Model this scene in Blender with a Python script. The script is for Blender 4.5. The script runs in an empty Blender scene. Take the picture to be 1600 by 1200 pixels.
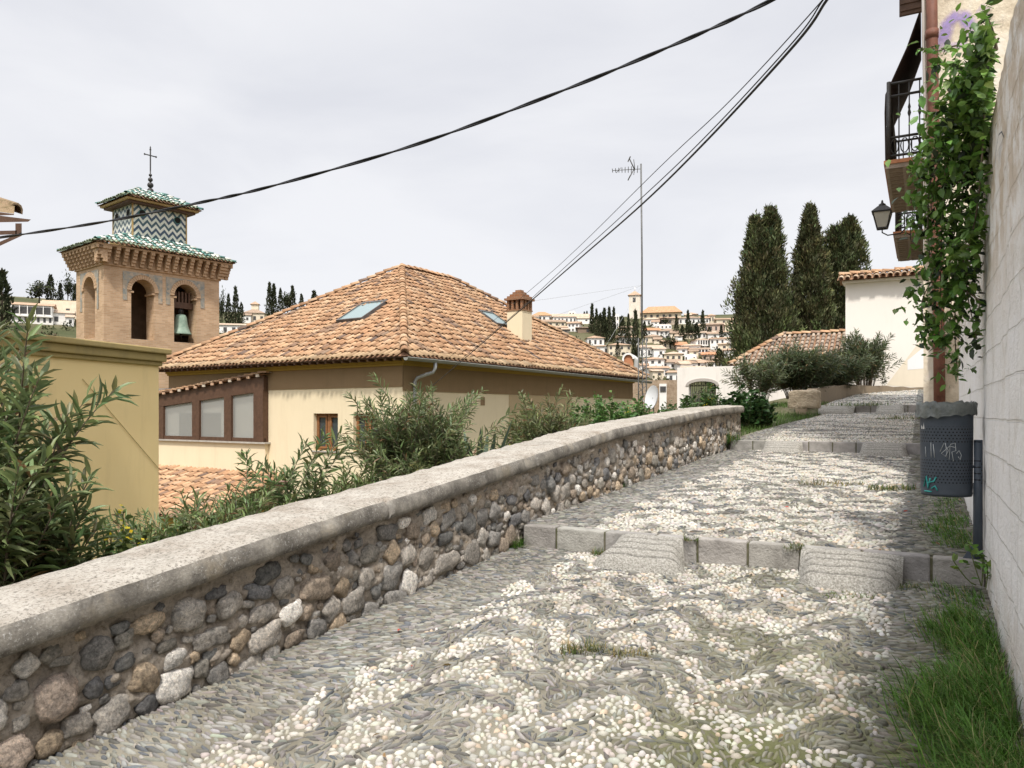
import bpy, math, random
import numpy as np
from mathutils import Vector, noise as mnoise

scene = bpy.context.scene
COL = scene.collection
rng = np.random.default_rng(11)
random.seed(11)
PI = math.pi
F, HZ, EYE = 1190.0, 645.0, 1.5            # focal length in photo pixels, horizon row, eye height
A = math.radians(28.38)                     # heading of the path
SA, CA = math.sin(A), math.cos(A)


# ---------------------------------------------------------------- geometry helpers
def at(px, py, Y):
    return Vector(((px - 800) / F * Y, Y, EYE + (HZ - py) / F * Y))

def PV(v, d, z):                            # path frame -> world
    return Vector((v * CA + d * SA, -v * SA + d * CA, z))

def to_path(x, y):
    return x * CA - y * SA, x * SA + y * CA

def hit(px, py, p0, n):                     # sight line meets a plane
    r = Vector(((px - 800) / F, 1, (HZ - py) / F)); e = Vector((0, 0, EYE))
    t = (Vector(p0) - e).dot(Vector(n)) / r.dot(Vector(n))
    return e + r * t

D1, D2, D3 = 5.85, 13.85, 21.7
def gz(d):
    d = np.asarray(d, float)
    return np.where(d < D1, .06 * d,
           np.where(d < D2, .511 + .04 * (d - D1),
           np.where(d < D3, .991 + .065 * (d - D2),
                    1.68 + .076 * (np.minimum(d, 32) - D3))))

def sstep(a, b, x):
    t = np.clip((np.asarray(x, float) - a) / (b - a), 0, 1)
    return t * t * (3 - 2 * t)

def terr(x, y):
    x = np.asarray(x, float); y = np.asarray(y, float)
    v, d = to_path(x, y); r = np.hypot(x, y)
    g = gz(np.clip(d, -4, 32)) - .22
    low = -2.6 + 3.4 * sstep(15, 27, d)
    bank = g + (np.minimum(low, g) - g) * sstep(-3.9, -9.5, v)
    near = bank
    far = -3 + 51 * sstep(110, 390, r) - 30 * sstep(420, 700, r)
    far = far + 1.2 * np.sin(x * .031 + 1) * np.sin(y * .027) * sstep(120, 200, r)
    b = sstep(42, 75, r)
    return near * (1 - b) + far * b

def drop(px, py, far0=80):                  # sight line meets the hillside
    for r in np.arange(far0, 420, 1.5):
        p = at(px, py, r)
        if terr(p.x, p.y) >= p.z: return p
    p = at(px, py, 345); p.z = float(terr(p.x, p.y)); return p

def ghit(px, py, up=0.0):                   # sight line meets the path surface
    for t in np.arange(1.5, 40, .01):
        p = at(px, py, t); v, d = to_path(p.x, p.y)
        if p.z <= float(gz(d)) + up: return v, d
    return v, d


class MB:
    """collects shapes, then links them as one mesh object"""
    def __init__(s): s.V = []; s.C = []; s.G = []; s.n = 0
    def add(s, V, Fc, mat=0, col=(1, 1, 1), smooth=False):
        V = np.asarray(V, float).reshape(-1, 3); n = len(V)
        c = np.asarray(col, float)
        if c.ndim == 1: c = np.tile(c, (n, 1))
        s.V.append(V); s.C.append(c)
        if isinstance(Fc, np.ndarray): gs = [Fc]
        else:
            by = {}
            for f in Fc: by.setdefault(len(f), []).append(f)
            gs = [np.array(a) for a in by.values()]
        for g in gs: s.G.append((g + s.n, mat, smooth))
        s.n += n
    def inst(s, T, Fc, M, P, col, mat=0, smooth=True):
        T = np.asarray(T, float); n, k = len(P), len(T)
        if n == 0: return
        V = np.einsum('nij,kj->nki', M, T) + np.asarray(P)[:, None]
        col = np.asarray(col, float)
        if col.ndim == 1: col = np.tile(col, (n, 1))
        s.V.append(V.reshape(-1, 3)); s.C.append(np.repeat(col, k, 0))
        by = {}
        for f in Fc: by.setdefault(len(f), []).append(f)
        off = (np.arange(n) * k)[:, None, None] + s.n
        for a in by.values():
            a = np.array(a)
            s.G.append(((a[None] + off).reshape(-1, a.shape[1]), mat, smooth))
        s.n += n * k
    def build(s, name, mats, parent=None, loc=None, rot=0.0):
        if not isinstance(mats, (list, tuple)): mats = [mats]
        me = bpy.data.meshes.new(name)
        V = np.concatenate(s.V); Cc = np.concatenate(s.C)
        me.vertices.add(len(V)); me.vertices.foreach_set('co', V.ravel().astype(np.float32))
        lv = np.concatenate([g.ravel() for g, m, sm in s.G]).astype(np.int32)
        tot = np.concatenate([np.full(len(g), g.shape[1]) for g, m, sm in s.G])
        mi = np.concatenate([np.full(len(g), m) for g, m, sm in s.G]).astype(np.int32)
        sm_ = np.concatenate([np.full(len(g), sm) for g, m, sm in s.G]).astype(bool)
        st = np.concatenate([[0], np.cumsum(tot)[:-1]]).astype(np.int32)
        me.loops.add(len(lv)); me.loops.foreach_set('vertex_index', lv)
        me.polygons.add(len(st)); me.polygons.foreach_set('loop_start', st)
        me.polygons.foreach_set('material_index', mi); me.polygons.foreach_set('use_smooth', sm_)
        at_ = me.color_attributes.new('Col', 'FLOAT_COLOR', 'POINT')
        at_.data.foreach_set('color', np.hstack([Cc, np.ones((len(Cc), 1))]).ravel().astype(np.float32))
        for m in mats: me.materials.append(m)
        me.update(calc_edges=True); me.validate()
        o = bpy.data.objects.new(name, me); COL.objects.link(o)
        if parent: o.parent = parent
        if loc is not None: o.location = loc
        o.rotation_euler = (0, 0, rot)
        return o

def tag(o, label=None, cat=None, group=None, kind=None):
    if label: o['label'] = label
    if cat: o['category'] = cat
    if group: o['group'] = group
    if kind: o['kind'] = kind
    return o

def thing(name, label, cat, loc=(0, 0, 0), rot=0.0, group=None):
    o = bpy.data.objects.new(name, None); COL.objects.link(o)
    o.empty_display_size = .2
    o.location = loc; o.rotation_euler = (0, 0, rot)
    return tag(o, label, cat, group)

def dup(root, loc, rot=None, scale=None, label=None):
    r = root.copy(); COL.objects.link(r); r.location = loc
    if rot is not None: r.rotation_euler = (0, 0, rot)
    if scale is not None: r.scale = scale
    if label: r['label'] = label
    for ch in [c for c in bpy.data.objects if c.parent is root]:
        c = ch.copy(); COL.objects.link(c); c.parent = r
    return r

def bevel(o, w=.01, seg=2):
    m = o.modifiers.new('Bevel', 'BEVEL'); m.width = w; m.segments = seg; m.limit_method = 'ANGLE'
    return o

BOXF = np.array([(0, 3, 2, 1), (4, 5, 6, 7), (0, 1, 5, 4), (1, 2, 6, 5), (2, 3, 7, 6), (3, 0, 4, 7)])
def box(mb, x0, x1, y0, y1, z0, z1, mat=0, col=(1, 1, 1)):
    mb.add([(x0, y0, z0), (x1, y0, z0), (x1, y1, z0), (x0, y1, z0), (x0, y0, z1), (x1, y0, z1), (x1, y1, z1), (x0, y1, z1)], BOXF, mat, col)

def rough_box(mb, w, d, h, amp=.02, step=.06, seed=0, mat=0):   # weathered block with uneven faces, base at z = 0
    def face(o, a, b, na, nb):
        V = []; o, a, b = Vector(o), Vector(a), Vector(b)
        for i in range(na + 1):
            for j in range(nb + 1):
                p = o + a * (i / na) + b * (j / nb); c = Vector((p.x / (w / 2), p.y / (d / 2), (p.z - h / 2) / (h / 2)))
                r = sum(abs(x) ** 9 for x in c) ** (1 / 9); q = Vector((c.x / r * w / 2, c.y / r * d / 2, c.z / r * h / 2 + h / 2))
                n = Vector((mnoise.noise(q * 5 + Vector((seed, 0, 0))), mnoise.noise(q * 5 + Vector((0, seed, 7))), mnoise.noise(q * 5 + Vector((3, 0, seed))))) + .5 * Vector((mnoise.noise(q * 16), mnoise.noise(q * 16 + Vector((9, 0, 0))), mnoise.noise(q * 16 + Vector((0, 9, 0)))))
                V.append(tuple(q + n * amp))
        mb.add(V, [(i * (nb + 1) + j, (i + 1) * (nb + 1) + j, (i + 1) * (nb + 1) + j + 1, i * (nb + 1) + j + 1) for i in range(na) for j in range(nb)], mat, (1, 1, 1), True)
    nx, ny, nz = [max(2, int(v / step)) for v in (w, d, h)]; x, y = w / 2, d / 2
    face((-x, -y, 0), (w, 0, 0), (0, 0, h), nx, nz); face((x, -y, 0), (0, d, 0), (0, 0, h), ny, nz); face((x, y, 0), (-w, 0, 0), (0, 0, h), nx, nz)
    face((-x, y, 0), (0, -d, 0), (0, 0, h), ny, nz); face((-x, -y, h), (w, 0, 0), (0, d, 0), nx, ny)

def hexa(mb, pts, mat=0, col=(1, 1, 1)):    # eight corners, lower four then upper four
    mb.add([tuple(p) for p in pts], BOXF, mat, col)

def beam(mb, a, b, w, h, mat=0, col=(1, 1, 1), up=(0, 0, 1)):
    a = Vector(a); b = Vector(b); t = (b - a).normalized(); s = t.cross(Vector(up))
    if s.length < 1e-4: s = Vector((1, 0, 0))
    s.normalize(); u = s.cross(t)
    s *= w / 2; u *= h / 2
    hexa(mb, [a - s - u, a + s - u, b + s - u, b - s - u, a - s + u, a + s + u, b + s + u, b - s + u], mat, col)

def tube(mb, pts, r, seg=8, mat=0, col=(1, 1, 1), caps=True):
    pts = [Vector(p) for p in pts]; n = len(pts)
    rs = [r] * n if not hasattr(r, '__len__') else r
    V = []; prev = None
    for i, p in enumerate(pts):
        t = (pts[min(i + 1, n - 1)] - pts[max(i - 1, 0)]).normalized()
        if prev is None:
            s = t.cross(Vector((0, 0, 1)))
            if s.length < 1e-3: s = t.cross(Vector((1, 0, 0)))
        else: s = prev - t * prev.dot(t)
        s.normalize(); prev = s; u = t.cross(s)
        for k in range(seg):
            a = 2 * PI * k / seg
            V.append(p + s * (math.cos(a) * rs[i]) + u * (math.sin(a) * rs[i]))
    Fc = []
    for i in range(n - 1):
        for k in range(seg):
            k2 = (k + 1) % seg
            Fc.append((i * seg + k, i * seg + k2, (i + 1) * seg + k2, (i + 1) * seg + k))
    if caps:
        Fc.append(tuple(range(seg - 1, -1, -1))); Fc.append(tuple((n - 1) * seg + k for k in range(seg)))
    mb.add([tuple(v) for v in V], Fc, mat, col, True)

def lathe(mb, prof, c, seg=24, mat=0, col=(1, 1, 1), smooth=True):
    V = []; Fc = []
    for r, z in prof:
        for k in range(seg):
            a = 2 * PI * k / seg
            V.append((c[0] + r * math.cos(a), c[1] + r * math.sin(a), c[2] + z))
    for i in range(len(prof) - 1):
        for k in range(seg):
            k2 = (k + 1) % seg
            Fc.append((i * seg + k, i * seg + k2, (i + 1) * seg + k2, (i + 1) * seg + k))
    mb.add(V, Fc, mat, col, smooth)

def wall_panel(mb, O, E, N, w, z0, z1, ops, depth, mat=0, rmat=None):
    """upright wall skin from O along E, facing N, with openings (c, half width, sill, spring, arch)
       and their reveals going back by depth"""
    O = Vector(O); E = Vector(E); N = Vector(N); rmat = mat if rmat is None else rmat
    xs = {0.0, float(w)}
    for c, hw, sl, sp, ar in ops:
        xs |= {c - hw, c + hw}
        if ar: xs |= {c - hw * math.cos(PI * k / 14) for k in range(1, 14)}
    xs = sorted(xs)
    def P(x, z, q=0): return tuple(O + E * x + Vector((0, 0, z)) - N * q)
    def topz(op, x):
        c, hw, sl, sp, ar = op
        return sp + (math.sqrt(max(0, hw * hw - (x - c) ** 2)) * ar if ar else 0)
    for a, b in zip(xs[:-1], xs[1:]):
        m = (a + b) / 2
        inside = [o for o in ops if o[0] - o[1] < m < o[0] + o[1]]
        if not inside:
            mb.add([P(a, z0), P(b, z0), P(b, z1), P(a, z1)], [(0, 1, 2, 3)], mat); continue
        o = inside[0]
        if o[2] > z0:
            mb.add([P(a, z0), P(b, z0), P(b, o[2]), P(a, o[2])], [(0, 1, 2, 3)], mat)
            mb.add([P(a, o[2]), P(b, o[2]), P(b, o[2], depth), P(a, o[2], depth)], [(0, 1, 2, 3)], rmat)
        ta, tb = topz(o, a), topz(o, b)
        mb.add([P(a, ta), P(b, tb), P(b, z1), P(a, z1)], [(0, 1, 2, 3)], mat)
        mb.add([P(a, ta, depth), P(b, tb, depth), P(b, tb), P(a, ta)], [(0, 1, 2, 3)], rmat)
    for o in ops:
        for x in (o[0] - o[1], o[0] + o[1]):
            t = topz(o, x)
            mb.add([P(x, max(o[2], z0)), P(x, max(o[2], z0), depth), P(x, t, depth), P(x, t)], [(0, 1, 2, 3)], rmat)

def frames(D, up=None, roll=None):          # column matrices [side, axis, normal] for leaf axes D
    D = D / np.linalg.norm(D, axis=1, keepdims=True)
    R = rng.normal(size=D.shape) if up is None else np.tile(np.array(up, float), (len(D), 1)) + rng.normal(size=D.shape) * (roll or .3)
    S = np.cross(D, R); S /= np.linalg.norm(S, axis=1, keepdims=True) + 1e-9
    Nn = np.cross(S, D)
    return S, D, Nn

def mats3(S, D, Nn, w, l, h=None):
    h = w if h is None else h
    return np.stack([S * np.asarray(w)[:, None], D * np.asarray(l)[:, None], Nn * np.asarray(h)[:, None]], axis=2)

LEAF_T = [(0, 0, 0), (-.5, .35, .12), (0, .35, 0), (.5, .35, .12), (-.38, .7, .08), (0, .7, -.04), (.38, .7, .08), (0, 1, -.2)]
LEAF_F = [(0, 2, 1), (0, 3, 2), (1, 2, 5, 4), (2, 3, 6, 5), (4, 5, 7), (5, 6, 7)]
DIA_T = [(0, 0, 0), (-.5, .45, .1), (.5, .45, .1), (0, 1, 0)]
DIA_F = [(0, 2, 1), (1, 2, 3)]
BLADE_T = [(-.5, 0, 0), (.5, 0, 0), (-.4, .45, .03), (.4, .45, .03), (-.22, .8, .14), (.22, .8, .14), (0, 1, .3)]
BLADE_F = [(0, 1, 3, 2), (2, 3, 5, 4), (4, 5, 6)]

# ---------------------------------------------------------------- materials
def rgba(c): return (c[0], c[1], c[2], 1)

class NT:
    def __init__(s, name):
        s.m = bpy.data.materials.new(name); s.m.use_nodes = True
        s.t = s.m.node_tree; s.b = s.t.nodes['Principled BSDF']; s.tc = s.t.nodes.new('ShaderNodeTexCoord')
    def n(s, kind, **kw):
        nd = s.t.nodes.new(kind)
        for k, v in kw.items():
            if k in nd.inputs.keys(): nd.inputs[k].default_value = v
            else: setattr(nd, k, v)
        return nd
    def l(s, a, b): s.t.links.new(a, b)
    def noise(s, scale, detail=5, vec=None, rough=.6, dist=0):
        nd = s.n('ShaderNodeTexNoise'); nd.inputs['Scale'].default_value = scale; nd.inputs['Detail'].default_value = detail
        nd.inputs['Roughness'].default_value = rough; nd.inputs['Distortion'].default_value = dist
        s.l(vec or s.tc.outputs['Object'], nd.inputs['Vector']); return nd.outputs['Fac']
    def ramp(s, fac, stops):
        nd = s.n('ShaderNodeValToRGB'); e = nd.color_ramp.elements
        while len(e) < len(stops): e.new(.5)
        for i, (p, c) in enumerate(stops): e[i].position = p; e[i].color = rgba(c)
        s.l(fac, nd.inputs['Fac']); return nd.outputs['Color']
    def mix(s, fac, a, b, mode='MIX'):
        nd = s.n('ShaderNodeMix', data_type='RGBA', blend_type=mode)
        for v, i in ((fac, 0), (a, 6), (b, 7)):
            if hasattr(v, 'is_linked') or hasattr(v, 'links'): s.l(v, nd.inputs[i])
            else: nd.inputs[i].default_value = v if i == 0 else rgba(v)
        return nd.outputs[2]
    def math(s, op, a, b=0.0, c=0.0):
        nd = s.n('ShaderNodeMath', operation=op)
        for i, v in enumerate((a, b, c)):
            if hasattr(v, 'links'): s.l(v, nd.inputs[i])
            else: nd.inputs[i].default_value = v
        return nd.outputs[0]
    def sep(s, vec=None):
        nd = s.n('ShaderNodeSeparateXYZ'); s.l(vec or s.tc.outputs['Object'], nd.inputs[0]); return nd.outputs
    def comb(s, x, y, z=0.0):
        nd = s.n('ShaderNodeCombineXYZ')
        for i, v in enumerate((x, y, z)):
            if hasattr(v, 'links'): s.l(v, nd.inputs[i])
            else: nd.inputs[i].default_value = v
        return nd.outputs[0]
    def col(s):
        nd = s.n('ShaderNodeAttribute', attribute_name='Col'); return nd.outputs['Color']
    def bump(s, h, strength=.4, dist=.02):
        nd = s.n('ShaderNodeBump'); nd.inputs['Strength'].default_value = strength; nd.inputs['Distance'].default_value = dist
        s.l(h, nd.inputs['Height']); s.l(nd.outputs['Normal'], s.b.inputs['Normal'])
    def out(s, color, rough=.85, spec=.25, metal=0):
        if hasattr(color, 'links'): s.l(color, s.b.inputs['Base Color'])
        else: s.b.inputs['Base Color'].default_value = rgba(color)
        s.b.inputs['Roughness'].default_value = rough; s.b.inputs['Metallic'].default_value = metal
        s.b.inputs['Specular IOR Level'].default_value = spec
        return s.m

def simple(name, c1, c2, scale=6, rough=.8, bump=.3, bscale=60, dist=.01, usecol=False, spec=.25, metal=0, c3=None):
    t = NT(name); f = t.noise(scale)
    st = [(.3, c1), (.7, c2)] if c3 is None else [(.25, c1), (.5, c2), (.75, c3)]
    c = t.ramp(f, st)
    if usecol: c = t.mix(1.0, c, t.col(), 'MULTIPLY')
    if bump: t.bump(t.noise(bscale, 6), bump, dist)
    return t.out(c, rough, spec, metal)

def plaster(name, base, stain, amount=.35, grime=(.25, .22, .18), bscale=45, bump=.25):
    t = NT(name)
    c = t.mix(t.noise(1.1, 8, rough=.7), base, stain)
    x, y, z = t.sep()[:3]
    streak = t.noise(1, 6, vec=t.comb(t.math('MULTIPLY', x, 2.2), t.math('MULTIPLY', y, 2.2), t.math('MULTIPLY', z, .35)), rough=.7)
    s = t.n('ShaderNodeMapRange'); s.inputs[1].default_value = .52; s.inputs[2].default_value = .8; s.inputs[3].default_value = 0; s.inputs[4].default_value = amount
    t.l(streak, s.inputs[0])
    c = t.mix(s.outputs[0], c, grime)
    t.bump(t.noise(bscale, 6), bump, .008)
    return t.out(c, .9, .15)

def foliage(name, transl=.25, rough=.5, spec=.3):
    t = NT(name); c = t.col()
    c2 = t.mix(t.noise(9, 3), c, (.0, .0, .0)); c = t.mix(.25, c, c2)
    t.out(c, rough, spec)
    tr = t.n('ShaderNodeBsdfTranslucent'); t.l(c, tr.inputs['Color'])
    mx = t.n('ShaderNodeMixShader'); mx.inputs[0].default_value = transl
    o = t.t.nodes['Material Output']
    t.l(t.b.outputs[0], mx.inputs[1]); t.l(tr.outputs[0], mx.inputs[2]); t.l(mx.outputs[0], o.inputs['Surface'])
    return t.m

MT = {}
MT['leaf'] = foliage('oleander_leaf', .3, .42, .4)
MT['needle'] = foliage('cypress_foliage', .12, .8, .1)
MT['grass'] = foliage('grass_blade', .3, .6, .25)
MT['bark'] = simple('bark', (.10, .075, .05), (.2, .16, .12), 12, .9, .6, 40)
MT['iron'] = simple('wrought_iron', (.018, .017, .016), (.04, .036, .033), 20, .5, .2, 90, spec=.4)
MT['steel'] = simple('galvanised_steel', (.32, .33, .33), (.44, .45, .44), 10, .45, .1, 80, spec=.5, metal=.4)
MT['rubber'] = simple('cable_rubber', (.012, .012, .014), (.03, .03, .032), 30, .5, .1, 90)
MT['brownwood'] = simple('brown_painted_wood', (.07, .036, .021), (.112, .06, .036), 8, .55, .3, 50, spec=.35)
MT['window_wood'] = simple('window_wood', (.2, .085, .03), (.3, .14, .06), 14, .6, .3, 60)
MT['white'] = plaster('white_plaster', (.80, .76, .71), (.70, .65, .60), .4)
MT['cream'] = plaster('cream_plaster', (.76, .65, .46), (.70, .59, .41), .26, (.45, .34, .2))
MT['yellow'] = plaster('yellow_plaster', (.92, .72, .38), (.88, .66, .32), .25, (.40, .28, .13))
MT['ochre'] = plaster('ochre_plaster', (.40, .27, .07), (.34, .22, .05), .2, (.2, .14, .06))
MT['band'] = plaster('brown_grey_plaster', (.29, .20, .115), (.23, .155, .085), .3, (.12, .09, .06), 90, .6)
MT['tile'] = simple('roof_tile', (.8, .8, .8), (1.0, 1.0, 1.0), 9, .85, .4, 50, .01, True, .15)
MT['glazed'] = simple('glazed_tile', (.85, .85, .85), (1, 1, 1), 9, .25, .1, 50, .005, True, .5)
MT['tilebed'] = simple('roof_tile_bed', (.22, .12, .07), (.34, .2, .12), 3, .9, .4, 30)
MT['dark'] = simple('dark_interior', (.012, .011, .01), (.02, .018, .016), 4, .9, 0)
MT['glass'] = NT('window_glass').out((.05, .06, .065), .06, .6)
MT['concrete'] = simple('concrete', (.34, .31, .27), (.46, .43, .38), 6, .9, .6, 70, .01)

# ---------------------------------------------------------------- camera, light, sky
cam_d = bpy.data.cameras.new('camera'); cam = bpy.data.objects.new('camera', cam_d); COL.objects.link(cam)
cam.location = (0, 0, EYE); cam.rotation_euler = (PI / 2, 0, 0)
cam_d.sensor_width = 36; cam_d.lens = 36 * F / 1600; cam_d.shift_y = (HZ - 600) / 1600
cam_d.clip_start = .05; cam_d.clip_end = 5000
scene.camera = cam
SUN_EL = math.radians(58); SUN_DIR = Vector((-.12, -.993, 0)).normalized()
sd = Vector((SUN_DIR.x * math.cos(SUN_EL), SUN_DIR.y * math.cos(SUN_EL), math.sin(SUN_EL)))
sl = bpy.data.lights.new('sun', 'SUN'); sl.energy = 2.4; sl.angle = math.radians(5); sl.color = (1, .95, .87)
so = bpy.data.objects.new('sun', sl); COL.objects.link(so); so.rotation_euler = sd.to_track_quat('Z', 'Y').to_euler()
w = bpy.data.worlds.new('World'); scene.world = w; w.use_nodes = True
nt = w.node_tree; bg = nt.nodes['Background']
sky = nt.nodes.new('ShaderNodeTexSky'); sky.sky_type = 'NISHITA'; sky.sun_disc = False
sky.sun_elevation = SUN_EL; sky.sun_rotation = math.atan2(SUN_DIR.x, SUN_DIR.y)
tc = nt.nodes.new('ShaderNodeTexCoord'); mp = nt.nodes.new('ShaderNodeMapping'); mp.inputs['Scale'].default_value = (1, 1, 3.2)
nz = nt.nodes.new('ShaderNodeTexNoise'); nz.inputs['Scale'].default_value = 1.7; nz.inputs['Detail'].default_value = 7; nz.inputs['Roughness'].default_value = .52; nz.inputs['Distortion'].default_value = .5
cr = nt.nodes.new('ShaderNodeValToRGB'); cr.color_ramp.elements[0].position = .36; cr.color_ramp.elements[0].color = (6.4, 6.48, 6.88, 1)
cr.color_ramp.elements[1].position = .62; cr.color_ramp.elements[1].color = (7.5, 7.52, 7.75, 1)
mx = nt.nodes.new('ShaderNodeMix'); mx.data_type = 'RGBA'; mx.inputs[0].default_value = .93
nt.links.new(tc.outputs['Generated'], mp.inputs[0]); nt.links.new(mp.outputs[0], nz.inputs['Vector'])
nt.links.new(nz.outputs['Fac'], cr.inputs[0]); nt.links.new(sky.outputs[0], mx.inputs[6]); nt.links.new(cr.outputs[0], mx.inputs[7])
# overcast brightness: lighter towards the zenith and round the veiled sun
def wmath(op, a, b):
    nd = nt.nodes.new('ShaderNodeMath'); nd.operation = op
    for i, v in enumerate((a, b)):
        if hasattr(v, 'links'): nt.links.new(v, nd.inputs[i])
        else: nd.inputs[i].default_value = v
    return nd.outputs[0]
sx_ = nt.nodes.new('ShaderNodeSeparateXYZ'); nt.links.new(tc.outputs['Generated'], sx_.inputs[0])
zr_ = nt.nodes.new('ShaderNodeMapRange'); zr_.interpolation_type = 'SMOOTHSTEP'; zr_.inputs[1].default_value = .45; zr_.inputs[2].default_value = .95; zr_.inputs[3].default_value = 0; zr_.inputs[4].default_value = .8
nt.links.new(sx_.outputs[2], zr_.inputs[0])
dp_ = nt.nodes.new('ShaderNodeVectorMath'); dp_.operation = 'DOT_PRODUCT'; nt.links.new(tc.outputs['Generated'], dp_.inputs[0]); dp_.inputs[1].default_value = sd
au_ = wmath('MULTIPLY', wmath('POWER', wmath('MAXIMUM', dp_.outputs['Value'], 0.0), 4.0), 1.5)
ga_ = wmath('ADD', wmath('ADD', zr_.outputs[0], au_), 1.0)
vm_ = nt.nodes.new('ShaderNodeVectorMath'); vm_.operation = 'SCALE'; nt.links.new(mx.outputs[2], vm_.inputs[0]); nt.links.new(ga_, vm_.inputs['Scale'])
nt.links.new(vm_.outputs[0], bg.inputs[0]); bg.inputs[1].default_value = .0725
vs = scene.view_settings; vs.view_transform = 'Standard'; vs.look = 'None'; vs.exposure = .78; vs.gamma = 1
# ================================================================ ground sheet
def make_terrain():
    rad = np.concatenate([np.linspace(.4, 14, 50), np.geomspace(14.4, 900, 130), [1500, 3000]])
    ang = np.concatenate([np.radians(np.linspace(-48, 48, 260)), np.radians(np.linspace(50, 310, 110))])
    R, Tt = np.meshgrid(rad, ang, indexing='ij')
    X, Y = R * np.sin(Tt), R * np.cos(Tt); Z = terr(X, Y)
    n, m = X.shape
    V = np.stack([X, Y, Z], -1).reshape(-1, 3)
    i, j = np.meshgrid(np.arange(n - 1), np.arange(m), indexing='ij'); j2 = (j + 1) % m
    Fq = np.stack([i * m + j, (i + 1) * m + j, (i + 1) * m + j2, i * m + j2], -1).reshape(-1, 4)[:, ::-1]
    mb = MB(); mb.add(V, Fq, 0, (1, 1, 1), True)
    mb.add([(0, 0, float(terr(0, .01)))] + [tuple(V[k]) for k in range(m)], [(0, 1 + (k + 1) % m, 1 + k) for k in range(m)])
    t = NT('hillside_earth')
    c = t.ramp(t.noise(.05, 8), [(.35, (.055, .062, .03)), (.5, (.12, .105, .06)), (.62, (.2, .165, .11))])
    c = t.mix(t.noise(1.3, 6), c, (.06, .07, .03))
    t.bump(t.noise(.8, 8), .5, .3)
    o = mb.build('ground', t.out(c, .95, .1)); tag(o, kind='structure')
make_terrain()

# ================================================================ cobbled path
rs = np.random.RandomState(5)
KV = [(rs.normal() * 8.5, rs.normal() * 9.5, rs.uniform(0, 6.3), rs.uniform(.6, 1)) for _ in range(9)]
def field(v, d, sv=1.0, sd_=1.0):
    """swirling pattern of the paving: value and slope"""
    def val(v, d):
        w = d + .135 * np.sin(5.6 * sv * v + 1.5 * np.sin(1.9 * d) + .7) + .07 * np.sin(11 * sv * v - 3.1 * d + 1) + .10 * np.sin(2.3 * sv * v + 1.1 * d)
        f = 1.1 * np.sin(10.8 * sd_ * w)
        for kv, kd, ph, a in KV: f = f + .42 * a * np.sin(kv * sv * v + kd * sd_ * d + ph + .6 * np.sin(4 * d + 3 * v))
        return f
    e = .004
    return val(v, d), (val(v + e, d) - val(v - e, d)) / (2 * e), (val(v, d + e) - val(v, d - e)) / (2 * e)

def moss_amt(v, d):
    m = .6 * sstep(-1.7, -.2, v) * sstep(5.2, 2.8, d) + .4 * sstep(-.35, .1, v) * (d < D3)
    m = m + .35 * sstep(.2, 1, np.sin(1.9 * v + 3 * d * .9 + 1) * np.sin(2.3 * d - 1.4 * v)) * sstep(-2.6, -.8, v)
    return np.clip(m + .03, 0, .95)

def scatter(v0, v1, d0, d1, scale, sv, sd_, thr, seed):
    """dart throwing: round white stones in the light fields, thin slate stones laid along the swirls"""
    r = random.Random(seed); cell = .05 * scale; grid = {}
    W = []; K = []
    area = (v1 - v0) * (d1 - d0)
    for ph in (0, 1):
        N = int(area / (scale * scale) * (8000 if ph == 0 else 9500))
        v = np.array([r.uniform(v0, v1) for _ in range(N)]); d = np.array([r.uniform(d0, d1) for _ in range(N)])
        f, gv, gd = field(v, d, sv, sd_)
        vb = v + .05 * np.sin(d * 7)
        border = (vb < -2.52) | (v > -.17)
        white = (f + .38 * np.array([r.gauss(0, 1) for _ in range(N)]) * (np.sin(7 * v + 1) * np.sin(6 * d) > -.3) > thr) & ~border
        ang = np.arctan2(gv, -gd)
        ang = np.where(v < -2.5, .25 + .35 * np.sin(d * 2.2), np.where(v > -.17, .05 + .1 * np.sin(5 * d), ang))
        rnd = np.array([r.gauss(0, 1) for _ in range(N)])
        for k in range(N):
            if white[k] != (ph == 0): continue
            x, y = v[k], d[k]
            ci, cj = int(x // cell), int(y // cell)
            if ph == 0: a = b = .0168 * scale * (1 + .28 * max(-1.2, min(1.6, rnd[k]))); th = r.uniform(0, PI)
            else: a = .034 * scale * (1 + .3 * max(-1, min(1.6, rnd[k]))); b = .0086 * scale * r.uniform(.75, 1.4); th = ang[k] + .26 * rnd[k] + .35 * math.sin(4 * x + 3 * y) * (x > -2.5)
            ca, sa = math.cos(th), math.sin(th); ok = True
            for i in (ci - 1, ci, ci + 1):
                for j in (cj - 1, cj, cj + 1):
                    for (qx, qy, qa, qb, qc, qs, qp) in grid.get((i, j), ()):
                        dx, dy = x - qx, y - qy
                        if ph == 0:
                            if dx * dx + dy * dy < (a + qa) ** 2 * .74: ok = False; break
                        else:
                            p = (dx * qc + dy * qs) / (qa + (a if qp else b) * .72); q = (-dx * qs + dy * qc) / (qb + b)
                            if p * p + q * q < .98: ok = False; break
                    if not ok: break
                if not ok: break
            if ok:
                grid.setdefault((ci, cj), []).append((x, y, a, b, ca, sa, ph))
                (W if ph == 0 else K).append((x, y, a, b, th))
    return np.array(W), np.array(K)

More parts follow.
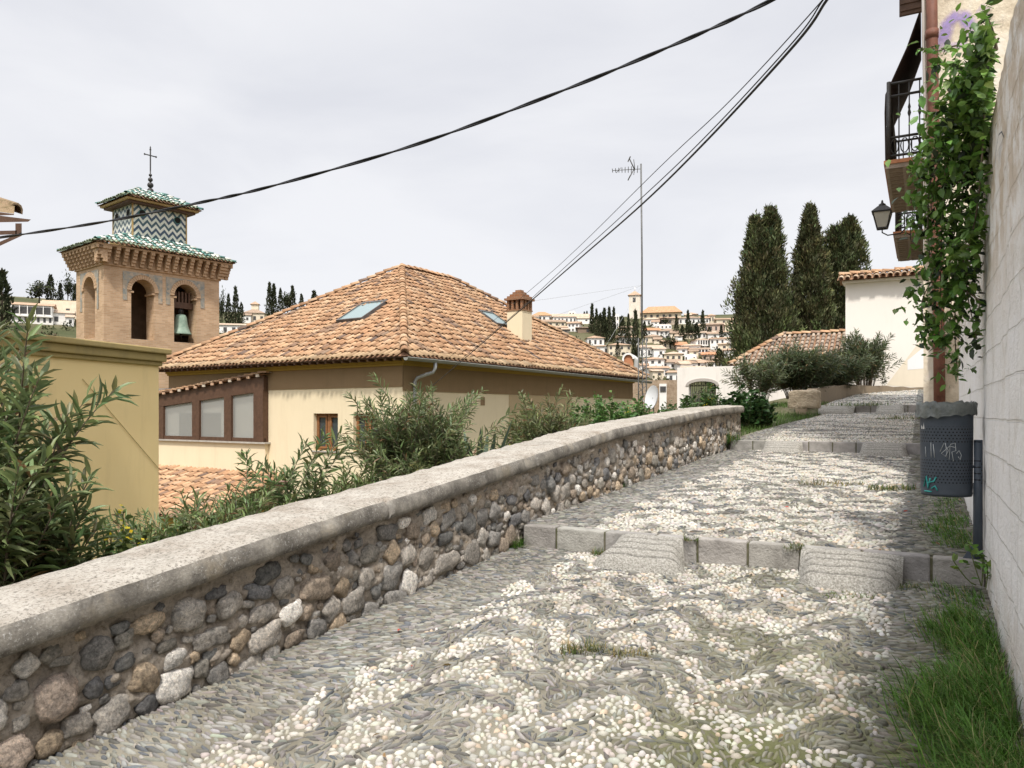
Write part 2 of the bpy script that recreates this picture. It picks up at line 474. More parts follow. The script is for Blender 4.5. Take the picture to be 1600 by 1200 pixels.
def dome(nr, hs, jit=0, seed=0):
    T = [(0, 0, 1)]; Fc = []; gj = np.random.RandomState(seed); rj = 1 + gj.normal(size=nr) * jit; aj = gj.normal(size=nr) * jit
    rings = [(.62, .8), (1.0, .15), (1.0, -.6)] if hs else [(1.0, -.3)]
    for rr, z in rings:
        for k in range(nr): a = 2 * PI * k / nr + aj[k]; T.append((rr * rj[k] * math.cos(a), rr * rj[k] * math.sin(a), z))
    for k in range(nr): Fc.append((0, 1 + k, 1 + (k + 1) % nr))
    for q in range(len(rings) - 1):
        for k in range(nr):
            k2 = (k + 1) % nr
            Fc.append((1 + q * nr + k, 1 + (q + 1) * nr + k, 1 + (q + 1) * nr + k2, 1 + q * nr + k2))
    return T, Fc

def mortar_mat():
    t = NT('pebble_mortar')
    c = t.ramp(t.noise(3, 8, rough=.7), [(.3, (.13, .118, .09)), (.5, (.21, .192, .152)), (.72, (.30, .275, .225))])
    c = t.mix(1.0, c, t.col(), 'MULTIPLY')
    t.bump(t.noise(120, 5), .8, .006)
    return t.out(c, .95, .1)
def pebble_mat():
    t = NT('river_pebble')
    c = t.mix(1.0, t.ramp(t.noise(40, 4), [(.3, (.82, .81, .8)), (.7, (1, 1, 1))]), t.col(), 'MULTIPLY')
    d = t.ramp(t.noise(2.2, 6), [(.35, (.72, .7, .66)), (.65, (1.05, 1.04, 1.02))])
    c = t.mix(1.0, c, d, 'MULTIPLY')
    t.bump(t.noise(160, 4), .25, .002)
    return t.out(c, .75, .22)
MT['mortar'] = mortar_mat(); MT['pebble'] = pebble_mat()

def path_level(d0, d1, vleft, scale, sv, sd_, thr, seed, dv=.06, fine=True, dpeb=None):
    mb = MB()
    vv = np.arange(-3.12, .42, dv); dd = np.linspace(d0, d1, max(3, int((d1 - d0) / dv)))
    Vv, Dd = np.meshgrid(vv, dd, indexing='ij')
    if vleft: Vv = np.maximum(Vv, vleft(Dd))
    Z = gz(np.clip(Dd, d0 + 1e-4, d1 - 1e-4)) + .012 * np.sin(1.7 * Vv + 2) * np.sin(1.3 * Dd) + rs.normal(size=Vv.shape) * .002
    n, m = Vv.shape
    i, j = np.meshgrid(np.arange(n - 1), np.arange(m - 1), indexing='ij')
    Fq = np.stack([i * m + j, (i + 1) * m + j, (i + 1) * m + j + 1, i * m + j + 1], -1).reshape(-1, 4)
    mo = moss_amt(Vv, Dd)[..., None]
    C = (1 - mo) * np.array((1, 1, 1)) + mo * np.array((.42, .5, .22))
    mb.add(np.stack([Vv, Dd, Z], -1).reshape(-1, 3), Fq, 0, C.reshape(-1, 3), True)
    W, K = scatter(-3.1, .36, dpeb or d0 + .02, d1 - .02, scale, sv, sd_, thr, seed)
    T, Fc = dome(7 if fine else 5, fine)
    for S, kind in ((W, 0), (K, 1)):
        v, d, a, b, th = S.T
        if vleft:
            k = v > vleft(d) + .06; v, d, a, b, th = v[k], d[k], a[k], b[k], th[k]
        nn = len(v)
        z = gz(np.clip(d, d0 + 1e-4, d1 - 1e-4)) + .012 * np.sin(1.7 * v + 2) * np.sin(1.3 * d)
        c, s = np.cos(th), np.sin(th)
        if kind == 0:
            aa = a * rs.uniform(1.0, 1.3, nn); bb = a * rs.uniform(.72, .98, nn); h = .011 * scale * rs.uniform(.6, 1.4, nn)
            base = np.array((.57, .55, .505)) * rs.uniform(.72, 1.12, (nn, 1)) * (1 + rs.normal(size=(nn, 3)) * .03)
            q = rs.uniform(size=nn)
            base[q < .08] = np.array((.56, .46, .36)) * rs.uniform(.8, 1.15, ((q < .08).sum(), 1))
            base[q > .93] = np.array((.33, .33, .33)) * rs.uniform(.8, 1.2, ((q > .93).sum(), 1))
        else:
            aa = a * 1.02; bb = b * 1.0; h = .011 * scale * rs.uniform(.35, 1.3, nn)
            base = np.array((.24, .235, .22)) * rs.uniform(.5, 1.45, (nn, 1)) * (1 + rs.normal(size=(nn, 3)) * .03)
            q = rs.uniform(size=nn); k = q < .1
            base[k] = np.array((.12, .13, .145)) * rs.uniform(.8, 1.3, (k.sum(), 1))
        mo = moss_amt(v, d)[:, None] * (.28 if kind == 0 else .74) * rs.uniform(.5, 1.1, (nn, 1))
        base = base * (1 - mo) + mo * np.array((.115, .11, .038))
        tl = rs.normal(size=(nn, 2)) * .10
        M = np.zeros((nn, 3, 3))
        M[:, 0, 0] = c * aa; M[:, 1, 0] = s * aa; M[:, 0, 1] = -s * bb; M[:, 1, 1] = c * bb; M[:, 2, 2] = h
        M[:, 2, 0] = tl[:, 0] * aa; M[:, 2, 1] = tl[:, 1] * bb
        Pq = np.stack([v, d, z], 1)
        for q in range(5 if kind == 0 else 2):
            Tq, Fq_ = dome(8 if fine else 5, fine, .13 if kind == 0 else .1, q + 1); sl_ = slice(q, None, 5 if kind == 0 else 2)
            mb.inst(Tq, Fq_, M[sl_], Pq[sl_], base[sl_], 1, True)
    tag(mb.build('path', [MT['mortar'], MT['pebble']], rot=-A), kind='structure')

path_level(-3.5, D1, None, .95, 1.35, 1.38, .26, 1, dpeb=.9)
path_level(D1 + .1, D2, None, 1.1, 1.3, 1.35, .05, 2)
vl3 = lambda d: -3.05 + .7 * sstep(14.5, 21.5, d)
path_level(D2 + .1, D3, vl3, 1.5, .35, 1.1, -.4, 3, .12, False)
vl4 = lambda d: -2.35 + .5 * sstep(22, 30, d)
path_level(D3 + .1, 30.2, vl4, 2.0, .35, 1.0, -.3, 4, .2, False)

# ---------------------------------------------------------------- kerb steps
MT['kerb'] = simple('kerb_limestone', (.19, .178, .164), (.30, .284, .262), 7, .85, .8, 50, .015, True, c3=(.38, .36, .335))
def step(d, v0, v1, n, label, seed):
    r = random.Random(seed)
    z0 = float(gz(d - .01)) - .08; z1 = float(gz(d + .15)) + .012
    t = thing('stone_step', label, 'step', PV(0, d, z0), -A, 'kerb steps across the path')
    ws = [r.uniform(.8, 1.25) for _ in range(n)]; k = (v1 - v0) / sum(ws); v = v0
    mg = MB(); box(mg, v0 + .01, v1 - .01, .02, .13, 0, z1 - z0 - .012)
    mg.build('joint_mortar', MT['mossjoint'], t)
    for wd in ws:
        m = MB(); x0, x1 = v + .008, v + wd * k - .008
        g = r.uniform(.86, 1.1); c = (g * r.uniform(.98, 1.02), g, g * r.uniform(.97, 1.03))
        q = [r.uniform(-.008, .008) for _ in range(6)]
        hexa(m, [(x0, q[0], 0), (x1, q[1], 0), (x1, .12, 0), (x0, .12, 0),
                 (x0, q[2] + .006, z1 - z0 + q[4] * .5), (x1, q[3] + .006, z1 - z0 + q[5] * .5), (x1, .12, z1 - z0 + q[5] * .5), (x0, .12, z1 - z0 + q[4] * .5)], 0, c)
        bevel(m.build('kerb_stone', MT['kerb'], t), .012, 2); v += wd * k
MT['mossjoint'] = simple('mossy_joint', (.06, .07, .025), (.16, .14, .1), 14, .95, .5, 50)
step(D1, -3.06, .36, 9, 'nearest kerb step of pinkish grey blocks, left end at the boulder wall', 1)
step(D2, -3.05, .36, 10, 'middle kerb step across the path, just past the end of the boulder wall', 2)
step(D3, -2.35, .3, 7, 'farthest low kerb step with grass along its foot, near the oleanders', 3)

# ---------------------------------------------------------------- concrete ramps on the steps
def ramp(px0, px1, pyb, d, run, wtop, label, seed):
    va, _ = ghit(px0, pyb); vb, _ = ghit(px1, pyb)
    vc = (va + vb) / 2; wb = abs(vb - va) / 2 * 1.17
    zt = float(gz(d + .15)) + .004; z0 = float(gz(d - .01))
    n, m = 44, 60; V = []; Fc = []; C = []
    r = random.Random(seed); of = r.uniform(0, 50)
    for j in range(m + 1):
        s = j / m
        for i in range(n + 1):
            q = 2 * i / n - 1
            hw = (wtop / 2) * (1 - s) + wb * (1 - abs(max(0, s - .75)) * .4) * s
            x = q * hw; y = -s * run * (1 - .12 * abs(q) ** 4)
            top = zt + .007 + .010 * math.sin(PI * min(1, s * 1.1)) * (1 - q * q) - (zt - z0 - .035) * (s * .8 + .2 * s * s)
            e = max(0, (abs(q) - .62) / .38) * (.35 + .65 * min(1, s * 2))
            ef = max(0, (s - .80) / .20)
            z = top - (top - z0 + .03) * min(1, e ** 2.4 + ef ** 2.6)
            groove_shade = 0
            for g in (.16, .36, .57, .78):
                gk = math.exp(-((s - g - .012 * math.sin(q * 7 + of) - .012 * mnoise.noise((q * 9, g * 5, of))) / .022) ** 2) * (abs(q) < .9); z -= .014 * gk; groove_shade = max(groove_shade, gk)
            z += .004 * mnoise.noise((x * 9 + of, y * 9, 0)) + .0025 * mnoise.noise((x * 45 + of, y * 45, 2))
            V.append((x, y, z - z0)); C.append([1 - .55 * groove_shade] * 3)  # grooves darkened in colour, in place of the relief shadow
    for j in range(m):
        for i in range(n):
            a = j * (n + 1) + i; Fc.append((a, a + n + 1, a + n + 2, a + 1))
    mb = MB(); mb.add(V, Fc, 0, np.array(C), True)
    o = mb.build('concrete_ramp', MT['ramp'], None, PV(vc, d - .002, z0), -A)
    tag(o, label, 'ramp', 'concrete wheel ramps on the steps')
t = NT('rough_concrete')
c = t.ramp(t.noise(70, 6, rough=.75), [(.36, (.12, .112, .098)), (.48, (.32, .305, .27)), (.64, (.60, .575, .53))])
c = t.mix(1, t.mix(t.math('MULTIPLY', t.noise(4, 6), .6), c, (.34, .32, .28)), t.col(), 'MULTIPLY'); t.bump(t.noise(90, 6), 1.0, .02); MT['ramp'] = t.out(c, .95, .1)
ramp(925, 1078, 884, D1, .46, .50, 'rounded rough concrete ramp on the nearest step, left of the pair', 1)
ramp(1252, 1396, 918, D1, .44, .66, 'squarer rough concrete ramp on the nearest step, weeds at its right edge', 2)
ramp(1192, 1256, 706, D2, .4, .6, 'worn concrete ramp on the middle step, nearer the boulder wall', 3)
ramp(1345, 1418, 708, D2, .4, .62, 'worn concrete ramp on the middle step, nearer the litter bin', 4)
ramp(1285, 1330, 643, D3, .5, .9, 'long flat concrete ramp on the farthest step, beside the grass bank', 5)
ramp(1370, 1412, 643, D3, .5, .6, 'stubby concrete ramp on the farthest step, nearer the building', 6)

# ================================================================ boulder parapet wall
DT = [-3.5, 1.6, 2.85, 5.65, 8.1, 12.9, 15.05]; ZT = [.22, .70, .838, 1.095, 1.327, 1.585, 1.64]
def zpar(d): return np.interp(d, DT, ZT)
PAR_END = 15.0
par = thing('parapet_wall', 'low wall of mixed river boulders under a lichen covered concrete coping', 'wall', PV(-3.35, 5, .3), -A)
pl = np.array((-3.35, 5, .3))
def par_body():
    mb = MB()
    dd = np.concatenate([np.arange(-3.5, .9, .05), np.arange(.9, 7, .016), np.arange(7, PAR_END + .01, .03)]); hh = np.linspace(0, 1, 40)
    V = []
    for d in dd:
        g = float(gz(d)) - .12; tp = float(zpar(d)) - .11
        if d > D2 - .05: g = float(gz(D2 - .1)) - .1
        for h in hh:
            z = g + (tp - g) * h
            p = Vector((d, z, 0))
            off = .03 * mnoise.noise((d * 3, z * 5, 1)) + .028 * mnoise.noise((d * 10, z * 16, 3)) + .016 * mnoise.noise((d * 26, z * 34, 7)) + .008 * mnoise.noise((d * 60, z * 70, 4)) + .03 * abs(mnoise.noise((d * 4, z * 26 + d * 2, 9))) * h
            V.append((-3.115 + off, d, z))
    n, m = len(dd), len(hh)
    i, j = np.meshgrid(np.arange(n - 1), np.arange(m - 1), indexing='ij')
    Fq = np.stack([i * m + j, (i + 1) * m + j, (i + 1) * m + j + 1, i * m + j + 1], -1).reshape(-1, 4)
    mb.add(np.array(V) - pl, Fq, 0, (1, 1, 1), True)
    e = PAR_END                                                # end and back faces
    for a, b in zip(DT[:-1], DT[1:]):
        b = min(b, e)
        mb.add(np.array([(-3.55, a, -1.2), (-3.55, b, -1.2), (-3.55, b, zpar(b) - .06), (-3.55, a, zpar(a) - .06)]) - pl, [(0, 1, 2, 3)])
    mb.add(np.array([(-3.56, e, -.5), (-3.10, e, -.5), (-3.10, e, zpar(e) - .06), (-3.56, e, zpar(e) - .06)]) - pl, [(0, 1, 2, 3)])
    t = NT('rubble_mortar')
    c = t.ramp(t.noise(5, 9, rough=.7), [(.28, (.33, .275, .215)), (.5, (.55, .48, .40)), (.7, (.66, .60, .52))])
    c = t.mix(t.noise(1.7, 4), c, (.50, .43, .36)); c = t.mix(1, c, t.ramp(t.noise(42, 8, rough=.8), [(.34, (.5, .47, .44)), (.5, (1, 1, 1)), (.66, (1.25, 1.24, 1.22))]), 'MULTIPLY'); t.bump(t.noise(50, 8, rough=.8), 1.0, .035)
    mb.build('mortar_body', t.out(c, .95, .1), par)
par_body()

def ico(sub):
    import bmesh
    bm = bmesh.new(); bmesh.ops.create_icosphere(bm, subdivisions=sub, radius=1)
    V = [tuple(v.co) for v in bm.verts]; Fc = [tuple(v.index for v in f.verts) for f in bm.faces]; bm.free(); return V, Fc
IV, IF = ico(3)
PAL = [((.085, .09, .088), 3), ((.15, .145, .135), 4), ((.24, .22, .19), 5), ((.34, .24, .125), 4), ((.26, .19, .12), 4),
       ((.55, .53, .49), 4), ((.30, .22, .16), 1), ((.19, .175, .14), 4), ((.30, .27, .23), 4), ((.07, .075, .085), 2)]
PALX = [tuple(.10 + .85 * x + .35 * sum(c) / 3 for x in c) for c, n in PAL for _ in range(n)]
def par_stones():
    r = random.Random(21); placed = []; mb = MB()
    sizes = [(.088, 14), (.072, 60), (.058, 240), (.044, 520), (.032, 800), (.021, 700)]
    for sz, tries in sizes:
        for _ in range(tries * 4):
            d = r.uniform(.2, PAR_END - .1) if r.random() < .6 else r.uniform(.8, 6)
            g = float(gz(d)) - .02; tp = float(zpar(d)) - .15
            k = sz * r.uniform(.85, 1.2); asp = r.choice([1.0, 1.15, 1.3, 1.5, 1.9, 2.3]) if d < 7 else r.uniform(.9, 1.5)
            a = k * math.sqrt(asp) * .95; b = k / math.sqrt(asp) * .95
            z = r.uniform(g + b * .4, tp - b)
            h = (z - g) / (tp - g)
            if h > .78 and r.random() < .8: continue
            if sz > .09 and h > .6: continue
            th = math.atan(.09) + r.gauss(0, .22) if asp > 1.2 else r.uniform(-1, 1)
            ok = True
            for (pd, pz, pa, pb, pc, ps) in placed:
                dx, dz = d - pd, z - pz
                if abs(dx) > .45: continue
                p = (dx * pc + dz * ps) / (pa + a * .93); q = (-dx * ps + dz * pc) / (pb + b * .96)
                if p * p + q * q < 1.12: ok = False; break
            if not ok: continue
            placed.append((d, z, a, b, math.cos(th), math.sin(th)))
            of = r.uniform(0, 100); sq = r.uniform(2.2, 4.2)
            c, s = math.cos(th), math.sin(th); V = []
            dep = min(.06, b * .85) * r.uniform(.8, 1.15)
            for (x, y, zz) in IV:
                l = (abs(x) ** sq + abs(y) ** sq + abs(zz) ** 2.4) ** (-1 / 2.6)
                l *= 1 + .30 * mnoise.noise((x * 1.2 + of, y * 1.2, zz * 1.2)) + .12 * mnoise.noise((x * 3 + of, y * 3, zz * 3)) + .04 * mnoise.noise((x * 9 + of, y * 9, zz * 9))
                X, Y, Zq = x * a * l, y * b * l, zz * dep * l
                V.append((-3.108 + Zq * .62, d + X * c - Y * s, z + X * s + Y * c))
            col = np.array(r.choice(PALX)) * r.uniform(.75, 1.25)
            mb.add(np.array(V) - pl, IF, 0, col, True)
    t = NT('river_boulder')
    n1 = t.noise(11, 9, rough=.78, dist=1.8); n2 = t.noise(60, 6, rough=.7)
    c = t.mix(1.0, t.ramp(n1, [(.3, (.5, .5, .5)), (.45, (.9, .88, .86)), (.55, (1.15, 1.1, 1.05)), (.7, (1.7, 1.6, 1.5))]), t.col(), 'MULTIPLY')
    c = t.mix(1.0, c, t.ramp(n2, [(.32, (.5, .49, .48)), (.5, (1, 1, 1)), (.66, (1.4, 1.38, 1.34))]), 'MULTIPLY'); c = t.mix(1.0, c, t.ramp(t.noise(260, 4, rough=.8), [(.35, (.72, .72, .72)), (.65, (1.25, 1.25, 1.25))]), 'MULTIPLY')
    t.bump(t.noise(34, 9, rough=.78, dist=1.5), 1.0, .025)
    mb.build('boulder_facing', t.out(c, .8, .2), par)
par_stones()

def par_coping():
    mb = MB()
    prof = [(-3.085, -.135), (-3.052, -.128), (-3.038, -.10), (-3.045, -.04), (-3.062, -.012), (-3.10, .003), (-3.22, .008), (-3.34, .010), (-3.46, .008), (-3.575, 0), (-3.605, -.02), (-3.61, -.11), (-3.56, -.13)]
    dd = []; d = -3.5
    joints = [-1.4, .9, 3.95, 6.1, 7.4, 9.2, 11.2, 13.2]
    dd = sorted(set(list(np.arange(-3.5, PAR_END + .05, .045)) + [j + e for j in joints for e in (-.02, -.004, .004, .02)]))
    V = []
    for d in dd:
        zt = float(zpar(d)); gr = max([math.exp(-((d - j) / .011) ** 2) for j in joints]); seg = sum(d > j for j in joints)
        rr = random.Random(int(seg)); oz = rr.uniform(-.006, .006); ov = rr.uniform(-.006, .006)
        for k, (v, z) in enumerate(prof):
            n = .014 * mnoise.noise((d * 2.1, v * 4, z * 6)) + .012 * mnoise.noise((d * 9, v * 9, z * 9)) + .008 * mnoise.noise((d * 26, v * 26, z * 26))
            edge = .018 * max(0, mnoise.noise((d * 6, 3.3, 1))) if k in (3, 4, 9, 10) else 0
            V.append((v + ov + (n if k < 5 else 0) - edge * (1 if k < 5 else -1) - gr * .026 * (k < 5), d, zt + z + oz + (n * .7 if 4 < k < 10 else n * .3) - edge * .7 - gr * .024 * (k > 3)))
    n, m = len(dd), len(prof)
    i, j = np.meshgrid(np.arange(n - 1), np.arange(m - 1), indexing='ij')
    Fq = np.stack([i * m + j, (i + 1) * m + j, (i + 1) * m + j + 1, i * m + j + 1], -1).reshape(-1, 4)
    side = (np.repeat(np.arange(n - 1), m - 1) >= 0) & (np.tile(np.arange(m - 1), n - 1) < 4)
    VV = np.array(V) - pl
    mb.add(VV, Fq[~side], 0, (1, 1, 1), True); mb.V.append(VV); mb.C.append(np.ones_like(VV)); mb.G.append((Fq[side] + mb.n, 1, True)); mb.n += len(VV)
    mb.add(VV[-m:], [tuple(range(m))], 1)
    t = NT('coping_top')
    c = t.ramp(t.noise(3.5, 9, rough=.72), [(.3, (.27, .23, .185)), (.5, (.42, .385, .335)), (.72, (.53, .495, .44))])
    sp = t.ramp(t.noise(55, 7, rough=.8), [(.38, (.22, .21, .2)), (.5, (1, 1, 1))]); c = t.mix(.85, c, t.mix(1, c, sp, 'MULTIPLY'))
    pt = t.ramp(t.noise(1.8, 7, rough=.75), [(.54, (0, 0, 0)), (.7, (1, 1, 1))]); c = t.mix(t.math('MULTIPLY', pt, .75), c, (.19, .175, .145))
    t.bump(t.noise(75, 8, rough=.75), .8, .012); top = t.out(c, .95, .1)
    t = NT('coping_lichen')
    c = t.ramp(t.noise(6, 9, rough=.75), [(.34, (.11, .10, .088)), (.52, (.23, .212, .185)), (.7, (.40, .37, .32))])
    v = t.ramp(t.noise(75, 4, rough=.8), [(.56, (0, 0, 0)), (.64, (1, 1, 1))]); msk = t.ramp(t.noise(4, 5), [(.38, (.1, .1, .1)), (.62, (1, 1, 1))])
    c = t.mix(t.math('MULTIPLY', v, t.math('MULTIPLY', msk, .9)), c, (.52, .51, .48))
    g = t.ramp(t.noise(2.3, 6, rough=.7), [(.55, (0, 0, 0)), (.68, (1, 1, 1))]); c = t.mix(t.math('MULTIPLY', g, .7), c, (.36, .31, .235))
    t.bump(t.noise(70, 8, rough=.75), .9, .014)
    mb.build('coping', [top, t.out(c, .95, .1)], par)
par_coping()
# ================================================================ clay tile roofs
def half_tile(rad, length, taper=.80, lift=.05, seg=6):
    T = []; Fc = []
    for s in (0, 1):
        for k in range(seg + 1):
            a = PI * k / seg; q = rad * (1 if s == 0 else taper)
            T.append((math.cos(a) * q, s * length, math.sin(a) * q * .85 + (lift if s == 0 else .004)))
    for k in range(seg): Fc.append((k, k + 1, seg + 2 + k, seg + 1 + k))
    n = len(T)
    for k in range(seg + 1):                   # a rim of clay at the lower end
        a = PI * k / seg; q = rad * .8
        T.append((math.cos(a) * q, .004, math.sin(a) * q * .8 + lift))
    for k in range(seg): Fc.append((k, n + k, n + k + 1, k + 1))
    return T, Fc

CLAY = [((.60, .40, .27), 8), ((.64, .45, .31), 8), ((.55, .35, .23), 6), ((.67, .50, .37), 4), ((.47, .30, .20), 4), ((.36, .25, .195), 2), ((.25, .19, .17), 1)]
CLAYX = np.array([c for c, n in CLAY for _ in range(n)]) * np.array((.82, .75, .65))
def in_poly(poly, x, y):
    c = np.zeros(len(x), bool); n = len(poly)
    for i in range(n):
        x0, y0 = poly[i]; x1, y1 = poly[(i + 1) % n]
        with np.errstate(divide='ignore', invalid='ignore'):
            k = ((y0 > y) != (y1 > y)) & (x < (x1 - x0) * (y - y0) / (y1 - y0 + 1e-12) + x0)
        c ^= k
    return c

def tile_plane(mb, O, E, U, poly, pitch=.21, row=.36, rad=.081, palette=None, holes=(), mat=0, eave=None, seed=0, jit=1.0, bed=1, colfn=None, over=.06):
    O = np.array(O, float); E = np.array(E, float); E /= np.linalg.norm(E); U = np.array(U, float); U /= np.linalg.norm(U)
    N = np.cross(E, U)
    if N[2] < 0: N = -N
    g = np.random.RandomState(seed)
    P = np.array(poly); mb.add([tuple(O + E * a + U * b) for a, b in poly], [tuple(range(len(poly)))], bed)
    lo, hi = P.min(0), P.max(0)
    ne, nu = int((hi[0] - lo[0]) / pitch), int((hi[1] - lo[1]) / row) + 1
    I, J = np.meshgrid(np.arange(ne + 1), np.arange(nu), indexing='ij'); I = I.ravel(); J = J.ravel()
    e = lo[0] + (I + .5) * pitch; u = lo[1] + J * row
    k = in_poly(poly, e, u + row * .4)
    for h in holes: k &= ~in_poly(h, e, u + row * .5)
    e, u, I, J = e[k], u[k], I[k], J[k]; n = len(e)
    wav = .012 * np.sin(I * .9 + seed) + .01 * np.sin(J * .7 + I * .23)
    co = g.uniform(-.06, .06, ne + 2)
    e = e + g.normal(size=n) * .008 * jit; u2 = u - over + g.normal(size=n) * .018 * jit + np.where(J > 0, co[I], 0) * jit
    ang = g.normal(size=n) * .02 * jit
    T, Fc = half_tile(rad, row * 1.28, .8, .047)
    S = E[None] * np.cos(ang)[:, None] + U[None] * np.sin(ang)[:, None]
    D = -E[None] * np.sin(ang)[:, None] + U[None] * np.cos(ang)[:, None]
    M = np.stack([S, D, np.tile(N, (n, 1))], axis=2)
    Pp = O + e[:, None] * E + u2[:, None] * U + N * (wav + .012 + np.abs(g.normal(size=n)) * .006 * jit)[:, None]
    if colfn is not None: C = colfn(I, J, g)
    else:
        pal = CLAYX if palette is None else palette
        C = pal[g.randint(0, len(pal), n)] * g.uniform(.85, 1.15, (n, 1))
        st = np.sin(I * .35 + seed + .3 * J) * np.sin(J * .5 + 1.3 * seed) + .6 * np.sin(I * 1.1 + J * .9)
        kk = (st > .75) & (g.uniform(size=n) < .6); C[kk] = C[kk] * .5 + np.array((.16, .13, .12)) * .4
    if eave is not None: C[J == 0] = .45 * C[J == 0] + .55 * np.array(eave) * g.uniform(.6, 1.25, ((J == 0).sum(), 1))
    mb.inst(T, Fc, M, Pp, C, mat, True)

def ridge_tiles(mb, a, b, rad=.13, row=.36, mat=0, seed=0, pal=None, lift=.02, colfn=None):
    a = np.array(a, float); b = np.array(b, float); L = np.linalg.norm(b - a); D = (b - a) / L
    S = np.cross(D, (0, 0, 1)); S /= np.linalg.norm(S); N = np.cross(S, D)
    g = np.random.RandomState(seed); n = max(1, int(L / row)); t = np.arange(n) * (L / n)
    T, Fc = half_tile(rad, row * 1.25, .85, .04)
    M = np.tile(np.stack([S, D, N], axis=1), (n, 1, 1))
    pal = CLAYX if pal is None else pal
    C = pal[g.randint(0, len(pal), n)] * g.uniform(.8, 1.1, (n, 1)) if colfn is None else colfn(np.arange(n), np.zeros(n, int), g)
    P = a + D * t[:, None] + N * lift + g.normal(size=(n, 3)) * .006
    mb.inst(T, Fc, M, P, C, mat, True)
LICHEN = (.44, .34, .21)
ROOFM = [MT['tile'], MT['tilebed']]

# ================================================================ the cream house with the big tiled roof
TH = math.radians(33.4); HR = Vector((math.sin(TH), math.cos(TH), 0)); HL = Vector((-math.cos(TH), math.sin(TH), 0))
HC = at(632, 556, 22); ZE = HC.z; HZ0 = -3.0; HC.z = HZ0; HROT = PI / 2 - TH
house = thing('tiled_house', 'cream rendered house with a big hipped clay tile roof and brown grey frieze', 'house', HC, HROT)
def hloc(p): q = Vector(p) - HC; return Vector((q.dot(HR), q.dot(HL), q.z))
def hx(px, py, x): return hloc(hit(px, py, HC + HR * x, HR))     # point on a wall of constant x
def hy(px, py, y): return hloc(hit(px, py, HC + HL * y, HL))
ze = ZE - HZ0; za = EYE + (HZ - 420) / F * 31.6 - HZ0
AX, AY, BX, LX, WY = 7.2, 6.5, 10.6, 17.5, 13.0
def house_roof():
    mb = MB()
    c = [(0, 0, ze), (LX, 0, ze), (LX, WY, ze), (0, WY, ze)]; a = (AX, AY, za); b = (BX, AY, za)
    sl = math.hypot(AY, za - ze); sx = math.hypot(AX, za - ze)
    # skylight openings in plane coordinates
    mbh = {}
    up_r = Vector((0, AY, za - ze)).normalized(); up_l = Vector((AX, 0, za - ze)).normalized()
    def on_right(px, py):
        n = HR.cross(HL * up_r.y + Vector((0, 0, up_r.z))); p = hloc(hit(px, py, HC + Vector((0, 0, ze)), n))
        return (p.x, (p - Vector((0, 0, ze))).dot(up_r))
    def on_left(px, py):
        n = HL.cross(HR * up_l.x + Vector((0, 0, up_l.z))); p = hloc(hit(px, py, HC + Vector((0, 0, ze)), n))
        return (p.y, (p - Vector((0, 0, ze))).dot(up_l))
    qr = [on_right(*p) for p in ((749, 491), (775, 509), (793, 512), (768, 493))]
    ql = [on_left(*p) for p in ((528, 504), (562, 503), (606, 476), (573, 478))]
    def rect(q):
        xs = [p[0] for p in q]; us = [p[1] for p in q]
        return (sorted(xs)[0] + sorted(xs)[1]) / 2, (sorted(xs)[2] + sorted(xs)[3]) / 2, (sorted(us)[0] + sorted(us)[1]) / 2, (sorted(us)[2] + sorted(us)[3]) / 2
    rr, rl = rect(qr), rect(ql)
    hole = lambda r: [(r[0] - .08, r[2] - .1), (r[1] + .08, r[2] - .1), (r[1] + .08, r[3] + .1), (r[0] - .08, r[3] + .1)]
    tile_plane(mb, c[0], (1, 0, 0), up_r, [(0, 0), (LX, 0), (BX, sl), (AX, sl)], eave=LICHEN, seed=3, holes=[hole(rr)])
    tile_plane(mb, c[0], (0, 1, 0), up_l, [(0, 0), (WY, 0), (AY, sx)], eave=LICHEN, seed=4, holes=[hole(rl)])
    mb.add([c[1], c[2], b, a, c[3]], [(0, 1, 2), (1, 4, 3, 2)], 1)
    for i, (p, q) in enumerate(((c[0], a), (c[1], b), (c[3], a), (a, b))):
        p = np.array(p, float); ridge_tiles(mb, p, q, .135, .36, 0, i + 9, lift=.085)
    mb.build('roof', ROOFM, house)
    for r, o, e, u, side in ((rr, (0, 0, ze), (1, 0, 0), up_r, 0), (rl, (0, 0, ze), (0, 1, 0), up_l, 1)):
        o = Vector(o); e = Vector(e); nn = e.cross(u); nn = nn if nn.z > 0 else -nn
        P = lambda x, y, h: tuple(o + e * x + u * y + nn * h)
        m = MB(); x0, x1, y0, y1 = r
        for (ax, bx, ay, by) in ((x0 - .05, x1 + .05, y0 - .06, y0), (x0 - .05, x1 + .05, y1, y1 + .1), (x0 - .05, x0, y0, y1), (x1, x1 + .05, y0, y1)):
            hexa(m, [P(ax, ay, 0), P(bx, ay, 0), P(bx, by, 0), P(ax, by, 0), P(ax, ay, .15), P(bx, ay, .15), P(bx, by, .15), P(ax, by, .15)])
        f = m.build('skylight', MT['skyframe'], house)
        m = MB(); hexa(m, [P(x0, y0, .05), P(x1, y0, .05), P(x1, y1, .05), P(x0, y1, .05), P(x0, y0, .12), P(x1, y0, .12), P(x1, y1, .12), P(x0, y1, .12)])
        m.build('pane', MT['skyglass'], f)
MT['skyframe'] = simple('skylight_frame', (.09, .085, .08), (.13, .12, .115), 5, .5, .1)
MT['skyglass'] = NT('skylight_glass').out((.20, .27, .27), .12, .7)
house_roof()
IN = .55
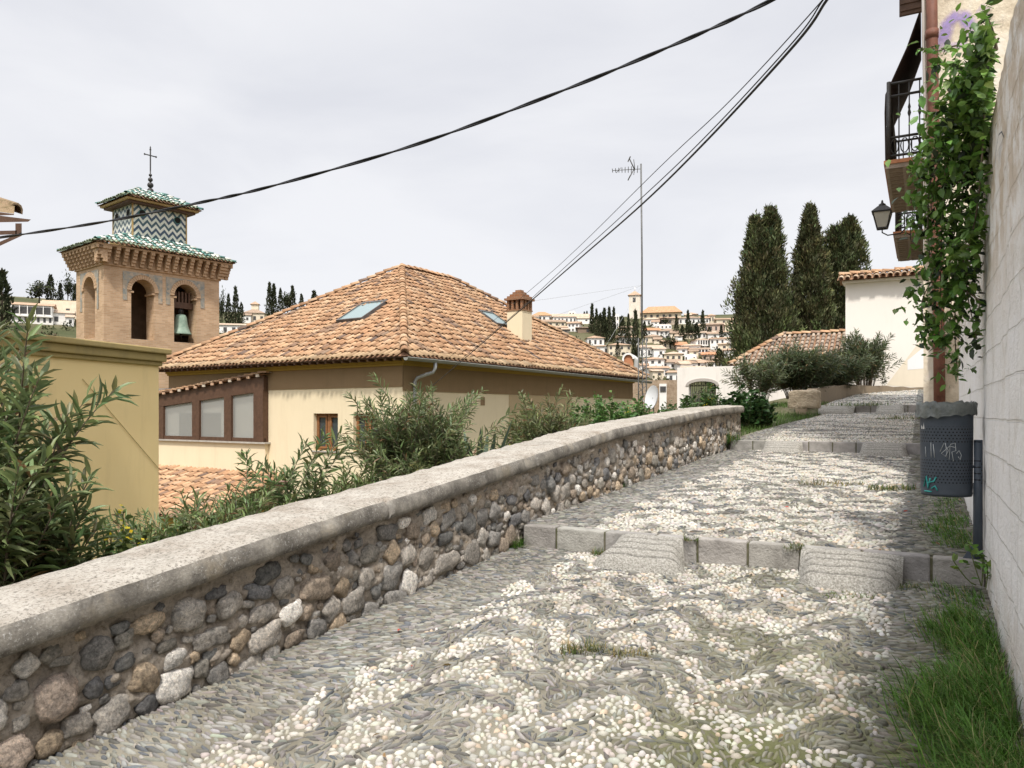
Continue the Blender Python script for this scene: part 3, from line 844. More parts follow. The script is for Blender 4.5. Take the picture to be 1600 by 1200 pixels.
def house_walls():
    mb = MB()
    # left wall (x = IN), two windows; E along +y means looking at it from -x
    w1a, w1b = hx(490, 646, IN), hx(528, 706, IN); w2a, w2b = hx(552, 644, IN), hx(590, 705, IN)
    ops = []
    for a, b in ((w1a, w1b), (w2a, w2b)):
        ops.append((WY - IN - (a.y + b.y) / 2, abs(a.y - b.y) / 2, (b.z + hx(528, 704, IN).z) / 2, a.z, 0))
    ops = [(o[0], o[1], ops[0][2], ops[0][3], 0) for o in ops]
    wall_panel(mb, (IN, WY - IN, 0), (0, -1, 0), (-1, 0, 0), WY - 2 * IN, -2, ze, ops, .28)
    wall_panel(mb, (IN, IN, 0), (1, 0, 0), (0, -1, 0), LX - 2 * IN, -2, ze, [], .2)
    wall_panel(mb, (LX - IN, IN, 0), (0, 1, 0), (1, 0, 0), WY - 2 * IN, -2, ze, [], .2)
    mb.build('wall', MT['cream'], house)
    for o in ops:
        y = WY - IN - o[0]; hw, z0, z1 = o[1], o[2], o[3]; x = IN + .14
        m = MB(); f = .06
        for a, b, c, d in ((y - hw, y + hw, z0, z0 + f), (y - hw, y + hw, z1 - f, z1), (y - hw, y - hw + f, z0 + f, z1 - f), (y + hw - f, y + hw, z0 + f, z1 - f), (y - .05, y + .05, z0 + f, z1 - f)):
            box(m, x, x + .07, a, b, c, d)
        w_ = m.build('window', MT['window_wood'], house)
        for sgn in (-1, 1):
            m = MB(); k = (y + sgn * .08, y + sgn * (hw - f)); a, b = min(k), max(k)
            for q in ((a, a + .05, z0 + .07, z1 - .07), (b - .05, b, z0 + .07, z1 - .07), (a + .05, b - .05, z0 + .07, z0 + .13), (a + .05, b - .05, z1 - .13, z1 - .07)):
                box(m, x - .02, x + .03, *q)
            m.build('sash', MT['window_wood'], w_)
        m = MB(); box(m, x + .035, x + .04, y - hw + f, y + hw - f, z0 + f, z1 - f); m.build('pane', MT['glass'], w_)
        m = MB(); box(m, x + .6, x + .62, y - hw - .1, y + hw + .1, z0 - .1, z1 + .1); m.build('dark_room_panel', MT['dark'], w_)  # near-black panel paints the darkness of the unlit room behind the glass
        m = MB(); box(m, IN - .06, IN + .14, y - hw - .05, y + hw + .05, z0 - .05, z0 - .003); m.build('sill', MT['concrete'], w_)
    # frieze, cornice and soffit
    zb = hx(520, 607, IN - .02).z
    zb2 = hy(700, 613, IN - .02).z
    m = MB()
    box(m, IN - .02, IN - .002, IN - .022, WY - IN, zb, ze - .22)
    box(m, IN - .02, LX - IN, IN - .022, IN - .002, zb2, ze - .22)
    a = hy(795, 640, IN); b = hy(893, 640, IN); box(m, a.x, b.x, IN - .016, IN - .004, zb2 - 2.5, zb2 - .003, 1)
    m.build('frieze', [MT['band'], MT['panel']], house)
    m = MB()
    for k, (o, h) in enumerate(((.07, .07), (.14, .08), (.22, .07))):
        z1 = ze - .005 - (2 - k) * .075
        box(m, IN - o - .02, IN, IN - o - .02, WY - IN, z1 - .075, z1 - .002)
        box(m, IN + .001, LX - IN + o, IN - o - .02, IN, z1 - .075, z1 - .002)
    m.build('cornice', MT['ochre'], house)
    m = MB()
    box(m, .03, IN, .03, WY, ze - .03, ze + .02); box(m, IN, LX - .03, .03, IN, ze - .03, ze + .02)
    for k in range(34): box(m, .05, IN - .2, .4 + k * .36, .48 + k * .36, ze - .10, ze - .03)
    for k in range(46): box(m, .4 + k * .36, .48 + k * .36, .05, IN - .2, ze - .10, ze - .03)
    m.build('soffit', MT['brownwood'], house)
    v = hy(754, 627, IN); m = MB(); box(m, v.x - .12, v.x + .12, IN - .015, IN - .003, v.z - .14, v.z + .14); m.build('vent', MT['band'], house)
    # gutter and downpipe
    m = MB(); T = []
    for x in (-.06, LX + .12):
        for k in range(9): a = PI + PI * k / 8; T.append((x, -.10 + .085 * math.cos(a), ze - .05 + .085 * math.sin(a) - x * .006))
    Fc = [(k, k + 1, 10 + k, 9 + k) for k in range(8)]
    m.add(T, Fc, 0, (1, 1, 1), True)
    g2 = [(x, y - (.006 if False else 0), z) for x, y, z in T]
    m.add([(T[k][0] - .004, T[k][1], T[k][2]) for k in range(9)], [tuple(range(9))])
    tube(m, [(-.06, -.188, ze - .047), (LX + .12, -.188, ze - .155)], .014, 6)
    gt = m.build('gutter', MT['gutter'], house)
    m = MB(); a = hy(680, 567, -.1); b = hy(649, 590, IN - .12)
    x1 = a.x; x2 = b.x
    tube(m, [(x1, -.1, ze - .12), (x1, -.1, ze - .3), (x1 - .05, -.06, ze - .42), ((x1 + x2) / 2, .18, ze - .5), (x2 + .05, IN - .16, ze - .58), (x2, IN - .1, ze - .7), (x2, IN - .1, -1)], .055, 10)
    m.build('downpipe', MT['steel'], house)
MT['gutter'] = simple('gutter_metal', (.20, .21, .185), (.28, .28, .25), 6, .55, .1, 60, spec=.4)
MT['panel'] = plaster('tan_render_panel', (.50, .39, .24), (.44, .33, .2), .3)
house_walls()

def chimney():
    up_r = Vector((0, AY, za - ze)).normalized(); n = HR.cross(HL * up_r.y + Vector((0, 0, up_r.z)))
    p = hloc(hit(815, 530, HC + Vector((0, 0, ze)), n)); x, y, z = p.x, p.y + .1, p.z
    wd = 38 / F * (HC.y + HR.y * x + HL.y * y) / 1.36 / 2
    zt = hy(812, 487, y).z; ztop = hy(812, 450, y).z
    m = MB(); box(m, x - wd, x + wd, y - wd, y + wd, z - .9, zt)
    c = m.build('chimney', MT['cream'], house)
    m = MB(); k = wd + .03
    hh = (ztop - zt)
    box(m, x - k, x + k, y - k, y + k, zt, zt + .05)
    for sx in (-1, -.33, .33, 1):
        for sy in (-1, -.33, .33, 1):
            if abs(sx) < 1 and abs(sy) < 1: continue
            box(m, x + sx * (k - .07) - .05, x + sx * (k - .07) + .05, y + sy * (k - .07) - .05, y + sy * (k - .07) + .05, zt + .05, zt + hh * .45)
    for q in range(5):
        r = (k + .06) * (1 - q * .18); box(m, x - r, x + r, y - r, y + r, zt + hh * .45 + q * hh * .09, zt + hh * .45 + (q + 1) * hh * .09 - .002)
    box(m, x - k * .5, x + k * .5, y - k * .5, y + k * .5, zt + .05, zt + hh * .45, 1)
    m.build('chimney_cap', [MT['brick'], MT['dark']], c)
def brick_mat(name, c1, c2, mortar, bw=.26, rh=.055, bump=.5):
    t = NT(name); x, y, z = t.sep()[:3]
    b = t.n('ShaderNodeTexBrick'); b.inputs['Scale'].default_value = 1; b.inputs['Brick Width'].default_value = bw; b.inputs['Row Height'].default_value = rh
    b.inputs['Mortar Size'].default_value = .007; b.inputs['Color1'].default_value = rgba(c1); b.inputs['Color2'].default_value = rgba(c2); b.inputs['Mortar'].default_value = rgba(mortar)
    t.l(t.comb(t.math('ADD', x, y), z), b.inputs['Vector'])
    c = t.mix(1, b.outputs['Color'], t.ramp(t.noise(.9, 7), [(.3, (.78, .75, .72)), (.7, (1.1, 1.08, 1.05))]), 'MULTIPLY')
    h = t.math('ADD', t.math('MULTIPLY', b.outputs['Fac'], -.6), t.noise(60, 4)); t.bump(h, bump, .012)
    return t.out(c, .9, .15)
MT['brick'] = brick_mat('red_brick', (.32, .15, .075), (.25, .12, .06), (.3, .24, .18))
MT['towerbrick'] = brick_mat('tower_brick', (.58, .41, .27), (.46, .31, .19), (.52, .42, .31), .27, .075)
chimney()

# brown glazed veranda on the left wall, the lean-to roofs below and above it
def veranda():
    XF = .35
    t = house
    a, b = hx(412, 588, XF), hx(412, 691, XF); y0 = a.y; z0 = b.z
    zl = hx(250, 618, XF); y1 = zl.y + .9; slope = (a.z - zl.z) / (zl.y - y0)
    zt = lambda y: a.z - slope * (y - y0)
    m = MB()                                            # frame
    th = .1
    def bar(ya, yb, zA0, zA1, zB0, zB1): hexa(m, [(XF, ya, zA0), (XF + th, ya, zA0), (XF + th, yb, zB0), (XF, yb, zB0), (XF, ya, zA1), (XF + th, ya, zA1), (XF + th, yb, zB1), (XF, yb, zB1)])
    bar(y0, y1, z0, z0 + .13, z0, z0 + .13)
    bar(y0, y1, zt(y0) - .5, zt(y0) + .02, zt(y1) - .42, zt(y1) + .02)
    cols = []
    for pa, pb in ((397, 412), (351, 362), (301, 312), (249, 256)):
        ya, yb = hx(pb, 650, XF).y, hx(pa, 650, XF).y; cols.append((ya, yb))
        hexa(m, [(XF - .03, ya, z0 + .002), (XF + th, ya, z0 + .002), (XF + th, yb, z0 + .002), (XF - .03, yb, z0 + .002), (XF - .03, ya, zt(ya) - .45), (XF + th, ya, zt(ya) - .45), (XF + th, yb, zt(yb) - .45), (XF - .03, yb, zt(yb) - .45)])
    box(m, XF + th, IN, y0, y0 + .05, z0, zt(y0) - .01)
    fr = m.build('veranda_frame', MT['brownwood'], t)
    for (ya, yb), (yc, yd) in zip(cols[:-1], cols[1:]):
        m = MB(); m.add([(XF + .06, yb, z0 + .13), (XF + .06, yc, z0 + .13), (XF + .06, yc, zt(yc) - .46), (XF + .06, yb, zt(yb) - .46)], [(0, 1, 2, 3)])
        m.build('pane', MT['veranda_glass'], fr)
    m = MB(); box(m, IN - .02, IN - .004, y0 + .06, y1, z0, zt(y0) - .3); m.build('back_wall', MT['greywall'], fr)
    m = MB()
    for p in ((280, 299), (315, 345)):
        ya, yb = hx(p[1], 650, IN - .03).y, hx(p[0], 650, IN - .03).y; m = MB(); box(m, IN - .035, IN - .021, ya, yb, z0 + .1, hx(300, 645, IN - .03).z); m.build('inner_door', MT['greydoor'], fr)
    m = MB(); hexa(m, [(XF - .06, y0 - .12, z0 - .06), (IN, y0 - .12, z0 - .06), (IN, y1, z0 - .06), (XF - .06, y1, z0 - .06), (XF - .06, y0 - .12, z0 - .003), (IN, y0 - .12, z0 - .003), (IN, y1, z0 - .003), (XF - .06, y1, z0 - .003)])
    m.build('sill', MT['concrete'], fr)
    m = MB(); wall_panel(m, (XF + .04, y1, 0), (0, -1, 0), (-1, 0, 0), y1 - y0 + .02, -1, z0 - .062, [], .1); box(m, XF + .042, IN, y0 - .02, y0, -1, z0 - .065)
    m.build('veranda_wall', MT['cream'], t)
    # tiled lean-to over the veranda, falling away from the corner
    m = MB(); sl = math.hypot(1, slope)
    Uv = Vector((0, -1, slope)).normalized()
    tile_plane(m, (XF - .12, y1 + .4, zt(y1 + .4) + .06), (1, 0, 0), Uv, [(0, 0), (.36, 0), (.36, (y1 + .5 - y0) * sl), (0, (y1 + .5 - y0) * sl)], eave=None, seed=8)
    box(m, XF - .1, XF - .02, y0, y0 + .01, zt(y0), zt(y0) + .02, 1)
    for k in range(14):
        yy = y0 + .1 + k * (y1 - y0) / 14; box(m, XF - .13, XF - .09, yy, yy + .16, zt(yy) - .01, zt(yy) + .075, 0, (.55, .36, .24) if k % 3 else (.6, .52, .42))
    m.build('veranda_roof', ROOFM, t)
    # low lean-to roof below
    top = hx(330, 735, XF + .03); z1 = top.z; ya = hx(432, 745, XF).y - .2; yb = y1 + .3
    Ul = Vector((1, 0, .40)).normalized(); L = 3.2
    m = MB(); Ov = Vector((XF + .04, yb, z1)) - Ul * L
    tile_plane(m, tuple(Ov), (0, -1, 0), Ul, [(0, 0), (yb - ya, 0), (yb - ya, L), (0, L)], pitch=.25, rad=.105, row=.36, seed=12, eave=(.3, .2, .13))
    m.build('low_roof', ROOFM, t)
    m = MB(); box(m, Ov.x + .3, XF + .02, ya + .25, yb, -2, Ov.z + .0); m.build('low_wall', MT['ochre'], t)
gl = NT('veranda_glass'); gl.b.inputs['Base Color'].default_value = (.5, .5, .47, 1); gl.b.inputs['Roughness'].default_value = .04
tr = gl.n('ShaderNodeBsdfTransparent'); tr.inputs[0].default_value = (.75, .76, .74, 1); mxs = gl.n('ShaderNodeMixShader'); mxs.inputs[0].default_value = .55
gl.l(gl.b.outputs[0], mxs.inputs[1]); gl.l(tr.outputs[0], mxs.inputs[2]); gl.l(mxs.outputs[0], gl.t.nodes['Material Output'].inputs['Surface']); MT['veranda_glass'] = gl.m
MT['greywall'] = simple('veranda_back_wall', (.5, .48, .44), (.56, .54, .5), 2, .9, 0)
MT['greydoor'] = simple('veranda_inner_door', (.13, .13, .12), (.18, .18, .165), 2, .8, 0)
veranda()

# ================================================================ bell tower
TT = math.radians(39.0); TR = Vector((math.sin(TT), math.cos(TT), 0)); TL = Vector((-math.cos(TT), math.sin(TT), 0))
TW, TD = 5.39, 2.85
TC = at(162, 410, 33); TC.z = 0
tower = thing('bell_tower', 'square brick bell tower with green and white glazed roofs and zigzag tiled lantern', 'tower', TC, PI / 2 - TT)
def tloc(p): q = Vector(p) - TC; return Vector((q.dot(TR), q.dot(TL), q.z))
def tz(px, py): return tloc(hit(px, py, TC, TL)).z
def tx(px, py): return tloc(hit(px, py, TC, TL)).x
def build_tower():
    zc0 = EYE + (HZ - 413) / F * 33; zc1 = EYE + (HZ - 384) / F * 33          # corbel band
    def arch(pl, pr, psill, ptop):
        a, b = tx(pl, psill), tx(pr, psill); c = (a + b) / 2; hw = (b - a) / 2
        zs = tz((pl + pr) / 2, psill); zt = tz((pl + pr) / 2, ptop); return (c, hw, zs, zt - hw * 1.05, 1.05)
    A1 = arch(205, 241, 530, 436); A2 = arch(272, 307, 536, 446); zs = (A1[2] + A2[2]) / 2; zp = (A1[3] + A2[3]) / 2
    A1 = (A1[0], A1[1], zs, zp, 1.05); A2 = (A2[0], A2[1], zs, zp, 1.05)
    m = MB()
    wall_panel(m, (0, 0, 0), (1, 0, 0), (0, -1, 0), TW, -3, zc0, [A1, A2], .75)
    wall_panel(m, (0, TD, 0), (0, -1, 0), (-1, 0, 0), TD, -3, zc0, [(TD / 2, .56, zs, zp, 1.05)], .75)
    wall_panel(m, (TW, 0, 0), (0, 1, 0), (1, 0, 0), TD, -3, zc0, [], .75)
    wall_panel(m, (TW, TD, 0), (-1, 0, 0), (0, 1, 0), TW, -3, zc0, [], .75)
    box(m, .75, TW - .75, .76, TD - .75, zs - .3, zs - .02)
    m.add([(0.7, .74, -3), (TW - .7, .74, -3), (TW - .7, .74, zs), (.7, .74, zs)], [(0, 1, 2, 3)])
    for x0, x1 in ((0, A1[0] - A1[1]), (A1[0] + A1[1], A2[0] - A2[1]), (A2[0] + A2[1], TW)):   # inner faces of the piers
        box(m, x0 + .01, x1 - .01, .02, .74, zs + .01, zc0 - .01, 0)
    m.build('brickwork', MT['towerbrick'], tower)
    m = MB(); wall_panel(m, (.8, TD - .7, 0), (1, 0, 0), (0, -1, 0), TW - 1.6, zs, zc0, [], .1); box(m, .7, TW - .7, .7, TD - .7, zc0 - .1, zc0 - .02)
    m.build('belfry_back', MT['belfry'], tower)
    # alfiz tile panels over the arches
    for op in (A1, A2):
        m = MB(); hw_ = min(op[1] * 1.72, (A2[0] - A1[0]) / 2 - .03); o = (hw_, op[1] * 1.36, zp - 5, zp + .02, 1.05)
        wall_panel(m, (op[0] - hw_, -.02, 0), (1, 0, 0), (0, -1, 0), hw_ * 2, zp - .45, zc0 - .16, [o], .02); m.build('tile_panel', MT['mosaic'], tower)
    m = MB(); o = (.95, .77, zp - 5, zp + .02, 1.05); wall_panel(m, (-.02, TD / 2 + .95, 0), (0, -1, 0), (-1, 0, 0), 1.9, zp - .9, zc0 - .16, [o], .02)
    m.build('tile_panel', MT['mosaic'], tower)
    for op in (A1, A2):
        m = MB()
        for k in range(19):
            a0, a1 = PI * k / 19 + .01, PI * (k + 1) / 19 - .01; pts = []
            for y in (-.05, 0):
                for rr_, aa in ((op[1] * 1.01, a0), (op[1] * 1.36, a0), (op[1] * 1.36, a1), (op[1] * 1.01, a1)):
                    pts.append((op[0] - rr_ * math.cos(aa), y, zp + rr_ * math.sin(aa) * 1.05))
            hexa(m, pts)
        box(m, op[0] - op[1] * 1.08, op[0] - op[1] * .8, -.03, .7, zp - .1, zp - .02); box(m, op[0] + op[1] * .8, op[0] + op[1] * 1.08, -.03, .7, zp - .1, zp - .02); m.build('arch_ring', MT['archbrick'], tower)
    m = MB()
    for k in range(15):
        a0, a1 = PI * k / 15 + .01, PI * (k + 1) / 15 - .01; pts = []
        for x in (-.05, 0):
            for rr_, aa in ((.57, a0), (.76, a0), (.76, a1), (.57, a1)): pts.append((x, TD / 2 - rr_ * math.cos(aa), zp + rr_ * math.sin(aa) * 1.05))
        hexa(m, pts)
    m.build('arch_ring', MT['archbrick'], tower)
    # corbelled cornice
    m = MB(); H = zc1 - zc0; OV = .56
    box(m, -.06, TW + .06, -.06, TD + .06, zc0, zc0 + .07); box(m, -.02, TW + .02, -.02, TD + .02, zc0 + .07, zc1 - .05)
    nb = 17
    for k in range(nb):
        x = -.3 + (TW + .6) * k / (nb - 1)
        for q in range(5): box(m, x - .085, x + .085, -.1 - (OV - .2) * (q + 1) / 5, 0.0, zc0 + .08 + (H - .12) * q / 5, zc0 + .08 + (H - .12) * (q + 1) / 5 - .003)
    nb = 10
    for k in range(nb):
        y = -.3 + (TD + .6) * k / (nb - 1)
        for q in range(5): box(m, -.1 - (OV - .2) * (q + 1) / 5, 0, y - .085, y + .085, zc0 + .078 + (H - .12) * q / 5, zc0 + .082 + (H - .12) * (q + 1) / 5 - .004)
    for sx, sy in ((0, 0), (1, 0)):
        for q in range(5):
            e = .1 + (OV - .2) * (q + 1) / 5; z0 = zc0 + .079 + (H - .12) * q / 5
            box(m, (-e if not sx else TW), (0 if not sx else TW + e), -e, 0, z0, z0 + (H - .12) / 5 - .005)
    box(m, -OV + .1, TW + OV - .1, -OV + .1, TD + OV - .1, zc1 - .04, zc1 + .04)
    m.build('cornice', MT['archbrick'], tower)
    # main roof, a hipped skirt up to the lantern
    GRN, WHT, TEAL = np.array((.085, .23, .195)), np.array((.72, .72, .64)), np.array((.19, .33, .29))
    def glz(I, J, g):
        k = (I + J) % 4; c = np.where((k < 2)[:, None], WHT, GRN); k2 = g.uniform(size=len(I)) < .22
        c = np.where(k2[:, None], TEAL, c) * g.uniform(.75, 1.15, (len(I), 1)); c[J == 0] = np.array((.17, .21, .13)) * g.uniform(.6, 1.4, ((J == 0).sum(), 1)); return c
    glr = lambda I, J, g: np.where((I % 2 == 0)[:, None], GRN, WHT) * g.uniform(.8, 1.1, (len(I), 1))
    def hip(x0, x1, y0, y1, z, X0, X1, Y0, Y1, Z, mb, pitch, row, rad, sd):
        o = [(x0, y0, z), (x1, y0, z), (x1, y1, z), (x0, y1, z)]; i = [(X0, Y0, Z), (X1, Y0, Z), (X1, Y1, Z), (X0, Y1, Z)]
        for k in range(4):
            a, b, c, d = [np.array(p, float) for p in (o[k], o[(k + 1) % 4], i[(k + 1) % 4], i[k])]
            E = (b - a) / np.linalg.norm(b - a); U = d - a - E * np.dot(d - a, E); h = np.linalg.norm(U); U /= h
            tile_plane(mb, a, E, U, [(0, 0), (np.linalg.norm(b - a), 0), (np.dot(c - a, E), h), (np.dot(d - a, E), h)], pitch, row, rad, colfn=glz, seed=sd + k)
            ridge_tiles(mb, a, d, rad * 1.2, row, seed=k, lift=.04, colfn=glr)
    lx0, lx1 = tx(207, 360), tx(291, 375)
    zr = zc1 + .06; m = MB()
    yl0 = .55; yl1 = TD - .35; zl0 = EYE + (HZ - 369) / F * 34.2
    hip(-OV, TW + OV, -OV, TD + OV, zr, lx0 - .1, lx1 + .1, yl0 - .1, yl1 + .1, zl0, m, .2, .27, .085, 40)
    m.build('main_roof', [MT['glazed'], MT['tilebed']], tower)
    # lantern
    pl = Vector(TC) + TL * yl0
    lx0 = tloc(hit(207, 350, pl, TL)).x; lx1 = tloc(hit(291, 350, pl, TL)).x
    zl1 = tloc(hit(207, 318, pl, TL)).z
    m = MB(); box(m, lx0, lx1, yl0, yl1, zl0 - .5, zl1); m.build('lantern', MT['zigzag'], tower)
    m = MB(); box(m, lx0 - .12, lx1 + .12, yl0 - .12, yl1 + .12, zl0 - .45, zl0 + .07)
    for x, y in ((lx0, yl0), (lx1, yl0), (lx0, yl1)): box(m, x - .03, x + .03, y - .03, y + .03, zl0 + .07, zl1)
    m.build('lantern_trim', MT['glazeyellow'], tower)
    zo = tloc(hit(226, 334, pl, TL)).z
    for px in (222, 277):
        x = tloc(hit(px, 338, pl, TL)).x; m = MB()
        for rr_, yy, mt in ((.17, -.03, 1), (.145, -.035, 0)):
            n = 18; m.add([(x + rr_ * math.cos(2 * PI * k / n), yl0 + yy, zo + rr_ * math.sin(2 * PI * k / n)) for k in range(n)], [tuple(range(n))], mt)
            if mt: m.add([(x + rr_ * math.cos(2 * PI * (k % n) / n), yl0 + (yy if k < n else 0), zo + rr_ * math.sin(2 * PI * (k % n) / n)) for k in range(2 * n)], [(k, (k + 1) % n, n + (k + 1) % n, n + k) for k in range(n)], 1)
        m.build('round_opening', [MT['dark'], MT['tealrim']], tower)
    for y in (yl0 + .4, yl1 - .4):
        m = MB(); n = 18; m.add([(lx0 - .03, y + .15 * math.cos(2 * PI * k / n), zo + .15 * math.sin(2 * PI * k / n)) for k in range(n)], [tuple(range(n))], 0); m.build('round_opening', [MT['dark'], MT['tealrim']], tower)
    m = MB(); e = .42
    box(m, lx0 - .3, lx1 + .3, yl0 - .3, yl1 + .3, zl1, zl1 + .1); m.build('lantern_eave', MT['brownwood'], tower)
    m = MB(); box(m, lx0 - e, lx1 + e, yl0 - e, yl1 + e, zl1 + .1, zl1 + .19); m.build('lantern_cornice', MT['glazeyellow'], tower)
    m = MB(); xm, ym = (lx0 + lx1) / 2, (yl0 + yl1) / 2; za_ = zl1 + .95
    hip(lx0 - e - .1, lx1 + e + .1, yl0 - e - .1, yl1 + e + .1, zl1 + .2, xm - .5, xm + .5, ym - .05, ym + .05, za_, m, .2, .27, .085, 50)
    m.build('lantern_roof', [MT['glazed'], MT['tilebed']], tower)
    px_ = tloc(hit(235, 295, Vector(TC) + TL * ym, TL)).x; zf = za_ - .05
    zt_ = tloc(hit(235, 228, Vector(TC) + TL * ym, TL)).z; hh = zt_ - zf
    m = MB()
    prof = [(.05, 0)]
    for c_, r_ in ((.06, .15), (.19, .14), (.31, .11), (.41, .075)):
        for a in np.linspace(-1.3, 1.3, 7): prof.append((max(.025, r_ * math.cos(a)), c_ * hh * .95 + r_ * math.sin(a)))
    prof += [(.03, hh * .5), (.03, hh * .97), (.005, hh)]
    lathe(m, prof, (px_, ym, zf), 12)
    zx = zf + hh * .80
    tube(m, [(px_ - .27, ym, zx), (px_ + .27, ym, zx)], .028, 8)
    for q in (-.27, .27): lathe(m, [(.001, -.06), (.05, 0), (.001, .06)], (px_ + q, ym, zx), 8)
    lathe(m, [(.001, -.05), (.055, 0), (.001, .05)], (px_, ym, zf + hh * .92), 8)
    m.build('cross_finial', MT['iron'], tower)
    return A2, zs, zp
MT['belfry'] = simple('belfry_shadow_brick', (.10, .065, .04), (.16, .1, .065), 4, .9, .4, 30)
MT['archbrick'] = brick_mat('arch_brick', (.56, .39, .25), (.47, .31, .19), (.50, .39, .28), .2, .06, .4)
def zz():
    t = NT('zigzag_tiles'); x, y, z = t.sep()[:3]; s = t.math('ADD', x, t.math('MULTIPLY', y, -1))
    tri = t.math('PINGPONG', t.math('MULTIPLY', s, 1.0), .2)
    q = t.math('FRACT', t.math('DIVIDE', t.math('ADD', z, t.math('MULTIPLY', tri, 1.15)), .62))
    c = t.ramp(q, [(0, (.035, .07, .115)), (.24, (.05, .09, .14)), (.25, (.68, .68, .6)), (.5, (.66, .66, .6)), (.51, (.04, .09, .11)), (.74, (.06, .12, .13)), (.75, (.62, .64, .56)), (1, (.66, .68, .6))])
    c.node.color_ramp.interpolation = 'CONSTANT'
    c = t.mix(.35, c, t.ramp(t.noise(14, 3), [(.35, (.1, .12, .16)), (.65, (.6, .6, .55))]), 'OVERLAY')
    return t.out(c, .3, .5)
MT['zigzag'] = zz()
t = NT('mosaic_tiles'); vo = t.n('ShaderNodeTexVoronoi'); vo.inputs['Scale'].default_value = 9; t.l(t.tc.outputs['Object'], vo.inputs['Vector'])
MT['mosaic'] = t.out(t.ramp(vo.outputs['Color'], [(.2, (.22, .23, .21)), (.45, (.36, .30, .22)), (.6, (.27, .27, .24)), (.85, (.42, .34, .25))]), .5, .4)
MT['glazeyellow'] = simple('yellow_glazed_trim', (.36, .25, .1), (.46, .33, .15), 6, .5, .2)
MT['tealrim'] = simple('teal_rim', (.05, .16, .14), (.08, .22, .19), 6, .35, 0)
A2, zs, zp = build_tower()
def bell():
    c = (A2[0], .42, 0); r = A2[1] * .86; zb = zs + .42; h = 1.05
    b = thing('bronze_bell', 'green patinated bronze bell hanging in the right arch of the tower', 'bell', TC + TR * c[0] + TL * c[1] + Vector((0, 0, zb)), PI / 2 - TT)
    m = MB(); prof = [(r, 0), (r * 1.0, .04), (r * .86, .14), (r * .72, .32), (r * .62, .58), (r * .56, .8), (r * .42, .92), (.01, .96)]
    lathe(m, prof + [], (0, 0, 0), 28); lathe(m, [(r * .9, .02), (r * .5, .6), (.01, .8)], (0, 0, 0), 20)
    m.build('bell_body', simple('bronze_patina', (.16, .24, .18), (.28, .36, .28), 6, .6, .3, 40, spec=.4), b)
    m = MB(); tube(m, [(0, 0, .95), (0, 0, 1.25)], .07, 8); tube(m, [(-.1, 0, .98), (-.1, 0, 1.15), (0, 0, 1.22), (.1, 0, 1.15), (.1, 0, .98)], .03, 6)
    m.build('crown_loops', MT['iron'], b)
    m = MB(); box(m, -A2[1] * .95, A2[1] * .95, -.12, .12, 1.22, 1.5)
    for k in range(5): box(m, -.36 + k * .17, -.27 + k * .17, -.1, .1, 1.5, 2.0)
    m.build('headstock', MT['brownwood'], b)
    m = MB(); tube(m, [(0, 0, .7), (0, 0, .0)], .02, 6); lathe(m, [(.01, -.14), (.06, -.06), (.06, 0), (.01, .06)], (0, 0, 0), 10); m.build('clapper', MT['iron'], b)
bell()

# ================================================================ ochre yellow building at the left
def yellow_building():
    YC = at(248, 545, 14); s = Vector((math.sin(math.radians(15)), math.cos(math.radians(15)), 0)); l = Vector((-s.y, s.x, 0))
    zt = YC.z; YC.z = -3
    b = thing('yellow_building', 'plain ochre yellow rendered building with a moulded top edge behind the oleander', 'building', YC, PI / 2 - math.radians(15))
    h = zt + 3
    m = MB(); box(m, -9, 0, 0, 5, 0, h - .32); m.build('wall', MT['yellow'], b)
    m = MB(); box(m, -9, .05, -.05, 5, h - .32, h - .24); box(m, -9, .10, -.10, 5, h - .24, h - .10); box(m, -9, .16, -.16, 5, h - .10, h)
    bevel(m.build('cornice', MT['yellowdirty'], b), .02)
    m = MB()
    def onw(px, py): q = hit(px, py, YC, l) - YC; return Vector((q.dot(s), -.012, q.z))
    tube(m, [onw(128, 592), onw(190, 665), onw(248, 733)], .0045, 6); m.build('wire', MT['yellowdirty'], b)
MT['yellowdirty'] = plaster('stained_cornice', (.46, .35, .15), (.36, .28, .13), .6, (.16, .14, .09))
yellow_building()
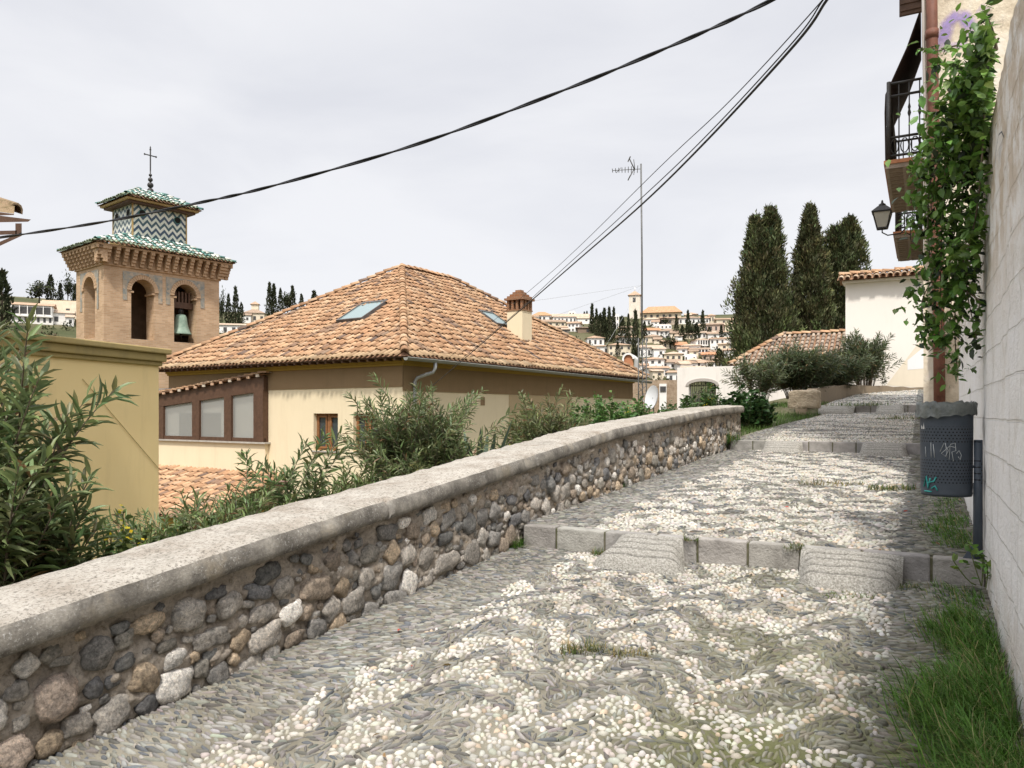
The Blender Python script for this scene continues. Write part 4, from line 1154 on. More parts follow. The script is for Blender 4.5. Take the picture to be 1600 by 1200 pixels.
# ================================================================ white block wall on the right
def block_wall():
    o = PV(.36, 3, 0); t0 = NT('white_painted_blocks')
    x, y, z = t0.sep()[:3]
    b = t0.n('ShaderNodeTexBrick'); b.inputs['Scale'].default_value = 1; b.inputs['Brick Width'].default_value = .42; b.inputs['Row Height'].default_value = .21
    b.inputs['Mortar Size'].default_value = .007; b.inputs['Mortar Smooth'].default_value = .4
    b.inputs['Color1'].default_value = (.90, .875, .85, 1); b.inputs['Color2'].default_value = (.87, .845, .82, 1); b.inputs['Mortar'].default_value = (.74, .70, .64, 1)
    wob = t0.math('MULTIPLY', t0.noise(2.5, 3), .018)
    t0.l(t0.comb(y, t0.math('ADD', z, wob)), b.inputs['Vector'])
    c = t0.mix(.55, b.outputs['Color'], t0.ramp(t0.noise(1.6, 8, rough=.7), [(.32, (.64, .58, .50)), (.45, (.88, .86, .83)), (.7, (.91, .90, .91))]))
    # peeled render near the ground and the upper edge, as bare buff blockwork
    low = t0.n('ShaderNodeMapRange'); t0.l(z, low.inputs[0]); low.inputs[1].default_value = .2; low.inputs[2].default_value = .75; low.inputs[3].default_value = 1; low.inputs[4].default_value = 0
    hi = t0.n('ShaderNodeMapRange'); t0.l(z, hi.inputs[0]); hi.inputs[1].default_value = 1.9; hi.inputs[2].default_value = 2.6; hi.inputs[3].default_value = 0; hi.inputs[4].default_value = 1
    nb = t0.noise(3.2, 7, rough=.7)
    pk = t0.math('MULTIPLY', t0.math('ADD', low.outputs[0], hi.outputs[0]), t0.math('SMOOTH_MIN', 1.0, t0.math('MULTIPLY', t0.ramp(nb, [(.42, (0, 0, 0)), (.56, (1, 1, 1))]), 1.1), .1))
    c = t0.mix(t0.math('MULTIPLY', pk, .8), c, (.56, .45, .33))
    st = t0.noise(1, 6, vec=t0.comb(0.0, t0.math('MULTIPLY', y, 5), t0.math('MULTIPLY', z, .5)), rough=.7)
    c = t0.mix(t0.math('MULTIPLY', t0.ramp(st, [(.55, (0, 0, 0)), (.75, (1, 1, 1))]), .35), c, (.36, .31, .25))
    h = t0.math('ADD', t0.math('MULTIPLY', b.outputs['Fac'], -1.2), t0.math('MULTIPLY', t0.noise(30, 7, rough=.7), .8))
    t0.bump(h, 1.0, .025); mt = t0.out(c, .9, .15)
    w = thing('block_wall', 'tall white painted block wall with worn base running along the right edge', 'wall', o, -A)
    m = MB()
    # skin with gentle unevenness
    yy = np.arange(-6, 7.25, .06); zz_ = np.arange(-.4, 3.30, .06)
    V = []
    for y_ in yy:
        for z_ in zz_:
            V.append((.014 * mnoise.noise((y_ * 1.3, z_ * 1.3, 5)) + .010 * mnoise.noise((y_ * 6, z_ * 6, 8)) + .006 * mnoise.noise((y_ * 14, z_ * 14, 3)), y_, z_))
    n, k = len(yy), len(zz_)
    i, j = np.meshgrid(np.arange(n - 1), np.arange(k - 1), indexing='ij')
    m.add(V, np.stack([i * k + j, i * k + j + 1, (i + 1) * k + j + 1, (i + 1) * k + j], -1).reshape(-1, 4), 0, (1, 1, 1), True)
    e = yy[-1]; tp = zz_[-1]
    m.add([(0, -6, tp), (.35, -6, tp), (.35, e, tp), (0, e, tp), (.35, -6, -.4), (.35, e, -.4), (0, e, -.4), (0, -6, -.4)], [(0, 1, 2, 3), (1, 4, 5, 2), (3, 2, 5, 6), (0, 7, 4, 1)])
    m.build('blockwork', mt, w)
    def P(px, py): q = hit(px, py, o, (CA, -SA, 0)) - o; return Vector((-.016, q.x * SA + q.y * CA, q.z))
    m = MB()
    for pts in ([(1560, 262), (1562, 232), (1566, 210), (1571, 205), (1575, 214)], [(1586, 362), (1588, 354), (1591, 349)]):
        Q = [P(*p) for p in pts]; wd = [.004 + .014 * math.sin(PI * (i + .6) / (len(Q) + .2)) for i in range(len(Q))]
        m.add([tuple(q + Vector((0, s * w_, 0))) for q, w_ in zip(Q, wd) for s in (-1, 1)], [(2 * i, 2 * i + 1, 2 * i + 3, 2 * i + 2) for i in range(len(Q) - 1)])
    m.build('paint_mark', MT['iron'], w)
block_wall()

# ================================================================ building with balconies
def balcony_building():
    o = PV(0, 10.5, 0); b = thing('balcony_building', 'cream building with balconies and rough end wall beyond the white block wall', 'building', o, -A)
    def L(p): q = Vector(p) - o; v, d = to_path(q.x, q.y); return Vector((v, d, q.z))
    m = MB()
    wall_panel(m, (0, 0, 0), (1, 0, 0), (0, -1, 0), 5, -.2, 12, [], .1)
    yy = [0, 20]
    wall_panel(m, (0, 10, 0), (0, -1, 0), (-1, 0, 0), 10, -.2, 12, [(10 - 2.6, .5, 4.96, 7.3, 0), (10 - 6.0, .5, 4.75, 7.1, 0), (10 - 2.6, .5, 8.6, 10.9, 0)], .25)
    m.add([(5, 0, -.2), (5, 10, -.2), (5, 10, 12), (5, 0, 12), (0, 10, 12), (0, 0, 12), (0, 10, -.2)], [(0, 1, 2, 3), (3, 2, 4, 5), (1, 6, 4, 2)])
    m.build('wall', MT['endwall'], b)
    # peeled plaster patch and grey skirting at the foot
    m = MB(); box(m, -.03, .34, -.03, -.004, -.1, 1.5); box(m, -.03, -.004, -.03, 6, -.1, 1.5); m.build('skirting', MT['skirt'], b)
    for z0, yc in ((4.96, 2.6), (4.75, 6.0), (8.6, 2.6)):
        m = MB(); box(m, .16, .2, yc - .5, yc + .5, z0, z0 + 2.34)
        d = m.build('balcony_door', MT['brownwood'], b)
    # purple scrawl on the end wall
    def E(px, py): q = L(hit(px, py, o, (SA, CA, 0))); return (q.x, q.y)
    def W(px, py): q = L(hit(px, py, o, (SA, CA, 0))); return Vector((q.x, -.01, q.z))
    m = MB()
    for pts, wd in (([(1474, 82), (1475, 58), (1481, 38), (1492, 26), (1506, 26), (1514, 38), (1518, 56)], .10), ([(1484, 70), (1500, 72), (1512, 66)], .04), ([(1528, 14), (1545, 20)], .09)):
        P = [W(*p) for p in pts]; V = []
        for i, p in enumerate(P):
            tt = (P[min(i + 1, len(P) - 1)] - P[max(i - 1, 0)]).normalized(); s = Vector((-tt.z, 0, tt.x))
            V += [tuple(p + s * wd * f) for f in (1, .35, -.35, -1)]
        cc = [(e * q, 0, 0) for i in range(len(P)) for e in ((.0,) if False else (0, 1, 1, 0)) for q in (((0.3 if i in (0, len(P) - 1) else 1)),)]
        m.add(V, [(4 * i + j, 4 * i + j + 1, 4 * i + j + 5, 4 * i + j + 4) for i in range(len(P) - 1) for j in range(3)], 0, np.array(cc), True)
    m.build('purple_scrawl', MT['purple'], b)
    # roof eave board far above
    m = MB(); box(m, -.55, 5, -.3, 10.3, 12.0, 12.12); m.build('eave', MT['brownwood'], b)
    # open shutter of the upper floor, hanging blind
    m = MB(); x0 = L(at(1417, 40, 10.3)).x
    box(m, -.30, -.02, 1.55, 1.6, 7.1, 9.6); 
    for k in range(24): box(m, -.29, -.03, 1.535, 1.55, 7.15 + k * .1, 7.2 + k * .1)
    m.build('open_shutter', MT['brownwood'], b)
    for z0, y0, y1, blind in ((4.94, 1.15, 3.75, 1), (4.72, 4.75, 7.15, 0)):
        P = -.44
        m = MB(); box(m, P - .02, -.002, y0, y1, z0 - .09, z0 - .03)
        for k in range(int((y1 - y0) / .2)):
            for q in range(2): box(m, P + .02 + q * .21, P + .19 + q * .21, y0 + .03 + k * .2, y0 + .19 + k * .2, z0 - .097, z0 - .0902, 0, (.7, .66, .6))
        s = m.build('balcony', MT['slab'], b)
        m = MB(); box(m, P - .04, -.004, y0 - .02, y1 + .02, z0 - .03, z0 + .02); m.build('floor_tiles', MT['terracotta'], s)
        m = MB(); H = 1.08
        def rail(a, b_): tube(m, [a, b_], .018, 6)
        xo = P + .02; ya, yb = y0 + .04, y1 - .04
        for z in (z0 + H, z0 + .34, z0 + .09): 
            rail((xo, ya, z), (xo, yb, z)); rail((xo, ya, z), (-.02, ya, z)); rail((xo, yb, z), (-.02, yb, z))
        rail((xo, ya, z0 + H * .84), (-.02, ya, z0 + H * .84)); rail((xo, ya, z0 + H * .84), (xo, yb, z0 + H * .84))
        def bal(x, y):
            tube(m, [(x, y, z0 + .02), (x, y, z0 + H)], .009, 5)
            lathe(m, [(.009, 0), (.024, .05), (.012, .1), (.02, .13), (.009, .18)], (x, y, z0 + H * .55), 7)
        n = int((yb - ya) / .12)
        for k in range(n + 1): bal(xo, ya + (yb - ya) * k / n)
        for k in range(1, 4): bal(xo + k * .125, ya); bal(xo + k * .125, yb)
        for a, b_ in ((xo, ya), (xo, yb)): tube(m, [(a, b_, z0), (a, b_, z0 + H + .03)], .028, 8)
        for k in range(int((yb - ya) / .16)):                    # scroll rings in the lower band
            y = ya + .08 + k * .16; tube(m, [(xo, y + .06 * math.cos(2 * PI * q / 10), z0 + .215 + .1 * math.sin(2 * PI * q / 10)) for q in range(11)], .008, 4, caps=False)
        for k in range(3): tube(m, [(xo + .07 + k * .125 + .05 * math.cos(2 * PI * q / 10), ya, z0 + .215 + .1 * math.sin(2 * PI * q / 10)) for q in range(11)], .008, 4, caps=False)
        m.build('railing', MT['iron'], s)
        if blind:
            m = MB(); prof = [(-.03, z0 + 2.25), (-.2, z0 + 1.75), (xo - .05, z0 + H + .06), (xo - .06, z0 + H - .2), (xo - .05, z0 + .12)]
            for i in range(4):
                (xa, za_), (xb, zb_) = prof[i], prof[i + 1]
                hexa(m, [(xa, y0 + .55, za_), (xa - .015, y0 + .55, za_), (xa - .015, y1 - .3, za_), (xa, y1 - .3, za_), (xb, y0 + .55, zb_), (xb - .015, y0 + .55, zb_), (xb - .015, y1 - .3, zb_), (xb, y1 - .3, zb_)])
            m.build('roller_blind', MT['blind'], s)
    # downpipe on the end wall
    m = MB()
    pp = [Vector((L(hit(px, py, o, (SA, CA, 0))).x, -.11, L(hit(px, py, o, (SA, CA, 0))).z)) for px, py in ((1455, -60), (1456, 60), (1460, 250), (1464, 400), (1467, 540), (1468, 655))]
    tube(m, pp, .062, 12)
    for k in (1, 2, 3, 4):
        p = pp[k]; tube(m, [p - Vector((0, 0, .05)), p + Vector((0, 0, .05))], .072, 12); box(m, p.x - .012, p.x + .012, -.1, 0, p.z - .02, p.z + .02)
    m.build('downpipe', MT['rustpipe'], b)
    m = MB(); pp = [p + Vector((-.09, .03, 0)) for p in pp]; tube(m, pp[:4], .018, 6); m.build('conduit', MT['skirt'], b)
def endwall():
    t = NT('rough_cream_render')
    c = t.ramp(t.noise(2.2, 8, rough=.7), [(.35, (.50, .41, .30)), (.5, (.70, .61, .48)), (.65, (.74, .68, .60))])
    pl_ = t.ramp(t.noise(3.5, 8, rough=.75), [(.56, (0, 0, 0)), (.62, (1, 1, 1))]); c = t.mix(t.math('MULTIPLY', pl_, .6), c, (.34, .27, .2))
    t.bump(t.noise(20, 8, rough=.7), .8, .02); return t.out(c, .9, .15)
MT['endwall'] = endwall()
MT['skirt'] = plaster('grey_skirting', (.44, .40, .37), (.36, .33, .3), .4, (.2, .18, .16))
pt_ = NT('purple_spray'); pt_.out((.36, .28, .60), .9, .1); fa = pt_.sep(pt_.col())[0]
fa = pt_.math('MULTIPLY', fa, pt_.math('MULTIPLY', pt_.noise(9, 6, rough=.7), 1.25)); tp_ = pt_.n('ShaderNodeBsdfTransparent'); mm_ = pt_.n('ShaderNodeMixShader')
pt_.l(fa, mm_.inputs[0]); pt_.l(tp_.outputs[0], mm_.inputs[1]); pt_.l(pt_.b.outputs[0], mm_.inputs[2]); pt_.l(mm_.outputs[0], pt_.t.nodes['Material Output'].inputs['Surface']); MT['purple'] = pt_.m
MT['slab'] = simple('balcony_underside', (.24, .19, .15), (.34, .28, .23), 14, .85, .4, 50, usecol=True)
MT['terracotta'] = simple('terracotta_edge', (.38, .16, .08), (.5, .23, .12), 10, .8, .2)
MT['blind'] = simple('dark_brown_blind', (.03, .018, .014), (.055, .032, .025), 30, .75, .4, 60)
MT['rustpipe'] = simple('rusty_downpipe', (.07, .028, .02), (.17, .07, .045), 9, .6, .4, 60, c3=(.11, .045, .03))
balcony_building()

def wall_lantern():
    o = PV(-.62, 14.45, 4.62); t = thing('wall_lantern', 'black iron wall lantern with frosted panes between the two balconies', 'lamp', o, -A)
    m = MB(); tube(m, [(.62, 0, .1), (.4, 0, -.12), (.12, 0, -.14), (0, 0, -.06), (0, 0, .04)], .016, 7); tube(m, [(.62, 0, -.2), (.5, 0, -.1), (.36, 0, -.12)], .012, 6)
    box(m, .60, .62, -.05, .05, -.3, .2)
    m.build('bracket', MT['iron'], t)
    r0, r1, h = .11, .2, .38; m = MB()
    def ring(r, z): return [(-r, -r, z), (r, -r, z), (r, r, z), (-r, r, z)]
    for a, b_ in zip(ring(r0, .04), ring(r1, .04 + h)): beam(m, a, b_, .022, .022)
    for r, z in ((r0, .04), (r1, .04 + h)):
        q = ring(r, z)
        for k in range(4): beam(m, q[k], q[(k + 1) % 4], .025, .025)
    V = ring(r1 + .03, .44) + ring(.09, .58); m.add(V, [(0, 1, 5, 4), (1, 2, 6, 5), (2, 3, 7, 6), (3, 0, 4, 7), (4, 5, 6, 7), (3, 2, 1, 0)])
    lathe(m, [(.08, .58), (.08, .63), (.03, .66), (.02, .72), (0, .74)], (0, 0, 0), 8)
    m.build('frame', MT['iron'], t)
    V = ring(r0 - .005, .05) + ring(r1 - .008, .04 + h - .01); m = MB(); m.add(V, [(0, 1, 5, 4), (1, 2, 6, 5), (2, 3, 7, 6), (3, 0, 4, 7)])
    m.build('pane', simple('frosted_pane', (.42, .40, .35), (.5, .48, .42), 5, .3, 0), t)
wall_lantern()
[o for o in bpy.data.objects if o.name == 'wall_lantern'][0].scale = (.7, .7, .7)

# ================================================================ litter bin
def litter_bin():
    o = PV(.137, 5.98, .52); t = thing('litter_bin', 'dark blue grey perforated litter bin on a post, lined with a grey bag', 'bin', o, -A)
    R, z0, z1 = .156, .42, 1.03
    m = MB(); prof = [(.0, z0 + .02), (R - .02, z0 + .015), (R - .004, z0), (R, z0 + .02), (R - .002, z0 + .03), (R, z0 + .05), (R + .004, z1 - .05), (R + .012, z1 - .02), (R + .006, z1), (R - .012, z1), (R - .014, z0 + .05), (0, z0 + .04)]
    lathe(m, prof, (0, 0, 0), 40)
    bt = NT('bin_paint'); x, y, z = bt.sep()[:3]
    an = bt.math('MULTIPLY', bt.math('ARCTAN2', y, x), R)
    row = bt.math('FLOOR', bt.math('DIVIDE', z, .021)); sh = bt.math('MULTIPLY', bt.math('MODULO', row, 2.0), .011)
    fx = bt.math('SUBTRACT', bt.math('FRACT', bt.math('DIVIDE', bt.math('ADD', an, sh), .022)), .5); fz = bt.math('SUBTRACT', bt.math('FRACT', bt.math('DIVIDE', z, .021)), .5)
    dd = bt.math('ADD', bt.math('MULTIPLY', fx, fx), bt.math('MULTIPLY', fz, fz)); hole = bt.math('LESS_THAN', dd, .055)
    bandz = bt.math('MULTIPLY', bt.math('GREATER_THAN', z, z0 + .09), bt.math('LESS_THAN', z, z0 + .47)); gap = bt.math('GREATER_THAN', bt.math('ABSOLUTE', bt.math('SUBTRACT', z, z0 + .30)), .055)
    hole = bt.math('MULTIPLY', hole, bt.math('MULTIPLY', bandz, gap))
    base = bt.ramp(bt.noise(9, 6), [(.3, (.045, .058, .075)), (.7, (.07, .083, .103))])
    c = bt.mix(hole, base, (.004, .004, .005)); bt.bump(bt.math('MULTIPLY', hole, -1), .5, .004); paint = bt.out(c, .55, .35); MT['binpaint'] = paint
    body = m.build('bin_body', paint, t)
    m = MB(); g = random.Random(4); n = 60; V = []; rows = [(R - .03, z1 - .12), (R - .022, z1 - .02), (R + .012, z1 + .022), (R + .024, z1 + .004), (R + .022, z1 - .03), (R + .028, z1 - .06)]
    for j, (r, z) in enumerate(rows):
        for k in range(n):
            a = 2 * PI * k / n; w_ = .010 * mnoise.noise((math.cos(a) * 4, math.sin(a) * 4, j * .5)) + .003 * math.sin(a * 11 + j) + .003 * math.sin(a * 17 - j * 1.5 + 2 * math.sin(a * 2)) + .008 * mnoise.noise((math.cos(a) * 9 + j, math.sin(a) * 9, j * .8))
            V.append(((r + w_ * (j > 1)) * math.cos(a), (r + w_ * (j > 1)) * math.sin(a), z + w_ * 1.2 - (.02 * max(0, math.cos(a - 3.9)) if j > 3 else 0)))
    m.add(V, [(j * n + k, j * n + (k + 1) % n, (j + 1) * n + (k + 1) % n, (j + 1) * n + k) for j in range(len(rows) - 1) for k in range(n)], 0, (1, 1, 1), True)
    m.build('bin_bag', simple('grey_bag_film', (.075, .085, .078), (.15, .16, .148), 14, .42, .9, 26, spec=.5), t)
    px_ = .285 - .137 + .015; pz = MB(); pcx = px_ + .02
    tube(pz, [(pcx, -.06, -.02), (pcx, -.06, .80)], .026, 12); box(pz, pcx - .07, pcx + .05, -.11, -.01, -.012, .006)
    hexa(pz, [(pcx - .09, -.064, .006), (pcx - .02, -.064, .006), (pcx - .02, -.056, .006), (pcx - .09, -.056, .006), (pcx - .025, -.064, .12), (pcx - .02, -.064, .12), (pcx - .02, -.056, .12), (pcx - .025, -.056, .12)])
    tube(pz, [(pcx - .03, -.05, .62), (R * .7, -.02, .62)], .012, 6); tube(pz, [(pcx, .11, -.02), (pcx, .11, .5)], .022, 10)
    pz.build('post', MT['binpaint'], t)
    # scratched tags and sticker on the camera side
    def S(a, z, e=.004): return (math.cos(a) * (R + e), math.sin(a) * (R + e), z)
    def strokes(nm, mat, sets, r=.0022):
        m = MB()
        for s in sets: tube(m, [S(*p) for p in s], r, 5)
        m.build(nm, mat, body)
    a0 = -PI / 2 + math.atan2(.0, 1)
    q = lambda u, v: (a0 + u, z0 + v)
    scr = simple('pale_scratch', (.36, .38, .39), (.5, .52, .52), 9, .7, 0)
    strokes('scribble', scr, [
        [q(-.25, .30), q(-.1, .36), q(.05, .31), q(-.05, .27), q(-.2, .29), q(.1, .34), q(.3, .33)],
        [q(-.05, .36), q(.0, .26), q(.12, .35), q(.08, .25)], [q(.12, .35), q(.3, .36), q(.33, .31), q(.18, .30), q(.24, .24)],
        [q(.35, .29), q(.45, .31), q(.55, .28), q(.5, .25), q(.42, .27)], [q(-.62, .36), q(-.6, .26)], [q(-.52, .35), q(-.46, .26)], [q(-.9, .33), q(-.86, .26)]])
    strokes('teal_scribble', simple('teal_spray', (.04, .30, .28), (.08, .42, .38), 9, .7, 0), [
        [q(-1.0, .06), q(-.85, .13), q(-.75, .05), q(-.65, .12)], [q(-.75, .09), q(-.5, .10), q(-.4, .13)], [q(-.6, .05), q(-.45, .07), q(-.35, .04)], [q(-.95, .03), q(-.6, .03)]], .005)
    m = MB(); A_ = [-1.22, -1.12, -1.02, -.92]; m.add([S(a0 + a, z0 + z, .003) for z in (.45, .52) for a in A_], [(k, k + 1, 5 + k, 4 + k) for k in range(3)])
    m.build('sticker', simple('white_sticker', (.6, .6, .58), (.7, .7, .68), 9, .6, 0), body)
litter_bin()

# ================================================================ white building closing the path
def far_white():
    D = 30.2; o = PV(-2.5, D, 0)
    ztop = hit(1320, 440, o, (SA, CA, 0)).z
    t = thing('white_building', 'plain white end wall with a clay tile coping closing the top of the path', 'building', o, -A)
    m = MB(); box(m, 0, 8, 0, .5, 1.0, ztop); m.build('wall', MT['whitewarm'], t)
    m = MB()
    for s in (1, -1):
        U = Vector((0, s, .42)).normalized(); O = (-.25, .25 - s * .6, ztop - .0)
        tile_plane(m, O, (1, 0, 0), U, [(0, 0), (8, 0), (8, .65), (0, .65)], pitch=.23, rad=.098, row=.33, seed=31 + s, eave=(.40, .34, .27))
    ridge_tiles(m, (-.25, .25, ztop + .26), (7.8, .25, ztop + .26), .12, seed=3)
    box(m, -.1, 8, -.18, .7, ztop - .08, ztop - .002, 2); m.build('tile_coping', ROOFM + [MT['whitewarm']], t)
    # repainted patches near the foot at the right
    def W(px, py): q = hit(px, py, o, (SA, CA, 0)) - o; return (q.x * CA - q.y * SA, -.004, q.z)
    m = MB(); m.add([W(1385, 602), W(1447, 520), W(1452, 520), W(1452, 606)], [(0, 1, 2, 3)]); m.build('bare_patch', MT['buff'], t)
    m = MB(); q = [W(1418, 578), W(1418, 563), W(1440, 545), W(1452, 540), W(1452, 575)]; m.add([(a, b - .004, c) for a, b, c in q], [(0, 1, 2, 3, 4)]); m.build('white_patch', MT['whitecool'], t)
MT['whitewarm'] = plaster('warm_white_render', (.84, .79, .73), (.79, .74, .68), .1, (.5, .45, .38))
MT['whitecool'] = plaster('cool_white_paint', (.80, .80, .81), (.76, .76, .77), .1)
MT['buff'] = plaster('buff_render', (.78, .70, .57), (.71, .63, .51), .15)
far_white()

# arched garden wall, its gate and the low tiled house behind it
GREYCLAY = CLAYX * .3 + CLAYX.mean(1, keepdims=True) * np.array((1.1, 1.0, .86)) * .62
def garden():
    Y = 31.0; n = (SA, CA, 0); o = at(1058, 640, Y); o.z = -.5
    def W(px, py, k=0): q = hit(px, py, o + Vector((SA, CA, 0)) * k, n) - o; return Vector((q.x * CA - q.y * SA, q.x * SA + q.y * CA, q.z))
    t = thing('garden_wall', 'weathered white garden wall with a segmental arched opening', 'wall', o, -A)
    a, b = W(1076, 620), W(1119, 620); top = W(1098, 594).z; w = W(1250, 600).x
    zt = W(1110, 574).z
    op = ((a.x + b.x) / 2, (b.x - a.x) / 2, 0, top - .22, .32)
    m = MB(); wall_panel(m, (0, 0, 0), (1, 0, 0), (0, -1, 0), w, 0, zt, [op], .35)
    wall_panel(m, (0, .35, 0), (1, 0, 0), (0, -1, 0), w, 0, zt, [op], .0); box(m, 0, w, .0, .35, zt, zt + .03); m.add([(0, 0, 0), (0, .35, 0), (0, .35, zt), (0, 0, zt)], [(0, 1, 2, 3)])
    m.build('wall', MT['white'], t)
    m = MB(); c, hw, _, sp, ar = op
    for k in range(13):
        a0 = PI * k / 13; a1 = PI * (k + 1) / 13; P = []
        for y in (-.03, .0):
            for r, aa in ((hw, a0), (hw + .12, a0), (hw + .12, a1), (hw, a1)): P.append((c - r * math.cos(aa), y, sp + math.sin(aa) * (hw * ar + (r - hw))))
        hexa(m, P)
    m.build('arch_band', MT['skirt'], t)
    g = thing('iron_gate', 'black iron gate filling the arch of the weathered white garden wall', 'gate', o + Vector((CA, -SA, 0)) * c + Vector((0, 0, 0)), -A)
    m = MB()
    for k in range(-7, 8):
        x = k * hw / 7.5; tube(m, [(x, .2, 0), (x, .2, sp + math.sqrt(max(0, 1 - (x / hw) ** 2)) * hw * ar)], .012, 5)
    m.build('bars', MT['iron'], g)
    for z in (.4, 1.1): m = MB(); tube(m, [(-hw, .2, z), (hw, .2, z)], .02, 6); m.build('rail', MT['iron'], g)
    m = MB(); tube(m, [(-hw, .2, sp), (hw, .2, sp)], .02, 6)
    for k in range(-3, 4): tube(m, [(k * hw / 3.6 + .11 * math.cos(2 * PI * q / 10), .2, sp + .13 + .1 * math.sin(2 * PI * q / 10)) for q in range(11)], .01, 4, caps=False)
    m.build('scroll_rail', MT['iron'], g)
    # low house
    Yh = 34; ho = at(1140, 571, Yh); zE = ho.z; ho.z = .0
    h = thing('low_tiled_house', 'low white house with a shallow hipped clay roof in front of the tall cypresses', 'house', ho, -A)
    wx = 6.6; dy = 5.0; zr = EYE + (HZ - 527) / F * (Yh + 2)
    m = MB(); box(m, .4, wx - .3, .4, dy, 0, zE - .05); m.build('wall', MT['white'], h)
    m = MB(); s = math.hypot(dy / 2, zr - zE); U = Vector((0, dy / 2, zr - zE)).normalized(); sx = math.hypot(1.9, zr - zE)
    tile_plane(m, (0, 0, zE), (1, 0, 0), U, [(0, 0), (wx, 0), (wx - 1.9, s), (1.9, s)], seed=51, eave=(.45, .38, .3), palette=GREYCLAY); 
    tile_plane(m, (0, 0, zE), (0, 1, 0), Vector((1.9, 0, zr - zE)), [(0, 0), (dy, 0), (dy / 2, sx)], seed=52, palette=GREYCLAY)
    tile_plane(m, (wx, 0, zE), (0, 1, 0), Vector((-1.9, 0, zr - zE)), [(0, 0), (dy, 0), (dy / 2, sx)], seed=53, palette=GREYCLAY)
    m.add([(wx, dy, zE), (0, dy, zE), (1.9, dy / 2, zr), (wx - 1.9, dy / 2, zr)], [(0, 1, 2, 3)], 1)
    for i, (p, q) in enumerate((((0, 0, zE), (1.9, dy / 2, zr)), ((wx, 0, zE), (wx - 1.9, dy / 2, zr)), ((1.9, dy / 2, zr), (wx - 1.9, dy / 2, zr)))): ridge_tiles(m, p, q, seed=i + 70, lift=.05)
    m.build('roof', ROOFM, h)
garden()

# low kerb wall and stone block beside the upper path
MT['blockstone'] = simple('block_stone', (.22, .165, .11), (.44, .36, .26), 7, .95, 1.0, 22, .04, c3=(.32, .25, .175))
def low_wall():
    P = [ghit(1285, 620, .0), ghit(1330, 617), ghit(1380, 612), ghit(1425, 606)]
    pts = [(-2.75, 21.6), (-2.6, 24), (-2.1, 26.5), (-1.2, 28.6), (.2, 29.9)]
    o = PV(-2.6, 24, float(gz(24))); t = MB()
    for (v0, d0), (v1, d1) in zip(pts[:-1], pts[1:]):
        n = 14
        for k in range(n):
            a, b = k / n, (k + 1) / n
            va, da, vb, db = v0 + (v1 - v0) * a, d0 + (d1 - d0) * a, v0 + (v1 - v0) * b, d0 + (d1 - d0) * b
            za, zb = float(gz(da)), float(gz(db)); hh = lambda d: .36 if d < 26.5 else max(.06, .36 - (d - 26.5) * .085)
            w_ = .14; nx, ny = (db - da), -(vb - va); l = math.hypot(nx, ny); nx, ny = -nx / l * w_ * 2, -ny / l * w_ * 2
            c = [(va, da), (vb, db), (vb + nx, db + ny), (va + nx, da + ny)]
            r1 = .06 * mnoise.noise((da * 2.6, 1, 1)); r2 = .06 * mnoise.noise((db * 2.6, 1, 1))
            V = [PV(c[0][0], c[0][1], za - .3), PV(c[1][0], c[1][1], zb - .3), PV(c[2][0], c[2][1], zb - .3), PV(c[3][0], c[3][1], za - .3),
                 PV(c[0][0], c[0][1], za + hh(da) + r1), PV(c[1][0], c[1][1], zb + hh(db) + r2), PV(c[2][0], c[2][1], zb + hh(db) + r2), PV(c[3][0], c[3][1], za + hh(da) + r1)]
            hexa(t, [p - o for p in V])
    x = t.build('low_kerb_wall', MT['stained'], None, o)
    tag(x, 'low stained concrete kerb wall curving at the foot of the oleanders', 'wall')
    q = at(1257, 632, 19.5); b = MB(); 
    V = []; 
    q = q - Vector((0, 0, .12)); rough_box(b, .74, .52, .48, .025, .04, 3); o2 = (b.build('stone_block', MT['blockstone'], None, q, -A))
    tag(o2, 'squat weathered stone block at the end of the low kerb wall', 'block')
MT['stained'] = plaster('stained_concrete', (.30, .24, .175), (.19, .15, .105), .8, (.09, .075, .055), 30, 1.0)
low_wall()

# ================================================================ roof corner poking in at the far left
def left_eave():
    Y = 9.0; t = thing('timber_eave', 'corner of a brown timber eave and tile roof poking in at the left edge', 'roof', at(-60, 372, Y))
    o = Vector(t.location)
    q = lambda px, py, y=0: at(px, py, Y + y) - o
    m = MB()
    def slab(a, b, c, d, th, dep): hexa(m, [q(*a), q(*b), q(*b, dep), q(*a, dep), q(*d), q(*c), q(*c, dep), q(*d, dep)])
    slab((-520, 357), (44, 346.5), (48.5, 343), (-520, 272), .1, 2.5)
    slab((-520, 350), (22, 336), (22, 334.5), (-520, 262), .1, 2.2)
    m.build('soffit', MT['brownwood'], t)
    m = MB(); slab((24, 367), (34, 367), (34, 349), (24, 349), .1, .12); slab((-160, 458), (-160, 446), (34, 363), (34, 368.5), .1, .12); slab((-520, 388), (26, 366), (26, 360), (-520, 372), .1, .1)
    m.build('strut', MT['brownwood'], t)
    m = MB(); hexa(m, [q(-560, 900), q(-160, 900), q(-160, 900, 2), q(-560, 900, 2), q(-560, 300), q(-160, 360), q(-160, 360, 2), q(-560, 300, 2)]); m.build('wall', MT['cream'], t)
    m = MB()
    for k in range(3):
        a = q(24 - k * 0, 318 + 14, .15 + k * .3); b = a + Vector((-1.3, 0, .42)); 
        T, Fc = half_tile(.13, 1.4, .95, .01)
        D = (b - a).normalized(); S = D.cross(Vector((0, 0, 1))).normalized(); N = S.cross(D)
        m.inst(T, Fc, np.array([[list(x) for x in zip(S, D, N)]]), np.array([a]), np.array([[.5, .34, .2]]), 0)
    slab((-520, 262), (22, 334), (23, 322), (-520, 216), .1, 1.8)
    m.build('roof_tile', [MT['tileold']], t)
